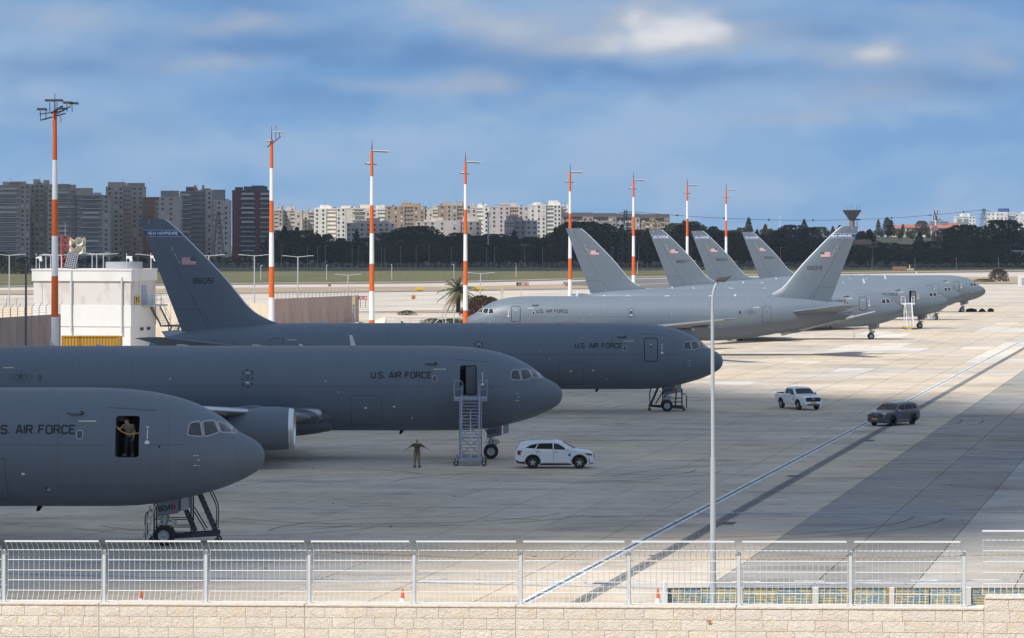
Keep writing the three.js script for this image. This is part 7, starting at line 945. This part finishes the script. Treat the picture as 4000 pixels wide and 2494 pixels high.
const LILAC = mat(0.34, 0.36, 0.42, 0.5, 0.25), STANDM = mat(0.055, 0.06, 0.075, 0.55, 0.2);
boardingStairs('grey metal boarding stairs at the open door behind the white SUV', [(1838 - CX) * 192.2 / F, 0, -192.2], 4.12, LILAC, LILAC);
boardingStairs('white boarding stairs with a yellow base at the far open door', [(3549 - CX) * 484.0 / F, 0, -484.0], 4.12, mat(0.72, 0.73, 0.74, 0.45, 0.2), mat(0.6, 0.42, 0.04, 0.5), 0.95);
function workStand(label, p, m, ry = 0, k = 1) {                       // small stair stand on casters, stair rising to the left
  const t = thing('work_stand', label, 'work stand', p, ry, 'maintenance stands under the aircraft noses'); t.scale.set(k, k, k);
  for (const z of [-0.4, 0.4]) { part('stringer', beam([1.45, 0.5, z], [0.55, 2.6, z], 0.07, 0.14), m, t); part('stringer', beam([0.5, 0.5, z], [-0.2, 2.1, z], 0.06, 0.12), m, t); part('hand_rail', tube([[1.5, 0.6, z * 1.1], [1.5, 1.7, z * 1.1], [1.3, 2.2, z * 1.1], [0.85, 3.1, z * 1.1]], 0.028, 5, 16), m, t); part('side_beam', beam([-1.3, 0.26, z * 1.15], [1.6, 0.44, z * 1.15], 0.08, 0.2), m, t); part('upright', bar([-1.35, 0.2, z * 1.2], [-1.35, 1.95, z * 1.2], 0.04, 0.04, 6), m, t); part('upright', bar([-0.75, 0.3, z * 1.2], [-0.9, 2.3, z * 1.2], 0.04, 0.04, 6), m, t); part('upright', bar([0.35, 0.3, z * 1.2], [0.35, 2.4, z * 1.2], 0.04, 0.04, 6), m, t); part('diagonal', bar([0.4, 1.6, z * 1.15], [1.0, 0.6, z * 1.15], 0.03, 0.03, 5), m, t); for (const y of [0.75, 1.1, 1.65]) part('guard_bar', bar([-1.35, y, z * 1.2], [0.35, y, z * 1.2], 0.025, 0.025, 5), m, t); part('end_hoop', tube([[-1.75, 0.2, z], [-1.75, 1.3, z], [-1.65, 1.45, z], [-1.35, 1.48, z]], 0.028, 5, 14), m, t); for (const x of [-1.5, 1.55]) { const w = group('caster', t); w.position.set(x, 0.13, z * 1.15); part('tyre', wheelGeo(0.13, 0.08), TYRE, w); part('fork', box(0.05, 0.22, 0.1, 0, 0.16, 0), m, w); } }
  for (let j = 0; j < 8; j++) part('tread', box(0.22, 0.04, 0.76, lerp(1.45, 0.55, (j + 0.5) / 8), lerp(0.5, 2.6, (j + 0.5) / 8), 0), m, t); for (let j = 0; j < 5; j++) part('tread', box(0.2, 0.04, 0.76, lerp(0.5, -0.2, (j + 0.5) / 5), lerp(0.5, 2.1, (j + 0.5) / 5), 0), m, t);
  part('deck', box(1.0, 0.06, 0.9, 0.0, 2.62, 0), m, t); part('ballast', box(1.4, 0.22, 0.8, -0.7, 0.36, 0), m, t); return t;
}
workStand('dark work stand behind the nose wheels of the nearest aircraft', [(718 - CX) / 84.9, 0, -141.6], STANDM);
workStand('dark work stand behind the nose wheels of the 86051 aircraft', [(2603 - CX) / 47.5, 0, -251.8], STANDM, PI, 0.92);
workStand('small light work stand beside the nose wheels of the 66020 aircraft', [(3632 - CX) * 539 / F, 0, -539], mat(0.5, 0.5, 0.52, 0.5, 0.3), 0, 0.6);
{ const t = thing('ladder', 'cream folding ladder left of the nearest nose wheels', 'ladder', [(582 - CX) / 85.9, 0, -139.4], -0.9); for (const x of [-0.2, 0.2]) part('rail', beam([x, 0, 0.25], [x * 0.8, 1.86, -0.2], 0.045, 0.08), mat(0.55, 0.54, 0.46, 0.5), t); for (let k = 1; k < 7; k++) part('rung', bar([-0.2, k * 0.27, 0.25 - k * 0.066], [0.2, k * 0.27, 0.25 - k * 0.066], 0.018, 0.018, 5), mat(0.4, 0.4, 0.36, 0.5), t); }
{ const d = s2d(20.0); const t = thing('wheel_chock', 'dark chock against the last aircraft nose wheels', 'chock', [(3751 - CX) / 20.0, 0, -d + 0.3]); part('wedge', poly([[-0.45, 0], [0.1, 0], [-0.1, 0.35], [-0.2, 0.35]], 0.7), BLACK_MARK, t); part('rope', tube([[-0.1, 0.35, 0], [-0.25, 0.5, 0.1], [-0.4, 0.3, 0.1]], 0.02, 4, 8), CREAM_MARK, t); }
// inside the open doors
PLANES.forEach(({ o }, i) => {
  if (![0, 1, 5].includes(i)) return;
  if (i) part('door_leaf', uvm(poly(rrect(-6.16, -5.5, 4.22, 5.99, 0.1), 0.1, 0.03).translate(0, 0, 1.85)), mat(0.13, 0.135, 0.15, 0.7), o);
  part('cabin_panel', box(0.42, 1.8, 0.5, -6.75, 5.12, 1.15), mat(0.09, 0.09, 0.095, 0.7), o); part('cabin_panel', box(0.3, 0.25, 0.3, -6.4, 5.88, 1.2), mat(0.12, 0.12, 0.12, 0.6), o);
});
// ---------------------------------------------------------------- people
function field(sdf, lo, hi, cell) {                   // mesh of sdf = 0 inside the box lo..hi
  const c = lo.clone().add(hi).multiplyScalar(0.5), S = Math.max(hi.x - lo.x, hi.y - lo.y, hi.z - lo.z) / 2 + 3 * cell, n = Math.ceil(2 * S / cell), half = n / 2, m = new MarchingCubes(n, new THREE.MeshStandardMaterial(), false, false, 120000);
  m.isolation = 0; const p = V(0, 0, 0);
  for (let z = 0; z < n; z++) for (let y = 0; y < n; y++) for (let x = 0; x < n; x++) { p.set((x - half) / half * S + c.x, (y - half) / half * S + c.y, (z - half) / half * S + c.z); m.field[x + y * n + z * n * n] = -sdf(p); }
  m.update(); const k = m.count, P = m.positionArray.slice(0, k * 3), N = m.normalArray.slice(0, k * 3);
  for (let i = 0; i < k; i++) { P[i * 3] = P[i * 3] * S + c.x; P[i * 3 + 1] = P[i * 3 + 1] * S + c.y; P[i * 3 + 2] = P[i * 3 + 2] * S + c.z; }
  const g = new THREE.BufferGeometry(); g.setAttribute('position', new THREE.BufferAttribute(P, 3)); g.setAttribute('normal', new THREE.BufferAttribute(N, 3)); const q = mergeVertices(g, 1e-5); q.deleteAttribute('normal'); q.computeVertexNormals(); return prep(q);
}
const cap = (a, b, ra, rb, flat = 1) => { a = A(a); b = A(b); const d = b.clone().sub(a), L2 = Math.max(1e-9, d.lengthSq()), q = V(0, 0, 0); return Object.assign((p) => { q.copy(p).sub(a); const t = clamp(q.dot(d) / L2); q.addScaledVector(d, -t); if (flat !== 1) q.z /= flat; return (q.length() - lerp(ra, rb, t)) * Math.min(1, flat); }, { pts: [a, b], r: Math.max(ra, rb) }); };
const smin = (a, b, k) => { const h = clamp(0.5 + 0.5 * (b - a) / k); return lerp(b, a, h) - k * h * (1 - h); };
function fleshed(bones, k, cell, cut) { const lo = V(9, 9, 9), hi = V(-9, -9, -9); for (const b of bones) for (const p of b.pts) { lo.min(p.clone().subScalar(b.r)); hi.max(p.clone().addScalar(b.r)); } return field((p) => { let d = bones[0](p); for (let i = 1; i < bones.length; i++) d = smin(d, bones[i](p), k); return cut ? Math.max(d, cut(p)) : d; }, lo, hi, cell); }
function hand(wrist, dir, palmN, curl, side) {        // palm, four fingers and a thumb leaving the side of the palm
  const d = dir.clone().normalize(), n = palmN.clone().normalize(), s = d.clone().cross(n).multiplyScalar(side), pt = (a, b, c) => wrist.clone().addScaledVector(d, a).addScaledVector(s, b).addScaledVector(n, c), bones = [cap(pt(0, 0, 0), pt(0.07, 0.018, 0), 0.027, 0.02), cap(pt(0.02, 0, 0), pt(0.085, -0.022, 0), 0.024, 0.017)];
  [[0.028, 0.082, 0.036], [0.009, 0.092, 0.041], [-0.011, 0.09, 0.038], [-0.03, 0.082, 0.03]].forEach(([b, a, l]) => { let p = pt(a, b, 0), ang = 0; for (let k = 0; k < 3; k++) { ang += curl; const q = p.clone().addScaledVector(d, l * Math.cos(ang) * (1 - k * 0.2)).addScaledVector(n, l * Math.sin(ang) * (1 - k * 0.2)); bones.push(cap(p, q, 0.0095 - k * 0.001, 0.0088 - k * 0.001)); p = q; } });
  const t0 = pt(0.025, 0.03, 0.004), t1 = pt(0.055, 0.06, 0.012), t2 = pt(0.085, 0.066, 0.02); bones.push(cap(t0, t1, 0.013, 0.011), cap(t1, t2, 0.0105, 0.009)); return fleshed(bones, 0.006, 0.0042);
}
function headMesh(c, look) {                           // look: yaw about y, 0 faces +z
  const e = (x, y, z, rx, ry, rz) => (p) => { const a = (p.x - x) / rx, b = (p.y - y) / ry, k = (p.z - z) / rz, l = Math.sqrt(a * a + b * b + k * k); return (l - 1) * Math.min(rx, ry, rz); };
  const f = [e(0, 0.02, -0.012, 0.077, 0.105, 0.098), e(0, -0.05, 0.022, 0.055, 0.068, 0.062), e(0, -0.012, 0.098, 0.014, 0.024, 0.022), e(-0.079, -0.01, -0.012, 0.014, 0.032, 0.02), e(0.079, -0.01, -0.012, 0.014, 0.032, 0.02), e(0, -0.052, 0.076, 0.024, 0.009, 0.014), e(0, 0.02, 0.072, 0.05, 0.014, 0.016), e(0, -0.13, -0.02, 0.056, 0.08, 0.056)], sock = [e(-0.03, 0.0, 0.085, 0.016, 0.011, 0.014), e(0.03, 0.0, 0.085, 0.016, 0.011, 0.014)];
  return field((p) => { let d = f[0](p); for (let i = 1; i < f.length; i++) d = smin(d, f[i](p), 0.022); for (const s of sock) d = Math.max(d, -s(p)); return d; }, V(-0.11, -0.2, -0.13), V(0.11, 0.14, 0.13), 0.0075).rotateY(look).translate(c.x, c.y, c.z);
}
const SKIN = mat(0.42, 0.24, 0.165, 0.6), OLIVE = mat(0.085, 0.085, 0.055, 0.9), KHAKI = mat(0.25, 0.185, 0.115, 0.9), BOOT = mat(0.12, 0.075, 0.05, 0.8), HAIR = mat(0.035, 0.025, 0.02, 0.8), BLACKT = mat(0.02, 0.02, 0.024, 0.9);
function person(label, p, ry, j, o) {
  const t = thing('person', label, 'person', p, ry), B = (a, b, ra, rb, f) => cap(j[a], j[b], ra, rb, f);
  const torso = [cap([j.pelvis.x - 0.07, j.pelvis.y, j.pelvis.z], [j.pelvis.x + 0.07, j.pelvis.y, j.pelvis.z], 0.115, 0.115), B('pelvis', 'chest', 0.135, 0.155, 0.78), cap(j.chest.clone().add(V(-0.1, 0.05, 0)), j.chest.clone().add(V(0.1, 0.05, 0)), 0.115, 0.115, 0.85), B('shL', 'shR', 0.075, 0.075), cap(j.chest, j.neck, 0.07, 0.058)];
  const arms = ['L', 'R'].flatMap((s) => [B('sh' + s, 'el' + s, 0.058, 0.044), B('el' + s, 'wr' + s, 0.043, 0.028)]), legs = ['L', 'R'].flatMap((s) => [B('hip' + s, 'kn' + s, 0.092, 0.062), B('kn' + s, 'an' + s, 0.06, 0.042)]), feet = ['L', 'R'].map((s) => cap(j['an' + s].clone().setY(0.05), j['an' + s].clone().add(j.toe[s]).setY(0.045), 0.05, 0.042));
  const hands = ['L', 'R'].map((s) => hand(j['wr' + s], j['wr' + s].clone().sub(j['el' + s]), j['palm' + s], o.curl, s === 'L' ? 1 : -1));
  part('body', join([fleshed([...torso, ...arms, ...legs, ...feet], 0.05, 0.016), ...hands, headMesh(j.head, o.look)]), SKIN, t);
  const puff = (f, e) => Object.assign((p) => f(p) - e, { pts: f.pts, r: f.r + e });
  const sleeves = ['L', 'R'].map((s) => cap(j['sh' + s], j['sh' + s].clone().lerp(j['el' + s], 0.72), 0.072, 0.066)); part('shirt', fleshed([...torso.slice(1).map((f) => puff(f, 0.016)), puff(torso[0], 0.012), ...sleeves], 0.045, 0.015, (p) => Math.max(j.pelvis.y - 0.05 - p.y, p.y - j.neck.y + 0.015)), o.shirt, t);
  part('trousers', fleshed([puff(torso[0], 0.012), ...legs.map((f) => puff(f, 0.018))], 0.045, 0.015, (p) => Math.max(0.075 - p.y, p.y - j.pelvis.y - 0.06)), o.trousers, t);
  for (const f of feet) part('boot', fleshed([puff(f, 0.016), cap(f.pts[0], f.pts[0].clone().setY(0.15), 0.06, 0.058)], 0.03, 0.012, (p) => 0.002 - p.y), o.boots, t);
  if (o.hair) part('hair', new THREE.SphereGeometry(1, 16, 10, 0, 6.3, 0, 1.75).scale(0.086, 0.108, 0.108).rotateX(-0.3).rotateY(o.look).translate(j.head.x, j.head.y + 0.035, j.head.z), HAIR, t); if (o.glasses) part('sunglasses', cbox(0.13, 0.032, 0.03, 0, 0.002, 0.088, 0.01).rotateY(o.look).translate(j.head.x, j.head.y, j.head.z), BLACK_MARK, t); part('belt', new THREE.TorusGeometry(0.15, 0.018, 6, 24).rotateX(PI / 2).scale(1.1, 1, 0.82).translate(j.pelvis.x, j.pelvis.y + 0.03, j.pelvis.z), o.beltM ?? BOOT, t);
  return t;
}
person('bald person in olive shirt and tan trousers, arms held out, seen from behind', gp(1629, 1828), PI, { pelvis: V(0, 0.96, 0), chest: V(0, 1.28, 0.01), neck: V(0, 1.5, 0), head: V(0, 1.63, 0.02), shL: V(0.19, 1.42, 0), shR: V(-0.19, 1.42, 0), elL: V(0.44, 1.27, 0.02), elR: V(-0.44, 1.27, 0.02), wrL: V(0.66, 1.15, 0.06), wrR: V(-0.66, 1.15, 0.06), palmL: V(-0.2, -1, 0.2), palmR: V(0.2, -1, 0.2), hipL: V(0.1, 0.92, 0), hipR: V(-0.1, 0.92, 0), knL: V(0.125, 0.5, 0.02), knR: V(-0.125, 0.5, 0.02), anL: V(0.14, 0.09, -0.01), anR: V(-0.14, 0.09, -0.01), toe: { L: V(0.05, 0, 0.17), R: V(-0.05, 0, 0.17) } }, { curl: 0.25, look: 0, shirt: OLIVE, trousers: KHAKI, boots: BOOT });
{
  const d = 138.3, x = (503 - CX) * d / F;
  person('crewman in tan shirt and dark trousers leaning in the nearest open door', [x, 4.2, -d], 0, { pelvis: V(0.02, 0.94, 0), chest: V(-0.02, 1.26, 0.02), neck: V(-0.05, 1.46, 0.02), head: V(-0.1, 1.585, 0.04), shL: V(0.15, 1.37, 0), shR: V(-0.22, 1.38, 0.04), elL: V(0.24, 1.1, 0), elR: V(-0.4, 1.24, 0.12), wrL: V(0.21, 0.86, 0.07), wrR: V(-0.52, 1.33, 0.2), palmL: V(-1, 0, 0), palmR: V(0, 0, -1), hipL: V(0.11, 0.9, 0), hipR: V(-0.08, 0.9, 0), knL: V(0.13, 0.49, 0.03), knR: V(-0.12, 0.49, 0.03), anL: V(0.15, 0.09, 0), anR: V(-0.15, 0.09, 0), toe: { L: V(0.03, 0, 0.16), R: V(-0.06, 0, 0.15) } }, { curl: 0.35, look: -1.0, shirt: mat(0.15, 0.125, 0.085, 0.9), trousers: BLACKT, boots: mat(0.2, 0.12, 0.07, 0.8), hair: true, glasses: true, beltM: BLACKT });
  const q = (zx, zy) => { const px = 400 + zx * 0.268, py = 1560 + zy * 0.268, dd = 140.2 - 2.28; return at(px, py, dd); };
  solo('door_strap', tube([q(216, 428), q(290, 480), q(390, 511), q(470, 505), q(556, 488)], 0.022, 5, 24), mat(0.62, 0.36, 0.05, 0.7), 'sagging yellow safety strap across the nearest open door', 'strap');
}
scene.traverse((o) => { if (/^(service_title|door_lever|hatch_outline|hatch_placards|rear_door_outline|placards|skin_seams|drain_ports|cover_plates|star_insignia|pitot_probes|flag_white_stripes|flag_red_stripes|flag_stars|state_band_edge|state_name|tail_number|light_dashes|panel_seams|gear_number|fan_blades|lettering|bed_bars)$/.test(o.name)) o.userData.kind = 'stuff'; });
renderer.render(scene, camera);
